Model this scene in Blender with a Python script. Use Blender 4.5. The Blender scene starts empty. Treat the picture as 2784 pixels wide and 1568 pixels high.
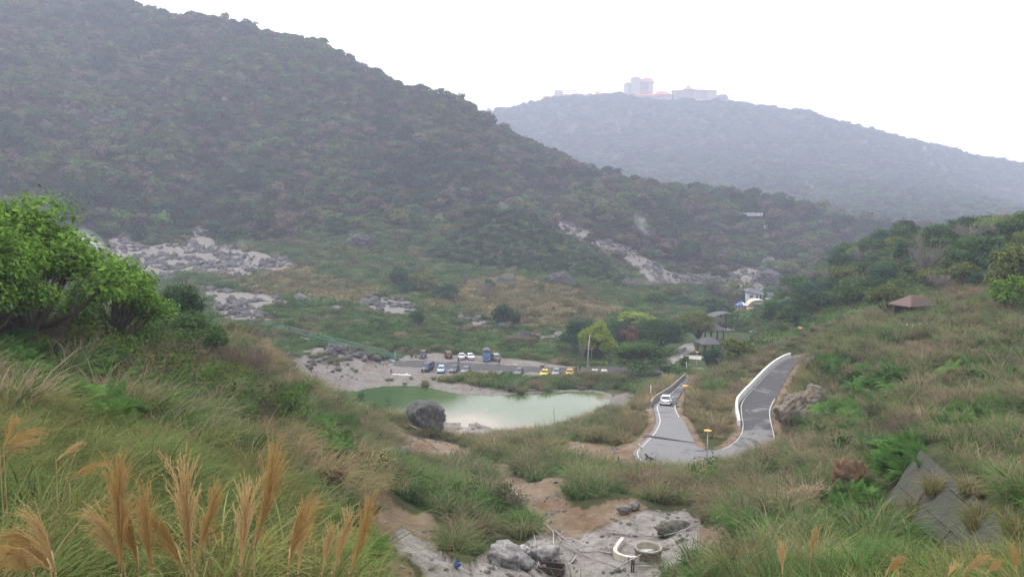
import bpy, bmesh, math, random
import numpy as np
from mathutils import Vector, Matrix

# ------------------------------------------------------------------ camera
F, CU, CV = 2168.0, 1392.0, 784.0          # focal length and centre in photo pixels
EYE, PITCH = 39.0, math.radians(6.0)       # eye height above the pond, downward tilt
scene = bpy.context.scene
cam_data = bpy.data.cameras.new('camera')
cam_data.sensor_width = 36.0
cam_data.lens = F / 2784.0 * 36.0
cam_data.clip_start = 0.1
cam_data.clip_end = 9000.0
camera = bpy.data.objects.new('camera', cam_data)
camera.location = (0, 0, EYE)
camera.rotation_euler = (math.pi / 2 - PITCH, 0, 0)
scene.collection.objects.link(camera)
scene.camera = camera

# ------------------------------------------------------------------ sky, sun, exposure
SUN_EL, SUN_AZ = math.radians(52), math.radians(-35)      # azimuth from +Y towards +X
world = bpy.data.worlds.new('World')
scene.world = world
world.use_nodes = True
wn, wl = world.node_tree.nodes, world.node_tree.links
wn.clear()
w_out = wn.new('ShaderNodeOutputWorld')
w_sky = wn.new('ShaderNodeTexSky')
w_sky.sky_type = 'NISHITA'
w_sky.sun_disc = False
w_sky.sun_elevation = SUN_EL
w_sky.sun_rotation = SUN_AZ
w_sky.dust_density = 4.0
w_sky.air_density = 1.0
w_bg = wn.new('ShaderNodeBackground'); w_bg.inputs['Strength'].default_value = 0.06
wl.new(w_sky.outputs[0], w_bg.inputs['Color'])
# closed cloud deck over that sky: even white with faint grey folds
w_tc = wn.new('ShaderNodeTexCoord')
w_map = wn.new('ShaderNodeMapping'); w_map.inputs['Scale'].default_value = (1.0, 1.0, 3.0)
w_noise = wn.new('ShaderNodeTexNoise'); w_noise.inputs['Scale'].default_value = 2.2
w_noise.inputs['Detail'].default_value = 4.0; w_noise.inputs['Roughness'].default_value = 0.5
w_ramp = wn.new('ShaderNodeValToRGB')
w_ramp.color_ramp.elements[0].position = 0.28; w_ramp.color_ramp.elements[0].color = (0.47, 0.47, 0.50, 1)
w_ramp.color_ramp.elements[1].position = 0.52; w_ramp.color_ramp.elements[1].color = (1.0, 1.0, 1.0, 1)
wl.new(w_tc.outputs['Generated'], w_map.inputs['Vector']); wl.new(w_map.outputs[0], w_noise.inputs['Vector'])
wl.new(w_noise.outputs['Fac'], w_ramp.inputs['Fac'])
w_cloud = wn.new('ShaderNodeBackground'); w_cloud.inputs['Strength'].default_value = 1.30
wl.new(w_ramp.outputs[0], w_cloud.inputs['Color'])
w_add = wn.new('ShaderNodeMixShader'); w_add.inputs[0].default_value = 0.86
wl.new(w_bg.outputs[0], w_add.inputs[1]); wl.new(w_cloud.outputs[0], w_add.inputs[2])
wl.new(w_add.outputs[0], w_out.inputs['Surface'])

sun_data = bpy.data.lights.new('sun', 'SUN')
sun_data.energy = 1.3
sun_data.angle = math.radians(25)
sun_data.color = (1.0, 0.97, 0.92)
sun = bpy.data.objects.new('sun', sun_data)
sun_dir = Vector((math.sin(SUN_AZ) * math.cos(SUN_EL), math.cos(SUN_AZ) * math.cos(SUN_EL), math.sin(SUN_EL)))
sun.rotation_euler = sun_dir.to_track_quat('Z', 'Y').to_euler()
sun.location = (0, 0, 600)
scene.collection.objects.link(sun)

scene.view_settings.view_transform = 'Standard'
scene.view_settings.look = 'None'
scene.view_settings.gamma = 1.0
scene.view_settings.exposure = 1.03
scene.render.engine = 'CYCLES'
scene.cycles.max_bounces = 5
scene.cycles.diffuse_bounces = 2
scene.cycles.glossy_bounces = 2
scene.cycles.transmission_bounces = 3
scene.cycles.transparent_max_bounces = 6
scene.cycles.volume_bounces = 1
scene.cycles.volume_step_rate = 4.0
scene.cycles.volume_max_steps = 64
scene.cycles.use_denoising = True
scene.cycles.caustics_reflective = False
scene.cycles.caustics_refractive = False

RNG = np.random.default_rng(7)
random.seed(7)

# ------------------------------------------------------------------ small helpers
def pix_dir(u, v):
    """direction (not normalised) of a photo pixel"""
    a = (np.asarray(u, float) - CU) / F
    b = (CV - np.asarray(v, float)) / F
    cp, sp = math.cos(PITCH), math.sin(PITCH)
    return a, b * sp + cp, b * cp - sp            # x, y, z

def to_pix(x, y, z):
    cp, sp = math.cos(PITCH), math.sin(PITCH)
    dz = z - EYE
    depth = y * cp - dz * sp
    up = y * sp + dz * cp
    depth = np.where(depth < 0.05, 0.05, depth)
    return CU + F * x / depth, CV - F * up / depth

def pix_at_dist(u, v, d):
    x, y, z = pix_dir(u, v)
    h = np.hypot(x, y)
    return x / h * d, y / h * d, EYE + z / h * d

def pix_on_z(u, v, z):
    x, y, dz = pix_dir(u, v)
    t = (z - EYE) / dz
    return Vector((float(x * t), float(y * t), float(z)))

def hash2(ix, iy, s):
    n = (ix.astype(np.int64) * 374761393 + iy.astype(np.int64) * 668265263 + s * 974634541) & 0xffffffff
    n = ((n ^ (n >> 13)) * 1274126177) & 0xffffffff
    n = n ^ (n >> 16)
    return (n & 0xffff) / 65535.0

def vnoise(x, y, s=0):
    ix, iy = np.floor(x), np.floor(y)
    fx, fy = x - ix, y - iy
    fx = fx * fx * (3 - 2 * fx); fy = fy * fy * (3 - 2 * fy)
    a = hash2(ix, iy, s); b = hash2(ix + 1, iy, s); c = hash2(ix, iy + 1, s); d = hash2(ix + 1, iy + 1, s)
    return (a * (1 - fx) + b * fx) * (1 - fy) + (c * (1 - fx) + d * fx) * fy - 0.5

def fbm(x, y, octaves=4, s=0):
    t = 0; amp = 1.0; tot = 0
    for o in range(octaves):
        t = t + amp * vnoise(x * 2 ** o + 17.3 * o, y * 2 ** o - 9.1 * o, s + o); tot += amp; amp *= 0.5
    return t / tot                                # about -0.5 .. 0.5

def in_poly(px, py, poly):
    inside = np.zeros(np.shape(px), bool)
    n = len(poly)
    for i in range(n):
        x0, y0 = poly[i]; x1, y1 = poly[(i + 1) % n]
        if y0 == y1: continue
        c = ((y0 > py) != (y1 > py)) & (px < (x1 - x0) * (py - y0) / (y1 - y0) + x0)
        inside ^= c
    return inside

def seg_dist(px, py, pts, closed=False):
    """distance to a polyline and index+fraction of the nearest place"""
    best = np.full(np.shape(px), 1e9); where = np.zeros(np.shape(px))
    n = len(pts)
    for i in range(n if closed else n - 1):
        ax, ay = pts[i][0], pts[i][1]; bx, by = pts[(i + 1) % n][0], pts[(i + 1) % n][1]
        dx, dy = bx - ax, by - ay
        L = dx * dx + dy * dy + 1e-12
        t = np.clip(((px - ax) * dx + (py - ay) * dy) / L, 0, 1)
        d = np.hypot(px - ax - t * dx, py - ay - t * dy)
        m = d < best
        best = np.where(m, d, best); where = np.where(m, i + t, where)
    return best, where

def smooth(a, b, x):
    t = np.clip((x - a) / (b - a), 0, 1)
    return t * t * (3 - 2 * t)

def zz(region, pts, wpx=2576.0):
    """points read in an enlarged region -> photo pixels"""
    x0, y0, x1, y1 = region
    k = (x1 - x0) / wpx
    return [(x0 + p[0] * k, y0 + p[1] * k) + tuple(p[2:]) for p in pts]

ZA = (0, 500, 900, 1000); ZB = (800, 500, 1700, 1000); ZC = (1400, 450, 2300, 950)
Z1 = (800, 900, 1700, 1400); Z3 = (1000, 1200, 2000, 1568); Z5 = (1050, 920, 1650, 1080)
def zz2(pts): return zz((1600, 800, 2300, 1300), pts, 2031.0)

col = scene.collection
def link(o):
    col.objects.link(o); return o

def np_mesh(name, verts, faces, mats=None, smooth_=False, mat_idx=None):
    """faces: (n,3) or (n,4) array"""
    me = bpy.data.meshes.new(name)
    verts = np.asarray(verts, np.float32); faces = np.asarray(faces, np.int32)
    n, k = faces.shape
    me.vertices.add(len(verts)); me.vertices.foreach_set('co', verts.ravel())
    me.loops.add(n * k); me.loops.foreach_set('vertex_index', faces.ravel())
    me.polygons.add(n)
    me.polygons.foreach_set('loop_start', np.arange(0, n * k, k, dtype=np.int32))
    if smooth_: me.polygons.foreach_set('use_smooth', np.ones(n, bool))
    for m in (mats or []): me.materials.append(m)
    if mat_idx is not None: me.polygons.foreach_set('material_index', np.asarray(mat_idx, np.int32))
    me.update(calc_edges=True)
    return me

def tag(o, label=None, cat=None, group=None, kind=None):
    if label: o['label'] = label
    if cat: o['category'] = cat
    if group: o['group'] = group
    if kind: o['kind'] = kind
    return o

def empty(name, loc, rz=0.0):
    o = bpy.data.objects.new(name, None); o.empty_display_size = 0.2
    o.location = loc; o.rotation_euler = (0, 0, rz)
    return link(o)

# ------------------------------------------------------------------ materials
def nodes_of(name):
    m = bpy.data.materials.new(name); m.use_nodes = True
    nt = m.node_tree; nt.nodes.clear()
    out = nt.nodes.new('ShaderNodeOutputMaterial')
    return m, nt, out

def N(nt, kind, **inputs):
    n = nt.nodes.new(kind)
    for k, v in inputs.items():
        n.inputs[k.replace('_', ' ')].default_value = v
    return n

def plain(name, color, rough=0.7, metal=0.0, vary=0.12, scale=3.0, bump=0.0, spec=0.4, dirt=None):
    """principled paint / concrete / wood with uneven colour and a little relief"""
    m, nt, out = nodes_of(name)
    b = N(nt, 'ShaderNodeBsdfPrincipled', Roughness=rough, Metallic=metal)
    b.inputs['Specular IOR Level'].default_value = spec
    tc = nt.nodes.new('ShaderNodeTexCoord')
    no = N(nt, 'ShaderNodeTexNoise', Scale=scale, Detail=5.0, Roughness=0.6)
    nt.links.new(tc.outputs['Object'], no.inputs['Vector'])
    r = nt.nodes.new('ShaderNodeValToRGB')
    c0 = tuple(max(0, c * (1 - vary)) for c in color) if dirt is None else dirt
    c1 = tuple(min(1, c * (1 + vary)) for c in color)
    r.color_ramp.elements[0].position = 0.32; r.color_ramp.elements[0].color = (*c0, 1)
    r.color_ramp.elements[1].position = 0.62 if dirt is None else 0.5; r.color_ramp.elements[1].color = (*c1, 1)
    nt.links.new(no.outputs['Fac'], r.inputs['Fac'])
    nt.links.new(r.outputs[0], b.inputs['Base Color'])
    if bump:
        bp = N(nt, 'ShaderNodeBump', Strength=bump, Distance=0.05)
        nt.links.new(no.outputs['Fac'], bp.inputs['Height']); nt.links.new(bp.outputs[0], b.inputs['Normal'])
    nt.links.new(b.outputs[0], out.inputs['Surface'])
    return m

def leafy(name, color, tinted=False, translucent=0.3, vary=0.35, scale=0.35):
    """foliage: diffuse plus light shining through; tinted = colour carried by each scattered clump"""
    m, nt, out = nodes_of(name)
    d = N(nt, 'ShaderNodeBsdfDiffuse'); t = N(nt, 'ShaderNodeBsdfTranslucent')
    mix = nt.nodes.new('ShaderNodeMixShader'); mix.inputs[0].default_value = translucent
    geo = nt.nodes.new('ShaderNodeNewGeometry')
    if tinted:
        at = nt.nodes.new('ShaderNodeAttribute'); at.attribute_type = 'INSTANCER'; at.attribute_name = 'tint'
        base = at.outputs['Color']
    else:
        rgb = nt.nodes.new('ShaderNodeRGB'); rgb.outputs[0].default_value = (*color, 1)
        base = rgb.outputs[0]
    tc = nt.nodes.new('ShaderNodeTexCoord')
    no = N(nt, 'ShaderNodeTexNoise', Scale=scale, Detail=2.0)
    nt.links.new(geo.outputs['Position'], no.inputs['Vector'])
    isl = nt.nodes.new('ShaderNodeMath'); isl.operation = 'ADD'
    nt.links.new(no.outputs['Fac'], isl.inputs[0]); nt.links.new(geo.outputs['Random Per Island'], isl.inputs[1])
    mr = nt.nodes.new('ShaderNodeMapRange')
    mr.inputs['From Min'].default_value = 0.3; mr.inputs['From Max'].default_value = 1.6
    mr.inputs['To Min'].default_value = 1 - vary; mr.inputs['To Max'].default_value = 1 + vary
    nt.links.new(isl.outputs[0], mr.inputs['Value'])
    mul = nt.nodes.new('ShaderNodeVectorMath'); mul.operation = 'SCALE'
    nt.links.new(base, mul.inputs[0]); nt.links.new(mr.outputs[0], mul.inputs['Scale'])
    nt.links.new(mul.outputs[0], d.inputs['Color']); nt.links.new(mul.outputs[0], t.inputs['Color'])
    nt.links.new(d.outputs[0], mix.inputs[1]); nt.links.new(t.outputs[0], mix.inputs[2])
    nt.links.new(mix.outputs[0], out.inputs['Surface'])
    return m
# ------------------------------------------------------------------ terrain: one sheet
# (u, v, d): photo pixel of a piece of ground and its distance in metres, judged from the things that stand there
CP = []
def column(u, pts):
    for v, d in pts: CP.append((u, v, d))
column(0, [(1568, 5), (1400, 11), (1200, 22), (1050, 38), (930, 55), (640, 420), (520, 520), (400, 600), (250, 700), (100, 820), (5, 930)])
column(-350, [(1568, 5), (1350, 12), (1150, 24), (1000, 40), (900, 58), (640, 420), (500, 520), (380, 600), (230, 700), (80, 820), (-30, 950)])
column(300, [(1568, 7), (1400, 13), (1250, 21), (1100, 35), (1000, 48), (930, 60), (900, 68), (760, 330), (690, 400), (650, 440), (600, 470), (450, 560), (300, 650), (150, 760), (60, 870), (14, 930)])
column(600, [(1568, 9), (1450, 15), (1300, 27), (1150, 45), (1030, 65), (950, 85), (905, 100), (880, 225), (830, 270), (800, 300), (750, 350), (700, 400), (650, 450), (600, 480), (450, 560), (300, 650), (150, 760), (80, 850)])
column(700, [(1300, 30), (1150, 49), (1030, 78), (960, 100), (912, 118), (885, 222), (850, 255)])
column(770, [(1568, 11), (1300, 33), (1150, 54), (1060, 78), (1025, 96), (1003, 108), (960, 190), (922, 205), (890, 224)])
column(835, [(1150, 62), (1085, 84), (1050, 104), (1022, 165), (990, 178), (950, 192), (925, 205)])
column(900, [(1568, 14), (1450, 24), (1300, 42), (1200, 60), (1100, 88), (1072, 100), (1040, 167), (1000, 178), (965, 187), (935, 203), (880, 234), (830, 272), (780, 320), (720, 365), (660, 415), (600, 460), (450, 550), (300, 640), (200, 730), (155, 780)])
column(1000, [(1568, 19), (1500, 28), (1400, 40), (1300, 55), (1200, 74), (1140, 96), (1110, 113)])
column(1100, [(1568, 37), (1450, 46), (1370, 52), (1300, 62), (1230, 85), (1180, 105), (1140, 125), (1020, 176), (985, 189), (940, 206), (880, 236), (830, 274), (780, 325), (720, 375), (670, 410), (600, 470), (500, 530), (400, 590), (300, 660), (228, 720)])
column(1300, [(1568, 38), (1500, 42), (1420, 52), (1330, 70), (1250, 88), (1200, 110), (1180, 130), (1040, 172), (1000, 187), (960, 205), (900, 240), (850, 275), (800, 315), (750, 360), (700, 400), (650, 420), (600, 432), (540, 520), (450, 560), (370, 620), (330, 650)])
column(1380, [(585, 440), (500, 560), (430, 620), (385, 650)])
column(1500, [(1568, 42), (1480, 47), (1420, 54), (1345, 60), (1300, 70), (1260, 82), (1230, 90), (1200, 100), (1170, 114), (1160, 130), (1040, 172), (1000, 187), (975, 197), (930, 222), (900, 242), (850, 275), (800, 312), (760, 345), (740, 365), (700, 395), (660, 415), (640, 425), (600, 520), (560, 560), (500, 610), (445, 680)])
column(1700, [(1568, 43), (1480, 46.5), (1430, 52), (1380, 54.5), (1340, 57.5), (1300, 69), (1262, 88), (1200, 100), (1150, 112), (1120, 125), (1090, 138), (1070, 150), (1045, 166), (1015, 180), (990, 192), (950, 212), (900, 245), (850, 285), (800, 340), (770, 370), (720, 430), (680, 460), (620, 500), (580, 530), (540, 590), (522, 640)])
column(2050, [(900, 235), (880, 262), (862, 300), (850, 350), (838, 398), (818, 425), (795, 450)])
column(1990, [(838, 398), (822, 420)])
column(1900, [(1568, 22), (1535, 25), (1480, 46), (1400, 53), (1380, 56), (1340, 62), (1280, 78), (1250, 90), (1180, 102), (1120, 115), (1060, 132), (1015, 150), (985, 190), (955, 207), (930, 227), (900, 251), (870, 279), (840, 320), (820, 400), (790, 430), (760, 460), (720, 490), (680, 520), (640, 550), (600, 590), (565, 640), (550, 690)])
column(2100, [(1568, 19), (1500, 28), (1450, 36), (1400, 45), (1340, 54), (1290, 64), (1250, 76), (1225, 88), (1150, 106), (1070, 120), (1000, 136), (950, 152), (925, 170), (900, 190), (870, 230), (840, 270), (770, 470), (740, 500), (700, 540), (650, 580), (600, 640), (560, 720)])
column(2300, [(1568, 18), (1500, 26), (1430, 35), (1370, 44), (1310, 54), (1270, 60), (1220, 70), (1150, 84), (1100, 94), (1050, 103), (1000, 112), (960, 122), (920, 132), (890, 142), (872, 152), (860, 180), (810, 210), (765, 240), (720, 270), (685, 300), (640, 760)])
column(2500, [(1568, 17), (1520, 22), (1400, 40), (1350, 47), (1215, 56), (1150, 66), (1080, 80), (1000, 94), (930, 110), (880, 125), (848, 142), (828, 155), (790, 175), (735, 200), (685, 230), (655, 260)])
column(2784, [(1568, 15), (1480, 22), (1400, 31), (1330, 38), (1250, 47), (1150, 60), (1050, 76), (950, 95), (880, 110), (825, 122), (790, 135), (740, 155), (685, 180), (640, 200)])
column(3150, [(1568, 13), (1450, 22), (1300, 36), (1150, 55), (1000, 75), (850, 100), (750, 125), (650, 160), (600, 190)])
# far ridge with the hotels
RIDGE = [(1100, 345, 2000), (1330, 318, 2000), (1420, 298, 2000), (1500, 280, 2000), (1600, 270, 2000), (1700, 268, 2000), (1800, 280, 2000), (1900, 284, 2000), (2000, 288, 1980),
         (2161, 308, 1950), (2323, 362, 1900), (2486, 422, 1850), (2594, 466, 1800), (2702, 520, 1750), (2784, 572, 1700), (3000, 660, 1650)]
CP += RIDGE
for u in (1300, 1600, 1900, 2200, 2500):
    k = max(0, (u - 2000) / 800.0)
    CP.append((u, 390 + 110 * k, 1680)); CP.append((u, 480 + 80 * k, 1380)); CP.append((u, 560 + 40 * k, 1120))
# ground no pixel shows: (u of its bearing, distance, height)
HID = []
for u in (-350, 0, 300, 600): HID += [(u, 1.2, 37.3), (u, 3, 37.0)]
HID += [(900, 3, 37.0), (1000, 3, 36.9), (1000, 8, 34.6), (1100, 15, 29.5), (1080, 25, 25.0)]
for u in (1200, 1350, 1500, 1700): HID += [(u, 1.2, 37.1), (u, 3, 35.9), (u, 8, 32.0), (u, 15, 27.2), (u, 25, 22.5), (u, 33, 20.0)]
HID += [(1900, 3, 36.9), (1900, 8, 33.4), (1900, 15, 29.8), (1900, 32, 22.0), (1900, 39, 18.6), (1800, 25, 24.5), (1800, 33, 20.5)]
for u in (2100, 2300, 2500, 2784, 3150): HID += [(u, 1.2, 37.3), (u, 3, 37.0), (u, 8, 34.4)]
HID += [(-350, 75, 27), (-350, 120, 20), (-350, 200, 13), (-350, 300, 12), (0, 75, 26), (0, 120, 17), (0, 200, 9), (0, 300, 10),
        (300, 80, 25), (300, 110, 17), (300, 150, 10), (300, 220, 6), (600, 112, 18), (600, 135, 10), (600, 180, 4), (700, 128, 17), (700, 145, 9), (700, 175, 4.5), (770, 118, 13), (770, 135, 6.5), (770, 160, 4), (835, 116, 9), (835, 135, 4),
        (900, 112, 9), (900, 128, 2.5), (1000, 122, 4), (1000, 134, 0.8),
        (1300, 470, 26), (1380, 475, 28), (1500, 455, 18), (1600, 420, 10),
        (1900, 166, 3.5), (2000, 165, 6), (2000, 185, 1.5), (2100, 330, -4), (2100, 400, -11), (2170, 400, -6), (2300, 350, 14), (2300, 450, 2), (2300, 600, -4),
        (2500, 330, 24), (2500, 450, 10), (2500, 650, 4), (2784, 270, 34), (2784, 400, 24), (2784, 650, 12), (3150, 300, 40), (3150, 500, 30),
        (2400, 900, 5), (2784, 1000, 10), (2000, 850, 10), (1700, 800, 25), (1500, 850, 45), (2100, 880, 12),
        (-350, 1250, 230), (0, 1250, 230), (300, 1250, 200), (600, 1150, 150), (900, 1050, 115), (1100, 950, 90), (1300, 820, 75), (1380, 800, 60)]
for u in (-350, 300, 900, 1300): HID.append((u, 2400, 60))
for u in (1500, 1900, 2300, 2700): HID.append((u, 2400, 230 - max(0, u - 1900) * 0.1)); HID.append((u, 3400, 120))

_s, _t, _v = [], [], []
for u, v, d in CP:
    x, y, z = pix_at_dist(u, v, d)
    z -= 0.5 if d < 130 else (0.7 if d < 420 else 1.5)           # the photo shows the plants' tops
    _s.append(math.atan2(x, y)); _t.append(math.log(d)); _v.append((z - EYE) / d)
for u, d, z in HID:
    _s.append(math.atan((u - CU) / F)); _t.append(math.log(d)); _v.append((z - EYE) / d)
_s, _t, _v = map(np.array, (_s, _t, _v))
def _phi(r2): return np.sqrt(r2 + 0.025 ** 2)
_A = _phi((_s[:, None] - _s) ** 2 + (_t[:, None] - _t) ** 2)
_n = len(_s)
_M = np.zeros((_n + 1, _n + 1)); _M[:_n, :_n] = _A - np.eye(_n) * 0.004; _M[:_n, _n] = 1; _M[_n, :_n] = 1
_w = np.linalg.solve(_M, np.append(_v, 0))

def base_height(x, y):
    r = np.maximum(np.hypot(x, y), 1.2)
    az = np.clip(np.arctan2(x, y), -0.85, 0.85)
    lr = np.log(r)
    t = np.full(np.shape(x), _w[_n])
    for i in range(_n):
        t = t + _w[i] * _phi((az - _s[i]) ** 2 + (lr - _t[i]) ** 2)
    return EYE + t * r

# ---- pond outline on the water plane z = 0, read off the photograph
POND_PX = zz(Z1, [(425, 508), (470, 475), (560, 448), (680, 432), (830, 424), (960, 428), (1060, 440), (1160, 462), (1260, 485), (1400, 500), (1530, 505), (1640, 498),
                  (1760, 490), (1950, 478), (2150, 470), (2330, 470), (2440, 500), (2470, 530), (2420, 590), (2360, 640), (2280, 690), (2120, 730), (1960, 755),
                  (1850, 790), (1700, 780), (1560, 768), (1500, 740), (1420, 712), (1360, 715), (1360, 745), (1310, 745), (1290, 712), (1200, 712), (1150, 690), (1100, 660), (900, 660), (870, 655), (800, 640), (690, 610), (600, 580), (520, 560), (440, 530)])
POND = [pix_on_z(u, v, 0.0) for u, v in POND_PX]
POND_XY = [(p.x, p.y) for p in POND]

# ---- hairpin road: (outer edge, inner edge, height)
ROAD_Z2 = [((770, 650), (806, 636), 3.6), ((668, 752), (752, 742), 6.0), ((590, 805), (715, 800), 7.3), ((533, 850), (690, 860), 8.3), ((512, 890), (692, 905), 9.0), ((528, 960), (715, 955), 9.4),
           ((530, 1010), (760, 1010), 9.6), ((490, 1090), (800, 1090), 9.8), ((400, 1190), (838, 1165), 10.0), ((352, 1250), (852, 1190), 10.0), ((390, 1312), (882, 1208), 10.0),
           ((520, 1362), (920, 1220), 10.0), ((700, 1378), (960, 1226), 10.0), ((950, 1362), (1004, 1225), 10.0), ((1150, 1335), (1080, 1205), 10.0), ((1330, 1290), (1150, 1160), 10.1),
           ((1430, 1240), (1190, 1110), 10.1), ((1470, 1150), (1207, 1060), 10.2), ((1462, 1070), (1207, 1010), 10.3), ((1442, 980), (1195, 940), 10.4), ((1442, 900), (1195, 870), 10.5),
           ((1490, 800), (1228, 812), 10.7), ((1540, 700), (1322, 712), 10.9), ((1590, 610), (1412, 617), 11.1), ((1640, 545), (1500, 545), 11.2), ((1700, 508), (1585, 503), 11.3), ((1790, 482), (1690, 475), 11.4), ((1900, 470), (1800, 462), 11.5)]
def _road_raw():
    o, i, zc = [], [], []
    for a, b, z in ROAD_Z2:
        pa, pb = zz2([a])[0], zz2([b])[0]
        o.append(pix_on_z(*pa, z)); i.append(pix_on_z(*pb, z)); zc.append(z)
    return o, i, zc
_ro, _ri, _rz = _road_raw()
def resample(pts, n):
    """smooth resampling (Catmull-Rom) of parallel point lists"""
    out = []
    m = len(pts)
    for k in range(n):
        t = k / (n - 1) * (m - 1); i = min(int(t), m - 2); f = t - i
        p0, p1, p2, p3 = pts[max(i - 1, 0)], pts[i], pts[i + 1], pts[min(i + 2, m - 1)]
        out.append(0.5 * ((2 * p1) + (p2 - p0) * f + (2 * p0 - 5 * p1 + 4 * p2 - p3) * f * f + (3 * p1 - p0 - 3 * p2 + p3) * f ** 3))
    return out
NR = 110
ROAD_O = resample(_ro, NR); ROAD_I = resample(_ri, NR)
ROAD_C = [(a + b) / 2 for a, b in zip(ROAD_O, ROAD_I)]
ROAD_POLY = [(p.x, p.y) for p in ROAD_O] + [(p.x, p.y) for p in reversed(ROAD_I)]
ROAD_ZC = np.array([p.z for p in ROAD_C])

# ---- parking lot on z = 0.6
LOT_Z = 0.6
LOT_PX = zz(Z5, [(60, 300), (120, 262), (240, 190), (700, 178), (1100, 196), (1500, 222), (1900, 262), (2090, 325), (2340, 328), (2576, 325), (3000, 335), (3300, 380), (3300, 450), (2700, 480),
                 (2150, 450), (1900, 455), (1600, 455), (1000, 430), (600, 428), (400, 420), (100, 400)])
LOT = [pix_on_z(u, v, LOT_Z) for u, v in LOT_PX]
LOT_XY = [(p.x, p.y) for p in LOT]

# ---- park lawn and path behind the big trees
PARK_PX = [(1620, 985), (1640, 960), (1800, 905), (1980, 880), (2060, 905), (2000, 985), (1880, 1008), (1760, 1010)]
PARK_XY = [(p.x, p.y) for p in (pix_on_z(u, v, 0.3) for u, v in PARK_PX)]

# ---- kinds of bare ground as photo-pixel outlines with their range of distance: kind 1 grey-white sulphur rock, 2 ochre soil
BARE = [
 (5, 30, 64, zz(Z3, [(230, 560), (420, 690), (560, 800), (700, 850), (860, 735), (1100, 735), (1200, 620), (1450, 640), (1900, 500), (2200, 480), (2420, 590), (2330, 740), (2180, 830), (2000, 980), (1900, 1080), (300, 1080), (400, 948), (150, 700)])),
 (2, 34, 75, zz(Z3, [(-20, 430), (80, 300), (150, 400), (280, 480), (470, 500), (520, 640), (560, 780), (400, 690), (230, 560), (150, 700), (330, 948), (300, 1080), (100, 1080), (20, 560)])),
 (2, 44, 108, zz(Z3, [(780, 120), (960, 170), (1100, 230), (1190, 300), (1330, 230), (1440, 250), (1400, 400), (1480, 500), (1650, 420), (1900, 400), (2000, 490), (1900, 520), (1450, 660), (1200, 640), (1150, 560), (980, 400), (880, 310), (860, 220)])),
 (2, 30, 62, zz(Z3, [(2350, 600), (2420, 590), (2576, 600), (2576, 720), (2400, 800), (2180, 830), (2330, 740)])),
 (2, 80, 150, zz(Z1, [(640, 690), (800, 720), (900, 800), (1200, 860), (1360, 920), (1380, 980), (1020, 990), (980, 1100), (880, 1010), (780, 850)])),
 (5, 118, 160, zz(Z1, [(430, 510), (560, 560), (700, 615), (880, 670), (1000, 730), (1250, 735), (1500, 765), (1850, 785), (1960, 755), (2000, 800), (1600, 810), (1500, 870), (1440, 940), (1300, 900), (1200, 860), (900, 800), (640, 690), (540, 600), (400, 540)])),
 (1, 150, 215, zz(Z1, [(-30, 230), (60, 130), (250, 110), (480, 180), (780, 230), (820, 185), (1050, 175), (1600, 205), (2120, 270), (2400, 285), (2330, 330), (1900, 360), (1640, 345), (1400, 345), (1100, 345), (1120, 385), (1400, 430), (1640, 450), (1680, 500), (1400, 510), (1200, 475), (1060, 445), (700, 436), (430, 515), (300, 480), (150, 420), (-30, 340)])),
 (1, 120, 165, zz2([(30, 960), (200, 795), (300, 765), (440, 800), (340, 880), (180, 990)])),
 (2, 85, 112, zz2([(-160, 1160), (200, 1190), (360, 1185), (345, 1260), (400, 1330), (200, 1360), (-100, 1320), (-250, 1230)])),
 (1, 330, 540, zz(ZA, [(840, 430), (1000, 380), (1080, 480), (1400, 480), (1560, 320), (1720, 500), (1900, 520), (2300, 600), (2250, 680), (1850, 740), (1450, 680), (1300, 790), (950, 770), (960, 680), (820, 560)])),
 (1, 215, 330, zz(ZA, [(1540, 800), (1750, 820), (2200, 870), (2250, 940), (2000, 950), (2150, 1080), (1750, 1080), (1620, 940)])),
 (1, 240, 340, zz(ZB, [(540, 870), (700, 890), (960, 920), (980, 960), (850, 1020), (640, 1000), (480, 960)])),
 (1, 350, 520, zz(ZB, [(440, 400), (610, 420), (600, 530), (400, 470)])),
 (1, 350, 600, zz(ZB, [(1590, 160), (1660, 170), (1660, 230), (1610, 225)])),
 (1, 225, 300, zz(ZB, [(1280, 1030), (1450, 1050), (1600, 1140), (1400, 1110)])),
 (1, 200, 300, zz(ZB, [(1680, 1180), (2080, 1165), (2080, 1210), (1720, 1215)])),
 (1, 380, 700, zz(ZC, [(240, 420), (400, 450), (560, 500), (640, 600), (720, 580), (900, 660), (1000, 700), (1100, 780), (1300, 850), (1500, 850), (1650, 900), (1740, 780), (1850, 810), (2050, 880), (2060, 970), (1900, 1000), (1650, 970), (1400, 930), (1000, 930), (960, 840), (800, 720), (600, 640), (420, 560), (290, 480)])),
 (1, 420, 800, zz(ZC, [(940, 490), (1040, 480), (1110, 530), (1040, 575)])),
 (1, 420, 800, zz(ZC, [(1690, 640), (1760, 650), (1850, 660), (1760, 715)])),
 (1, 420, 800, zz(ZC, [(1930, 780), (2050, 770), (2070, 850), (1960, 830)])),
]
LAWN = [(4, 150, 230, [(1860, 970), (1930, 972), (1920, 1000), (1855, 1000)]), (4, 180, 240, [(1740, 945), (1620, 985), (1640, 1000), (1730, 1000)]), (4, 210, 300, [(1840, 930), (1900, 915), (1985, 900), (2060, 905), (2010, 930), (1900, 925)])]
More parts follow.
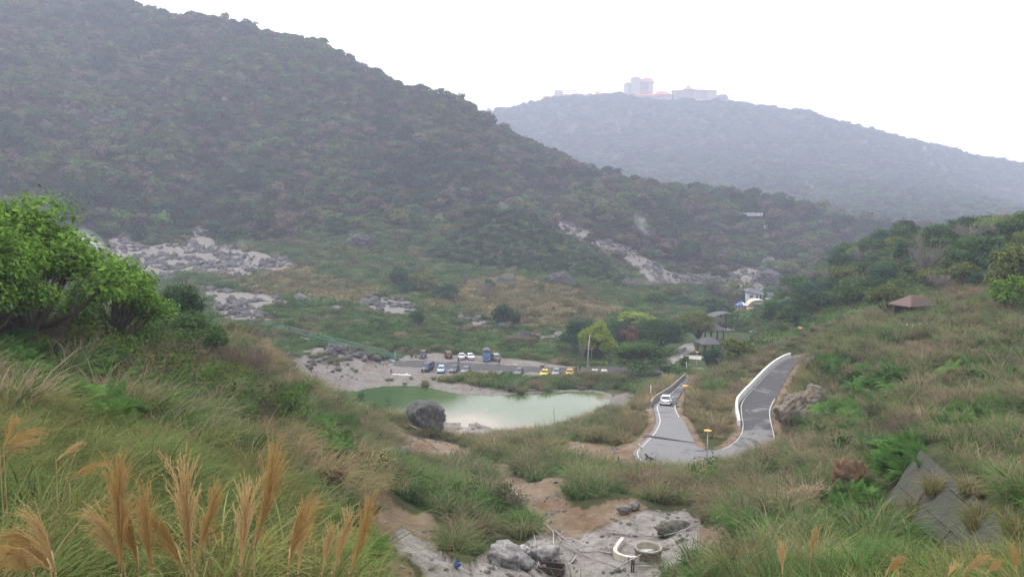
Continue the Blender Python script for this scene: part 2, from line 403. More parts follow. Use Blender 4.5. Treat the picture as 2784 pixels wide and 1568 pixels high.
# dry, tan vegetation
DRY = [(200, 420, [(1290, 760), (1400, 750), (1600, 800), (1690, 850), (1640, 880), (1560, 905), (1400, 890), (1280, 850), (1150, 840)]),
       (200, 460, [(500, 730), (760, 700), (900, 760), (1050, 790), (960, 830), (700, 800)]),
       (40, 110, [(640, 1100), (1000, 1250), (1090, 1350), (900, 1420), (700, 1250)]), (80, 140, [(640, 900), (760, 900), (820, 1000), (700, 1010)])]

# ---- the grid
AZ = np.concatenate([np.radians(np.linspace(-180, -58, 26)[:-1]), np.radians(np.linspace(-58, -39, 40)[:-1]), np.radians(np.arange(-39, 39, 0.17)), np.radians(np.linspace(39, 58, 40)), np.radians(np.linspace(58, 180, 26)[1:])])
RR = np.concatenate([np.geomspace(0.6, 30, 130)[:-1], np.geomspace(30, 60, 75)[:-1], np.arange(60, 215, 0.75), np.geomspace(215, 620, 170)[:-1], np.geomspace(620, 2300, 120)[:-1], np.geomspace(2300, 3000, 8)])
GA, GR = np.meshgrid(AZ, RR, indexing='ij')
GX, GY = np.sin(GA) * GR, np.cos(GA) * GR
GZ = base_height(GX, GY)
# behind the camera the hill simply goes on
_back = smooth(0.9, 1.5, np.abs(GA))
GZ = GZ * (1 - _back) + (37.2 + 6 * np.tanh(GR / 60)) * _back
# natural unevenness, bigger on the big slopes
_far = smooth(380, 700, GR)
GZ += fbm(GX / 7, GY / 7, 4, 3) * (0.2 + 1.0 * smooth(12, 50, GR)) * (1 - _far) + fbm(GX / 2.2, GY / 2.2, 2, 5) * 0.45 * smooth(14, 30, GR) * (1 - _far)
GZ += (np.abs(fbm(GX / 90, GY / 90, 4, 11)) * -2 + 0.4) * 26 * _far * (1 - smooth(2200, 2600, GR) * 0.5)
GZ += fbm(GX / 25, GY / 25, 3, 21) * 5 * _far
# flatten lot, park, road; hollow the pond
d, _ = seg_dist(GX, GY, LOT_XY, True); ins = in_poly(GX, GY, LOT_XY)
k = np.where(ins, 1.0, 1 - smooth(0, 7, d)); GZ = GZ * (1 - k) + LOT_Z * k
d, _ = seg_dist(GX, GY, PARK_XY, True); ins = in_poly(GX, GY, PARK_XY)
k = np.where(ins, 1.0, 1 - smooth(0, 8, d)); GZ = GZ * (1 - k) + np.minimum(0.5, 0.5 - (GR - 190) * 0.02) * k
pd_, _ = seg_dist(GX, GY, POND_XY, True); pins = in_poly(GX, GY, POND_XY)
_psd = np.where(pins, -pd_, pd_)
k = 1 - smooth(0, 9, _psd)
GZ = np.where(pins, -0.15 - 0.12 * pd_, GZ * (1 - k) + (0.10 + np.minimum(GZ * 0.3, 0.9) * smooth(0, 9, _psd)) * k)
GZ = np.where((~pins) & (pd_ < 25), np.maximum(GZ, 0.06 + 0.02 * pd_), GZ)
d, w = seg_dist(GX, GY, [(p.x, p.y) for p in ROAD_C]); ins = in_poly(GX, GY, ROAD_POLY)
dE, _ = seg_dist(GX, GY, ROAD_POLY, True)
rz = np.interp(w, np.arange(NR), ROAD_ZC) - 0.10
k = np.where(ins, 1.0, 1 - smooth(0.3, 5.0, dE))
GZ = GZ * (1 - k) + rz * k
ROAD_NEAR = np.where(ins, 0.0, dE)

# ---- concrete revetment on the right: the ground lies just behind its sloping face
def _px3(u, v, d): return Vector([float(q) for q in pix_at_dist(u, v, d)])
_wa, _wb, _wc = _px3(2497, 1216, 54.0), _px3(2840, 1510, 25.0), _px3(2412, 1362, 46.0)
_wn = (_wb - _wa).cross(_wc - _wa); _wr = Vector([float(q) for q in pix_dir(2690, 1590)]); _wo = Vector((0, 0, EYE))
WALL_PTS = (_wa, _wb, _wo + _wr * ((_wa - _wo).dot(_wn) / _wr.dot(_wn)), _wc)
_tl, _tr, _br, _bl = WALL_PTS
_nw = (_tr - _tl).cross(_bl - _tl); _nw = _nw if _nw.z > 0 else -_nw
_wp = [(p.x, p.y) for p in WALL_PTS]
_cx, _cy = sum(p[0] for p in _wp) / 4, sum(p[1] for p in _wp) / 4
_wp = [(_cx + (x - _cx) * 1.03, _cy + (y - _cy) * 1.03) for x, y in _wp]
_pz = _tl.z - ((GX - _tl.x) * _nw.x + (GY - _tl.y) * _nw.y) / _nw.z
d, _ = seg_dist(GX, GY, _wp, True); ins = in_poly(GX, GY, _wp)
k = np.where(ins, 1.0, 1 - smooth(0.2, 2.5, d)); GZ = np.where(k > 0, GZ * (1 - k) + (np.clip(_pz, 18, 33) - 0.45) * k, GZ)
WALL_XY = _wp

# ---- what grows or lies where
GU, GV = to_pix(GX, GY, GZ)
_wob = np.clip(1200 / GR, 3, 14)
WU = GU + fbm(GX / 3.0, GY / 3.0, 3, 31) * _wob * 3
WV = GV + fbm(GX / 3.0, GY / 3.0, 3, 41) * _wob * 1.5
_front = np.abs(GA) < 0.75
G_ROCK = np.zeros(GX.shape, np.float32); G_SOIL = G_ROCK.copy(); G_LAWN = G_ROCK.copy(); G_DRY = G_ROCK.copy(); G_PALE = G_ROCK.copy()
for kind, d0, d1, poly in BARE + LAWN:
    m = in_poly(WU, WV, poly) & (GR > d0) & (GR < d1) & _front
    if kind in (1, 5): G_ROCK[m] = 1; G_SOIL[m] = 0; G_PALE[m] = 1.0 if kind == 5 else 0.0
    elif kind == 2: G_SOIL[m] = 1; G_ROCK[m] = 0
    else: G_LAWN[m] = 1
for d0, d1, poly in DRY:
    G_DRY[in_poly(WU, WV, poly) & (GR > d0) & (GR < d1) & _front] = 1
_inpark = in_poly(GX, GY, PARK_XY)
G_LAWN[_inpark] = 1
_rim = (_psd < 1.2) & (_psd > -3); G_ROCK[_rim] = 1; G_SOIL[_rim] = 0
_vg = (ROAD_NEAR > 0) & (ROAD_NEAR < 1.0); G_SOIL[_vg] = 1; G_DRY[(ROAD_NEAR > 0) & (ROAD_NEAR < 3.5)] = 0.8
G_BARE = np.maximum(G_ROCK, G_SOIL)
def _blur(a, n=2):
    for _ in range(n):
        a = (np.roll(a, 1, 0) + np.roll(a, -1, 0) + a * 2) / 4; b = a.copy(); b[:, 1:-1] = (a[:, 2:] + a[:, :-2] + 2 * a[:, 1:-1]) / 4; a = b
    return a
G_ROCK, G_SOIL, G_PALE = _blur(G_ROCK), _blur(G_SOIL), _blur(G_PALE)
# rock shows some relief
GZ += G_BARE * (fbm(GX / 1.6, GY / 1.6, 3, 51) * 0.8 - np.abs(fbm(GX / 3.5, GY / 3.5, 2, 53)) * 0.9) * smooth(0, 4, _psd) * (in_poly(GX, GY, LOT_XY) == 0) * smooth(0.5, 3, ROAD_NEAR)
GZ += G_ROCK * np.abs(fbm(GX / 9, GY / 9, 3, 57)) * 7 * smooth(330, 420, GR)

_nA, _nR = GX.shape
def g_lookup(arr, x, y):
    x, y = np.asarray(x, float), np.asarray(y, float)
    a = np.clip(np.interp(np.arctan2(x, y), AZ, np.arange(_nA)), 0, _nA - 1.001)
    r = np.clip(np.interp(np.hypot(x, y), RR, np.arange(_nR)), 0, _nR - 1.001)
    i, j = a.astype(int), r.astype(int); fa, fr = a - i, r - j
    return (arr[i, j] * (1 - fa) + arr[i + 1, j] * fa) * (1 - fr) + (arr[i, j + 1] * (1 - fa) + arr[i + 1, j + 1] * fa) * fr
def ground(x, y): return g_lookup(GZ, x, y)
def gz(x, y): return float(ground(x, y))

_march = np.concatenate([np.arange(3, 60, 0.1), np.arange(60, 300, 0.25), np.arange(300, 1000, 1.0), np.arange(1000, 2600, 4.0)])
def hit(u, v, lift=0.0, dmin=3.0):
    """where the ray of a photo pixel meets the ground"""
    x, y, z = pix_dir(u, v); h = math.hypot(x, y)
    d = _march[_march >= dmin]
    g = ground(x / h * d, y / h * d)
    below = EYE + z / h * d <= g + lift
    i = int(np.argmax(below)) if below.any() else len(d) - 1
    return Vector((float(x / h * d[i]), float(y / h * d[i]), float(g[i])))

# ---- ground material
def ground_material():
    m, nt, out = nodes_of('ground')
    L = nt.links.new
    geo = nt.nodes.new('ShaderNodeNewGeometry')
    def noise(scale, detail=5, rough=0.6, dist=0.0):
        n = N(nt, 'ShaderNodeTexNoise', Scale=scale, Detail=float(detail), Roughness=rough, Distortion=dist)
        L(geo.outputs['Position'], n.inputs['Vector']); return n.outputs['Fac']
    def ramp(fac, *stops):
        r = nt.nodes.new('ShaderNodeValToRGB'); e = r.color_ramp.elements
        while len(e) < len(stops): e.new(0.5)
        for el, (p, c) in zip(e, stops): el.position = p; el.color = (*c, 1)
        L(fac, r.inputs['Fac']); return r.outputs[0]
    def mix(fac, a, b):
        x = nt.nodes.new('ShaderNodeMix'); x.data_type = 'RGBA'
        L(fac, x.inputs['Factor']); L(a, x.inputs['A']); L(b, x.inputs['B']); return x.outputs['Result']
    def att(name):
        a = nt.nodes.new('ShaderNodeAttribute'); a.attribute_name = name; return a.outputs['Fac']
    def edge(mask, n):
        a = nt.nodes.new('ShaderNodeMath'); a.operation = 'ADD'; L(mask, a.inputs[0]); L(n, a.inputs[1])
        r = nt.nodes.new('ShaderNodeMapRange'); r.inputs['From Min'].default_value = 0.85; r.inputs['From Max'].default_value = 1.15
        L(a.outputs[0], r.inputs['Value']); return r.outputs[0]
    n_fine, n_mid, n_big = noise(1.5, 8, 0.78), noise(0.35, 5, 0.6, 0.4), noise(0.09, 4)
    grass = ramp(n_mid, (0.3, (0.035, 0.045, 0.016)), (0.55, (0.065, 0.072, 0.026)), (0.75, (0.10, 0.075, 0.045)))
    rock = ramp(n_fine, (0.30, (0.045, 0.041, 0.039)), (0.42, (0.13, 0.118, 0.110)), (0.55, (0.225, 0.205, 0.188)), (0.75, (0.36, 0.33, 0.30)))
    rock2 = ramp(n_mid, (0.35, (0.155, 0.108, 0.082)), (0.6, (0.215, 0.20, 0.19)))
    rockc = mix(ramp(n_big, (0.42, (0.15,) * 3), (0.6, (0.75,) * 3)), rock, rock2)
    soil = ramp(n_fine, (0.28, (0.085, 0.055, 0.036)), (0.48, (0.20, 0.132, 0.080)), (0.7, (0.32, 0.245, 0.175)))
    soil2 = ramp(n_mid, (0.35, (0.145, 0.080, 0.046)), (0.62, (0.31, 0.25, 0.185)))
    soilc = mix(n_big, soil, soil2)
    lawn = ramp(n_mid, (0.3, (0.032, 0.046, 0.018)), (0.7, (0.058, 0.080, 0.026)))
    rockc = mix(ramp(n_mid, (0.2, (0.25,) * 3), (0.7, (0.8,) * 3)), rockc, rockc)
    pale = ramp(n_fine, (0.30, (0.12, 0.105, 0.095)), (0.45, (0.29, 0.262, 0.24)), (0.7, (0.44, 0.405, 0.375)))
    pm_ = nt.nodes.new('ShaderNodeMath'); pm_.operation = 'MULTIPLY'; L(att('pale'), pm_.inputs[0]); L(ramp(n_mid, (0.36, (0.15,) * 3), (0.55, (1.0,) * 3)), pm_.inputs[1])
    rockc = mix(pm_.outputs[0], rockc, pale)
    c = mix(edge(att('lawn'), n_fine), grass, lawn)
    n_edge = noise(1.1, 6, 0.7)
    c = mix(edge(att('soil'), n_edge), c, soilc)
    c = mix(edge(att('rock'), n_edge), c, rockc)
    b = N(nt, 'ShaderNodeBsdfPrincipled', Roughness=0.92); b.inputs['Specular IOR Level'].default_value = 0.15
    L(c, b.inputs['Base Color'])
    bp = N(nt, 'ShaderNodeBump', Strength=1.0, Distance=0.4); L(n_fine, bp.inputs['Height']); L(bp.outputs[0], b.inputs['Normal'])
    L(b.outputs[0], out.inputs['Surface'])
    return m

def build_ground():
    verts = np.stack([GX.ravel(), GY.ravel(), GZ.ravel()], 1)
    i, j = np.meshgrid(np.arange(_nA - 1), np.arange(_nR - 1), indexing='ij')
    a = (i * _nR + j).ravel()
    faces = np.stack([a, a + _nR, a + _nR + 1, a + 1], 1)[:, ::-1]
    # centre under the camera
    c = len(verts); verts = np.vstack([verts, [[0, 0, GZ[:, 0].mean()]]])
    me = np_mesh('ground', verts, faces, [ground_material()], True)
    for nm, arr in (('rock', G_ROCK), ('soil', G_SOIL), ('lawn', G_LAWN), ('pale', G_PALE)):
        at = me.attributes.new(nm, 'FLOAT', 'POINT'); at.data.foreach_set('value', np.append(arr.ravel(), 0).astype(np.float32))
    o = link(bpy.data.objects.new('ground', me)); tag(o, kind='structure')
    return o
build_ground()

# ---- pond water
def build_pond():
    m, nt, out = nodes_of('pond_water')
    L = nt.links.new
    geo = nt.nodes.new('ShaderNodeNewGeometry')
    b = N(nt, 'ShaderNodeBsdfPrincipled', Roughness=0.06, IOR=1.33)
    n1 = N(nt, 'ShaderNodeTexNoise', Scale=0.09, Detail=4.0, Roughness=0.55, Distortion=0.6); L(geo.outputs['Position'], n1.inputs['Vector'])
    at = nt.nodes.new('ShaderNodeAttribute'); at.attribute_name = 'silt_reflection'
    add = nt.nodes.new('ShaderNodeMath'); add.operation = 'MULTIPLY_ADD'; L(n1.outputs['Fac'], add.inputs[0]); add.inputs[1].default_value = 0.35; L(at.outputs['Fac'], add.inputs[2])
    r = nt.nodes.new('ShaderNodeValToRGB'); e = r.color_ramp.elements
    for _ in range(3): e.new(0.5)
    for el, (p, c) in zip(e, [(0.10, (0.022, 0.060, 0.004)), (0.30, (0.040, 0.080, 0.012)), (0.52, (0.085, 0.115, 0.050)), (0.80, (0.16, 0.155, 0.095)), (1.0, (0.24, 0.21, 0.15))]):
        el.position = p; el.color = (*c, 1)
    L(add.outputs[0], r.inputs['Fac']); L(r.outputs[0], b.inputs['Base Color'])
    n2 = N(nt, 'ShaderNodeTexNoise', Scale=1.3, Detail=3.0); L(geo.outputs['Position'], n2.inputs['Vector'])
    bp = N(nt, 'ShaderNodeBump', Strength=0.06, Distance=0.1); L(n2.outputs['Fac'], bp.inputs['Height']); L(bp.outputs[0], b.inputs['Normal'])
    L(b.outputs[0], out.inputs['Surface'])
    xs = np.array([p[0] for p in POND_XY]); ys = np.array([p[1] for p in POND_XY])
    gx, gy = np.meshgrid(np.arange(xs.min() - 3, xs.max() + 3.1, 0.75), np.arange(ys.min() - 3, ys.max() + 3.1, 0.75), indexing='ij')
    dd, _ = seg_dist(gx, gy, POND_XY, True); inn = in_poly(gx, gy, POND_XY)
    keep = inn | (dd < 2.0)
    u, v = to_pix(gx, gy, np.zeros_like(gx))
    # sediment suspended in the water: pale fan by the inlet and along the near and right shores; green left and paler middle paint in the reflected hill and sky
    fx, fy = pix_on_z(1262, 1150, 0).xy
    fan = np.exp(-(((gx - fx) / 7.0) ** 2 + ((gy - fy) / 6.5) ** 2)) * 0.75
    sx = smooth(1040, 1260, u + fbm(gx / 8, gy / 8, 3, 5) * 160) * 0.30  # dark hill reflection at left, sky reflection beyond, put into the water colour
    rgt = np.exp(-(((u - 1640) / 60) ** 2 + ((v - 1085) / 25) ** 2)) * 0.25
    near = np.exp(-(((v - 1165) / 14) ** 2)) * smooth(1300, 1500, u) * 0.35
    silt_reflection = np.clip(fan + sx + rgt + near + fbm(gx / 5, gy / 5, 3, 9) * 0.12, 0, 1)
    nx, ny = gx.shape
    ids = np.arange(nx * ny).reshape(nx, ny)
    q = keep[:-1, :-1] & keep[1:, :-1] & keep[:-1, 1:] & keep[1:, 1:]
    f = np.stack([ids[:-1, :-1][q], ids[1:, :-1][q], ids[1:, 1:][q], ids[:-1, 1:][q]], 1)
    used = np.unique(f); remap = np.zeros(nx * ny, int); remap[used] = np.arange(len(used))
    verts = np.stack([gx.ravel(), gy.ravel(), np.zeros(nx * ny)], 1)[used]
    me = np_mesh('pond_water', verts, remap[f], [m], True)
    a = me.attributes.new('silt_reflection', 'FLOAT', 'POINT'); a.data.foreach_set('value', silt_reflection.ravel()[used].astype(np.float32))
    tag(link(bpy.data.objects.new('pond_water', me)), kind='structure')
build_pond()

# ---- asphalt
def asphalt(name, dark, pale, patch=0.55):
    m, nt, out = nodes_of(name); L = nt.links.new
    geo = nt.nodes.new('ShaderNodeNewGeometry')
    b = N(nt, 'ShaderNodeBsdfPrincipled', Roughness=0.75); b.inputs['Specular IOR Level'].default_value = 0.35
    n1 = N(nt, 'ShaderNodeTexNoise', Scale=0.22, Detail=6.0, Roughness=0.7, Distortion=0.8); L(geo.outputs['Position'], n1.inputs['Vector'])
    n2 = N(nt, 'ShaderNodeTexNoise', Scale=9.0, Detail=4.0, Roughness=0.7); L(geo.outputs['Position'], n2.inputs['Vector'])
    r1 = nt.nodes.new('ShaderNodeValToRGB'); e = r1.color_ramp.elements
    e[0].position = patch - 0.04; e[0].color = (*dark, 1); e[1].position = patch + 0.05; e[1].color = (*pale, 1)
    at = nt.nodes.new('ShaderNodeAttribute'); at.attribute_name = 'worn'
    ad = nt.nodes.new('ShaderNodeMath'); ad.operation = 'ADD'; L(n1.outputs['Fac'], ad.inputs[0]); L(at.outputs['Fac'], ad.inputs[1]); L(ad.outputs[0], r1.inputs['Fac'])
    r2 = nt.nodes.new('ShaderNodeMapRange'); r2.inputs['From Min'].default_value = 0.3; r2.inputs['From Max'].default_value = 0.7
    r2.inputs['To Min'].default_value = 0.8; r2.inputs['To Max'].default_value = 1.2; L(n2.outputs['Fac'], r2.inputs['Value'])
    mu = nt.nodes.new('ShaderNodeVectorMath'); mu.operation = 'SCALE'; L(r1.outputs[0], mu.inputs[0]); L(r2.outputs[0], mu.inputs['Scale'])
    L(mu.outputs[0], b.inputs['Base Color']); L(b.outputs[0], out.inputs['Surface'])
    return m
M_ROAD = asphalt('road_asphalt', (0.044, 0.043, 0.047), (0.150, 0.147, 0.150), 0.55)
M_LOT = asphalt('lot_asphalt', (0.035, 0.033, 0.034), (0.075, 0.07, 0.067), 0.62)
M_LINE = plain('road_paint', (0.42, 0.41, 0.37), 0.8, vary=0.2, scale=6, dirt=(0.25, 0.23, 0.2))

def strip(name, A, B, mat, dz=0.0, attr=None):
    """sheet between two point lists, four quads across"""
    n = len(A); W = 5; vs = []
    for a, b in zip(A, B):
        for k in range(W): vs.append((a.lerp(b, k / (W - 1)) + Vector((0, 0, dz)))[:])
    fs = [(i * W + k, i * W + k + 1, (i + 1) * W + k + 1, (i + 1) * W + k) for i in range(n - 1) for k in range(W - 1)]
    me = np_mesh(name, vs, fs, [mat], True)
    if attr is not None:
        at = me.attributes.new('worn', 'FLOAT', 'POINT'); at.data.foreach_set('value', np.repeat(np.asarray(attr, np.float32), W))
    o = link(bpy.data.objects.new(name, me))
    # make sure the sheet faces up
    if me.polygons and me.polygons[len(me.polygons) // 2].normal.z < 0: me.flip_normals()
    return o
_kk = np.arange(NR) / (NR - 1)
worn = 0.15 * smooth(0.10, 0.18, _kk) * (1 - smooth(0.60, 0.70, _kk)) - 0.05 * smooth(0.70, 0.78, _kk)
tag(strip('road', ROAD_O, ROAD_I, M_ROAD, 0.0, worn), kind='structure')
def edge_line(name, a, b, side, t0, t1, width=0.13, inset=0.35):
    A, B = [], []
    src, oth = (ROAD_O, ROAD_I) if side == 'o' else (ROAD_I, ROAD_O)
    for i in range(int(t0 * NR), int(t1 * NR)):
        dr = (oth[i] - src[i]).normalized()
        A.append(src[i] + dr * inset); B.append(src[i] + dr * (inset + width))
    o = strip(name, A, B, M_LINE, 0.006); tag(o, kind='structure'); return o
edge_line('road_marking', 0, 0, 'o', 0.02, 0.43, inset=0.5)
edge_line('road_marking', 0, 0, 'i', 0.50, 0.985, inset=0.15)
edge_line('road_marking', 0, 0, 'o', 0.62, 0.78, inset=0.1)
edge_line('road_marking', 0, 0, 'i', 0.12, 0.20, inset=0.05)
# dark tar joint across the hairpin
_a, _b = zz2([(425, 1105), (835, 1170)]); _a, _b = pix_on_z(*_a, 10.0), pix_on_z(*_b, 10.0)
_n = (_b - _a).normalized().cross(Vector((0, 0, 1))) * 0.22
tag(strip('road_tar_joint', [_a + _n, _a.lerp(_b, .5) + _n * 1.3, _b + _n], [_a - _n, _a.lerp(_b, .5) - _n * 0.8, _b - _n], plain('tar', (0.035, 0.035, 0.038), 0.85), 0.010), kind='structure')
# lot driving lane
_far = zz(Z5, [(100, 262), (400, 255), (690, 280), (720, 268), (1000, 285), (1300, 300), (1500, 318), (1800, 330), (2090, 338), (2340, 332), (2576, 330), (2900, 345), (3300, 385)])
_nea = zz(Z5, [(60, 318), (400, 338), (700, 352), (960, 368), (1200, 378), (1400, 378), (1600, 388), (1800, 395), (2000, 405), (2300, 440), (2576, 450), (2900, 440), (3300, 440)])
def _rs(pts, n): return resample([Vector((p[0], p[1], 0)) for p in pts], n)
_A = [pix_on_z(p.x, p.y, LOT_Z + 0.02) for p in _rs(_far, 60)]; _B = [pix_on_z(p.x, p.y, LOT_Z + 0.02) for p in _rs(_nea, 60)]
for p in _A + _B: p.y += 0.35 * math.sin(p.x * 1.7) + 0.25 * math.sin(p.x * 4.1)
tag(strip('parking_lane', _A, _B, M_LOT, 0.0, np.zeros(60)), kind='structure')
# ------------------------------------------------------------------ vegetation shapes
def rot_to(normals, spin):
    """two tangent vectors for every normal"""
    n = normals / np.linalg.norm(normals, axis=1, keepdims=True)
    ref = np.where(np.abs(n[:, 2:3]) < 0.9, [[0, 0, 1.0]], [[1.0, 0, 0]])
    a = np.cross(ref, n); a /= np.linalg.norm(a, axis=1, keepdims=True)
    b = np.cross(n, a)
    c, s = np.cos(spin)[:, None], np.sin(spin)[:, None]
    return a * c + b * s, b * c - a * s

def leaf_cloud(rng, centres, normals, size, aspect=0.55):
    """one folded leaf spray (a quad) per centre"""
    n = len(centres)
    a, b = rot_to(normals, rng.uniform(0, 6.28, n))
    s = np.asarray(size)[:, None] if np.ndim(size) else np.full((n, 1), size)
    s = s * rng.uniform(0.6, 1.3, (n, 1))
    nn = normals / np.linalg.norm(normals, axis=1, keepdims=True)
    p0 = centres - a * s; p2 = centres + a * s
    p1 = centres + b * s * aspect - nn * s * 0.18; p3 = centres - b * s * aspect - nn * s * 0.18
    v = np.stack([p0, p1, p2, p3], 1).reshape(-1, 3)
    f = np.arange(n * 4).reshape(-1, 4)
    return v, f

def blades(rng, nb, base_r, length, lean, width, segs, bias=(0.0, 0.0), droop=0.55, spread=1.0):
    """arching grass blades"""
    ang = rng.uniform(0, 6.283, nb); rad = base_r * np.sqrt(rng.uniform(0, 1, nb))
    bx, by = np.cos(ang) * rad, np.sin(ang) * rad
    oa = ang + rng.normal(0, 0.6, nb)
    L = length * rng.uniform(0.6, 1.15, nb); ln = lean * rng.uniform(0.25, 1.3, nb) * spread
    ox, oy = np.cos(oa) * ln + bias[0], np.sin(oa) * ln + bias[1]
    dr = droop * rng.uniform(0.5, 1.3, nb)
    w = width * rng.uniform(0.7, 1.3, nb)
    t = np.linspace(0, 1, segs + 1)
    X = bx[:, None] + L[:, None] * ox[:, None] * (0.45 * t + 0.75 * t ** 2)
    Y = by[:, None] + L[:, None] * oy[:, None] * (0.45 * t + 0.75 * t ** 2)
    Z = L[:, None] * (t - dr[:, None] * t ** 2.4) - 0.08
    sa = rng.uniform(0, 6.283, nb)
    sx, sy = np.cos(sa), np.sin(sa)
    ww = w[:, None] * np.clip(1.05 - t ** 1.6, 0.06, 1)
    P = np.stack([X, Y, Z], 2)
    S = np.stack([sx[:, None] * ww, sy[:, None] * ww, 0 * ww], 2)
    v = np.stack([P - S, P + S], 2).reshape(-1, 3)             # blade, seg, side
    k = np.arange(nb)[:, None] * (segs + 1) * 2 + np.arange(segs)[None, :] * 2
    f = np.stack([k, k + 1, k + 3, k + 2], 2).reshape(-1, 4)
    return v, f

def tube_np(pts, radii, sides=5):
    """tapered tube along a list of points -> verts, quads"""
    pts = np.asarray(pts, float); n = len(pts)
    tang = np.gradient(pts, axis=0); tang /= np.linalg.norm(tang, axis=1, keepdims=True) + 1e-9
    a, b = rot_to(tang, np.zeros(n))
    th = np.linspace(0, 2 * math.pi, sides, endpoint=False)
    r = np.asarray(radii, float)[:, None, None]
    ring = pts[:, None, :] + r * (np.cos(th)[None, :, None] * a[:, None, :] + np.sin(th)[None, :, None] * b[:, None, :])
    v = ring.reshape(-1, 3)
    i, j = np.meshgrid(np.arange(n - 1), np.arange(sides), indexing='ij')
    f = np.stack([i * sides + j, i * sides + (j + 1) % sides, (i + 1) * sides + (j + 1) % sides, (i + 1) * sides + j], 2).reshape(-1, 4)
    return v, f

def join_np(parts):
    vs, fs, mi, o = [], [], [], 0
    for p in parts:
        v, f = p[0], p[1]; vs.append(v); fs.append(f + o); o += len(v)
        mi.append(np.full(len(f), p[2] if len(p) > 2 else 0))
    return np.vstack(vs), np.vstack(fs), np.concatenate(mi)

M_BLADE = leafy('grass_blade', None, True, 0.35, 0.35, 0.6)
M_SEED = leafy('grass_seed_head', (0.27, 0.19, 0.14), False, 0.3, 0.3, 0.5)
M_DRYB = leafy('dry_grass_blade', (0.27, 0.19, 0.10), False, 0.3, 0.35, 0.5)
M_FOL = leafy('foliage_clump', None, True, 0.25, 0.45, 0.25)
M_BARK = plain('bark', (0.085, 0.07, 0.055), 0.9, scale=4, vary=0.3)
M_TWIG = plain('dead_twig', (0.17, 0.125, 0.10), 0.9, scale=4, vary=0.3)

PROTO = {}
def proto(key, i, verts, faces, mats, mi=None, smooth_=False):
    me = np_mesh(key, verts, faces, mats, smooth_, mi)
    o = bpy.data.objects.new('%s_%02d' % (key, i), me)
    c = PROTO.get(key)
    if c is None: c = PROTO[key] = bpy.data.collections.new(key)
    c.objects.link(o)
    return o

rng = np.random.default_rng(11)
BIAS = (0.13, -0.07)
for i in range(4):     # near tussocks of silvergrass
    a = blades(rng, 190, 0.30, 1.15, 0.70, 0.0085, 6, BIAS, 0.66)
    b = blades(rng, 10 + 10 * i, 0.28, 1.2, 0.55, 0.0055, 6, BIAS, 0.5)
    v, f, m = join_np([a + (0,), b + (1,)]); proto('near_tussock', i, v, f, [M_BLADE, M_DRYB], m)
for i in range(5):     # tussocks further off
    a = blades(rng, 115, 0.36, 1.35, 0.72, 0.019, 5, BIAS, 0.72)
    b = blades(rng, 5 + 15 * i, 0.34, 1.5, 0.66, 0.015, 4, BIAS, 0.55)
    v, f, m = join_np([a + (0,), b + (1,)]); proto('tussock', i, v, f, [M_BLADE, M_SEED], m)
for i in range(4):     # coarse grass in the valley
    a = blades(rng, 90, 0.75, 1.0, 0.7, 0.04, 3, BIAS, 0.55)
    c = rng.normal(0, 1, (120, 3)); c /= np.linalg.norm(c, axis=1, keepdims=True); c[:, 2] = np.abs(c[:, 2])
    p = c * rng.uniform(0.5, 1.0, (120, 1)) * [1.0, 1.0, 0.62]
    l = leaf_cloud(rng, p, c + rng.normal(0, 0.5, c.shape), 0.13)
    v, f, m = join_np([a + (0,), l + (0,)]); proto('valley_grass', i, v, f, [M_BLADE, M_SEED], m)
for i in range(3):     # fern fronds
    parts = []
    for k in range(22):
        az, L = rng.uniform(0, 6.28), rng.uniform(0.5, 1.0)
        t = np.linspace(0.12, 1, 13)
        out = L * (0.75 * t + 0.1 * t ** 2); up = L * (0.95 * t - 0.62 * t ** 2)
        cx, cy = math.cos(az), math.sin(az)
        P = np.stack([cx * out, cy * out, up], 1)
        side = np.array([-cy, cx, 0])
        wl = 0.17 * L * np.sin(np.pi * np.clip(t * 0.93 + 0.05, 0, 1)) ** 0.8
        vs = []
        for q in range(len(t)):
            fw = np.array([cx, cy, 0.2]) * 0.022
            for s in (-1, 1):
                tip = P[q] + side * s * wl[q] + np.array([cx, cy, -0.25]) * wl[q] * 0.35
                vs += [P[q] - fw, P[q] + fw, tip + fw * 0.5, tip - fw * 0.3]
        vs = np.array(vs); parts.append((vs, np.arange(len(vs)).reshape(-1, 4), 0))
    v, f, m = join_np(parts); proto('fern', i, v, f, [M_BLADE], m)
for i in range(4):     # leafy shrubs
    c = rng.normal(0, 1, (9, 3)) * [0.55, 0.55, 0.28] + [0, 0, 0.62]
    k = rng.integers(0, 9, 420)
    p = c[k] + rng.normal(0, 0.24, (420, 3)); p[:, 2] = np.abs(p[:, 2]) + 0.05
    l = leaf_cloud(rng, p, (p - [0, 0, 0.4]) + rng.normal(0, 0.35, p.shape), 0.10)
    st = []
    for q in range(6):
        e = c[q]; st.append(tube_np([[0, 0, -0.1], e * [0.4, 0.4, 0.6], e], [0.03, 0.02, 0.008], 4) + (1,))
    v, f, m = join_np([l + (0,)] + st); proto('shrub', i, v, f, [M_FOL, M_BARK], m)
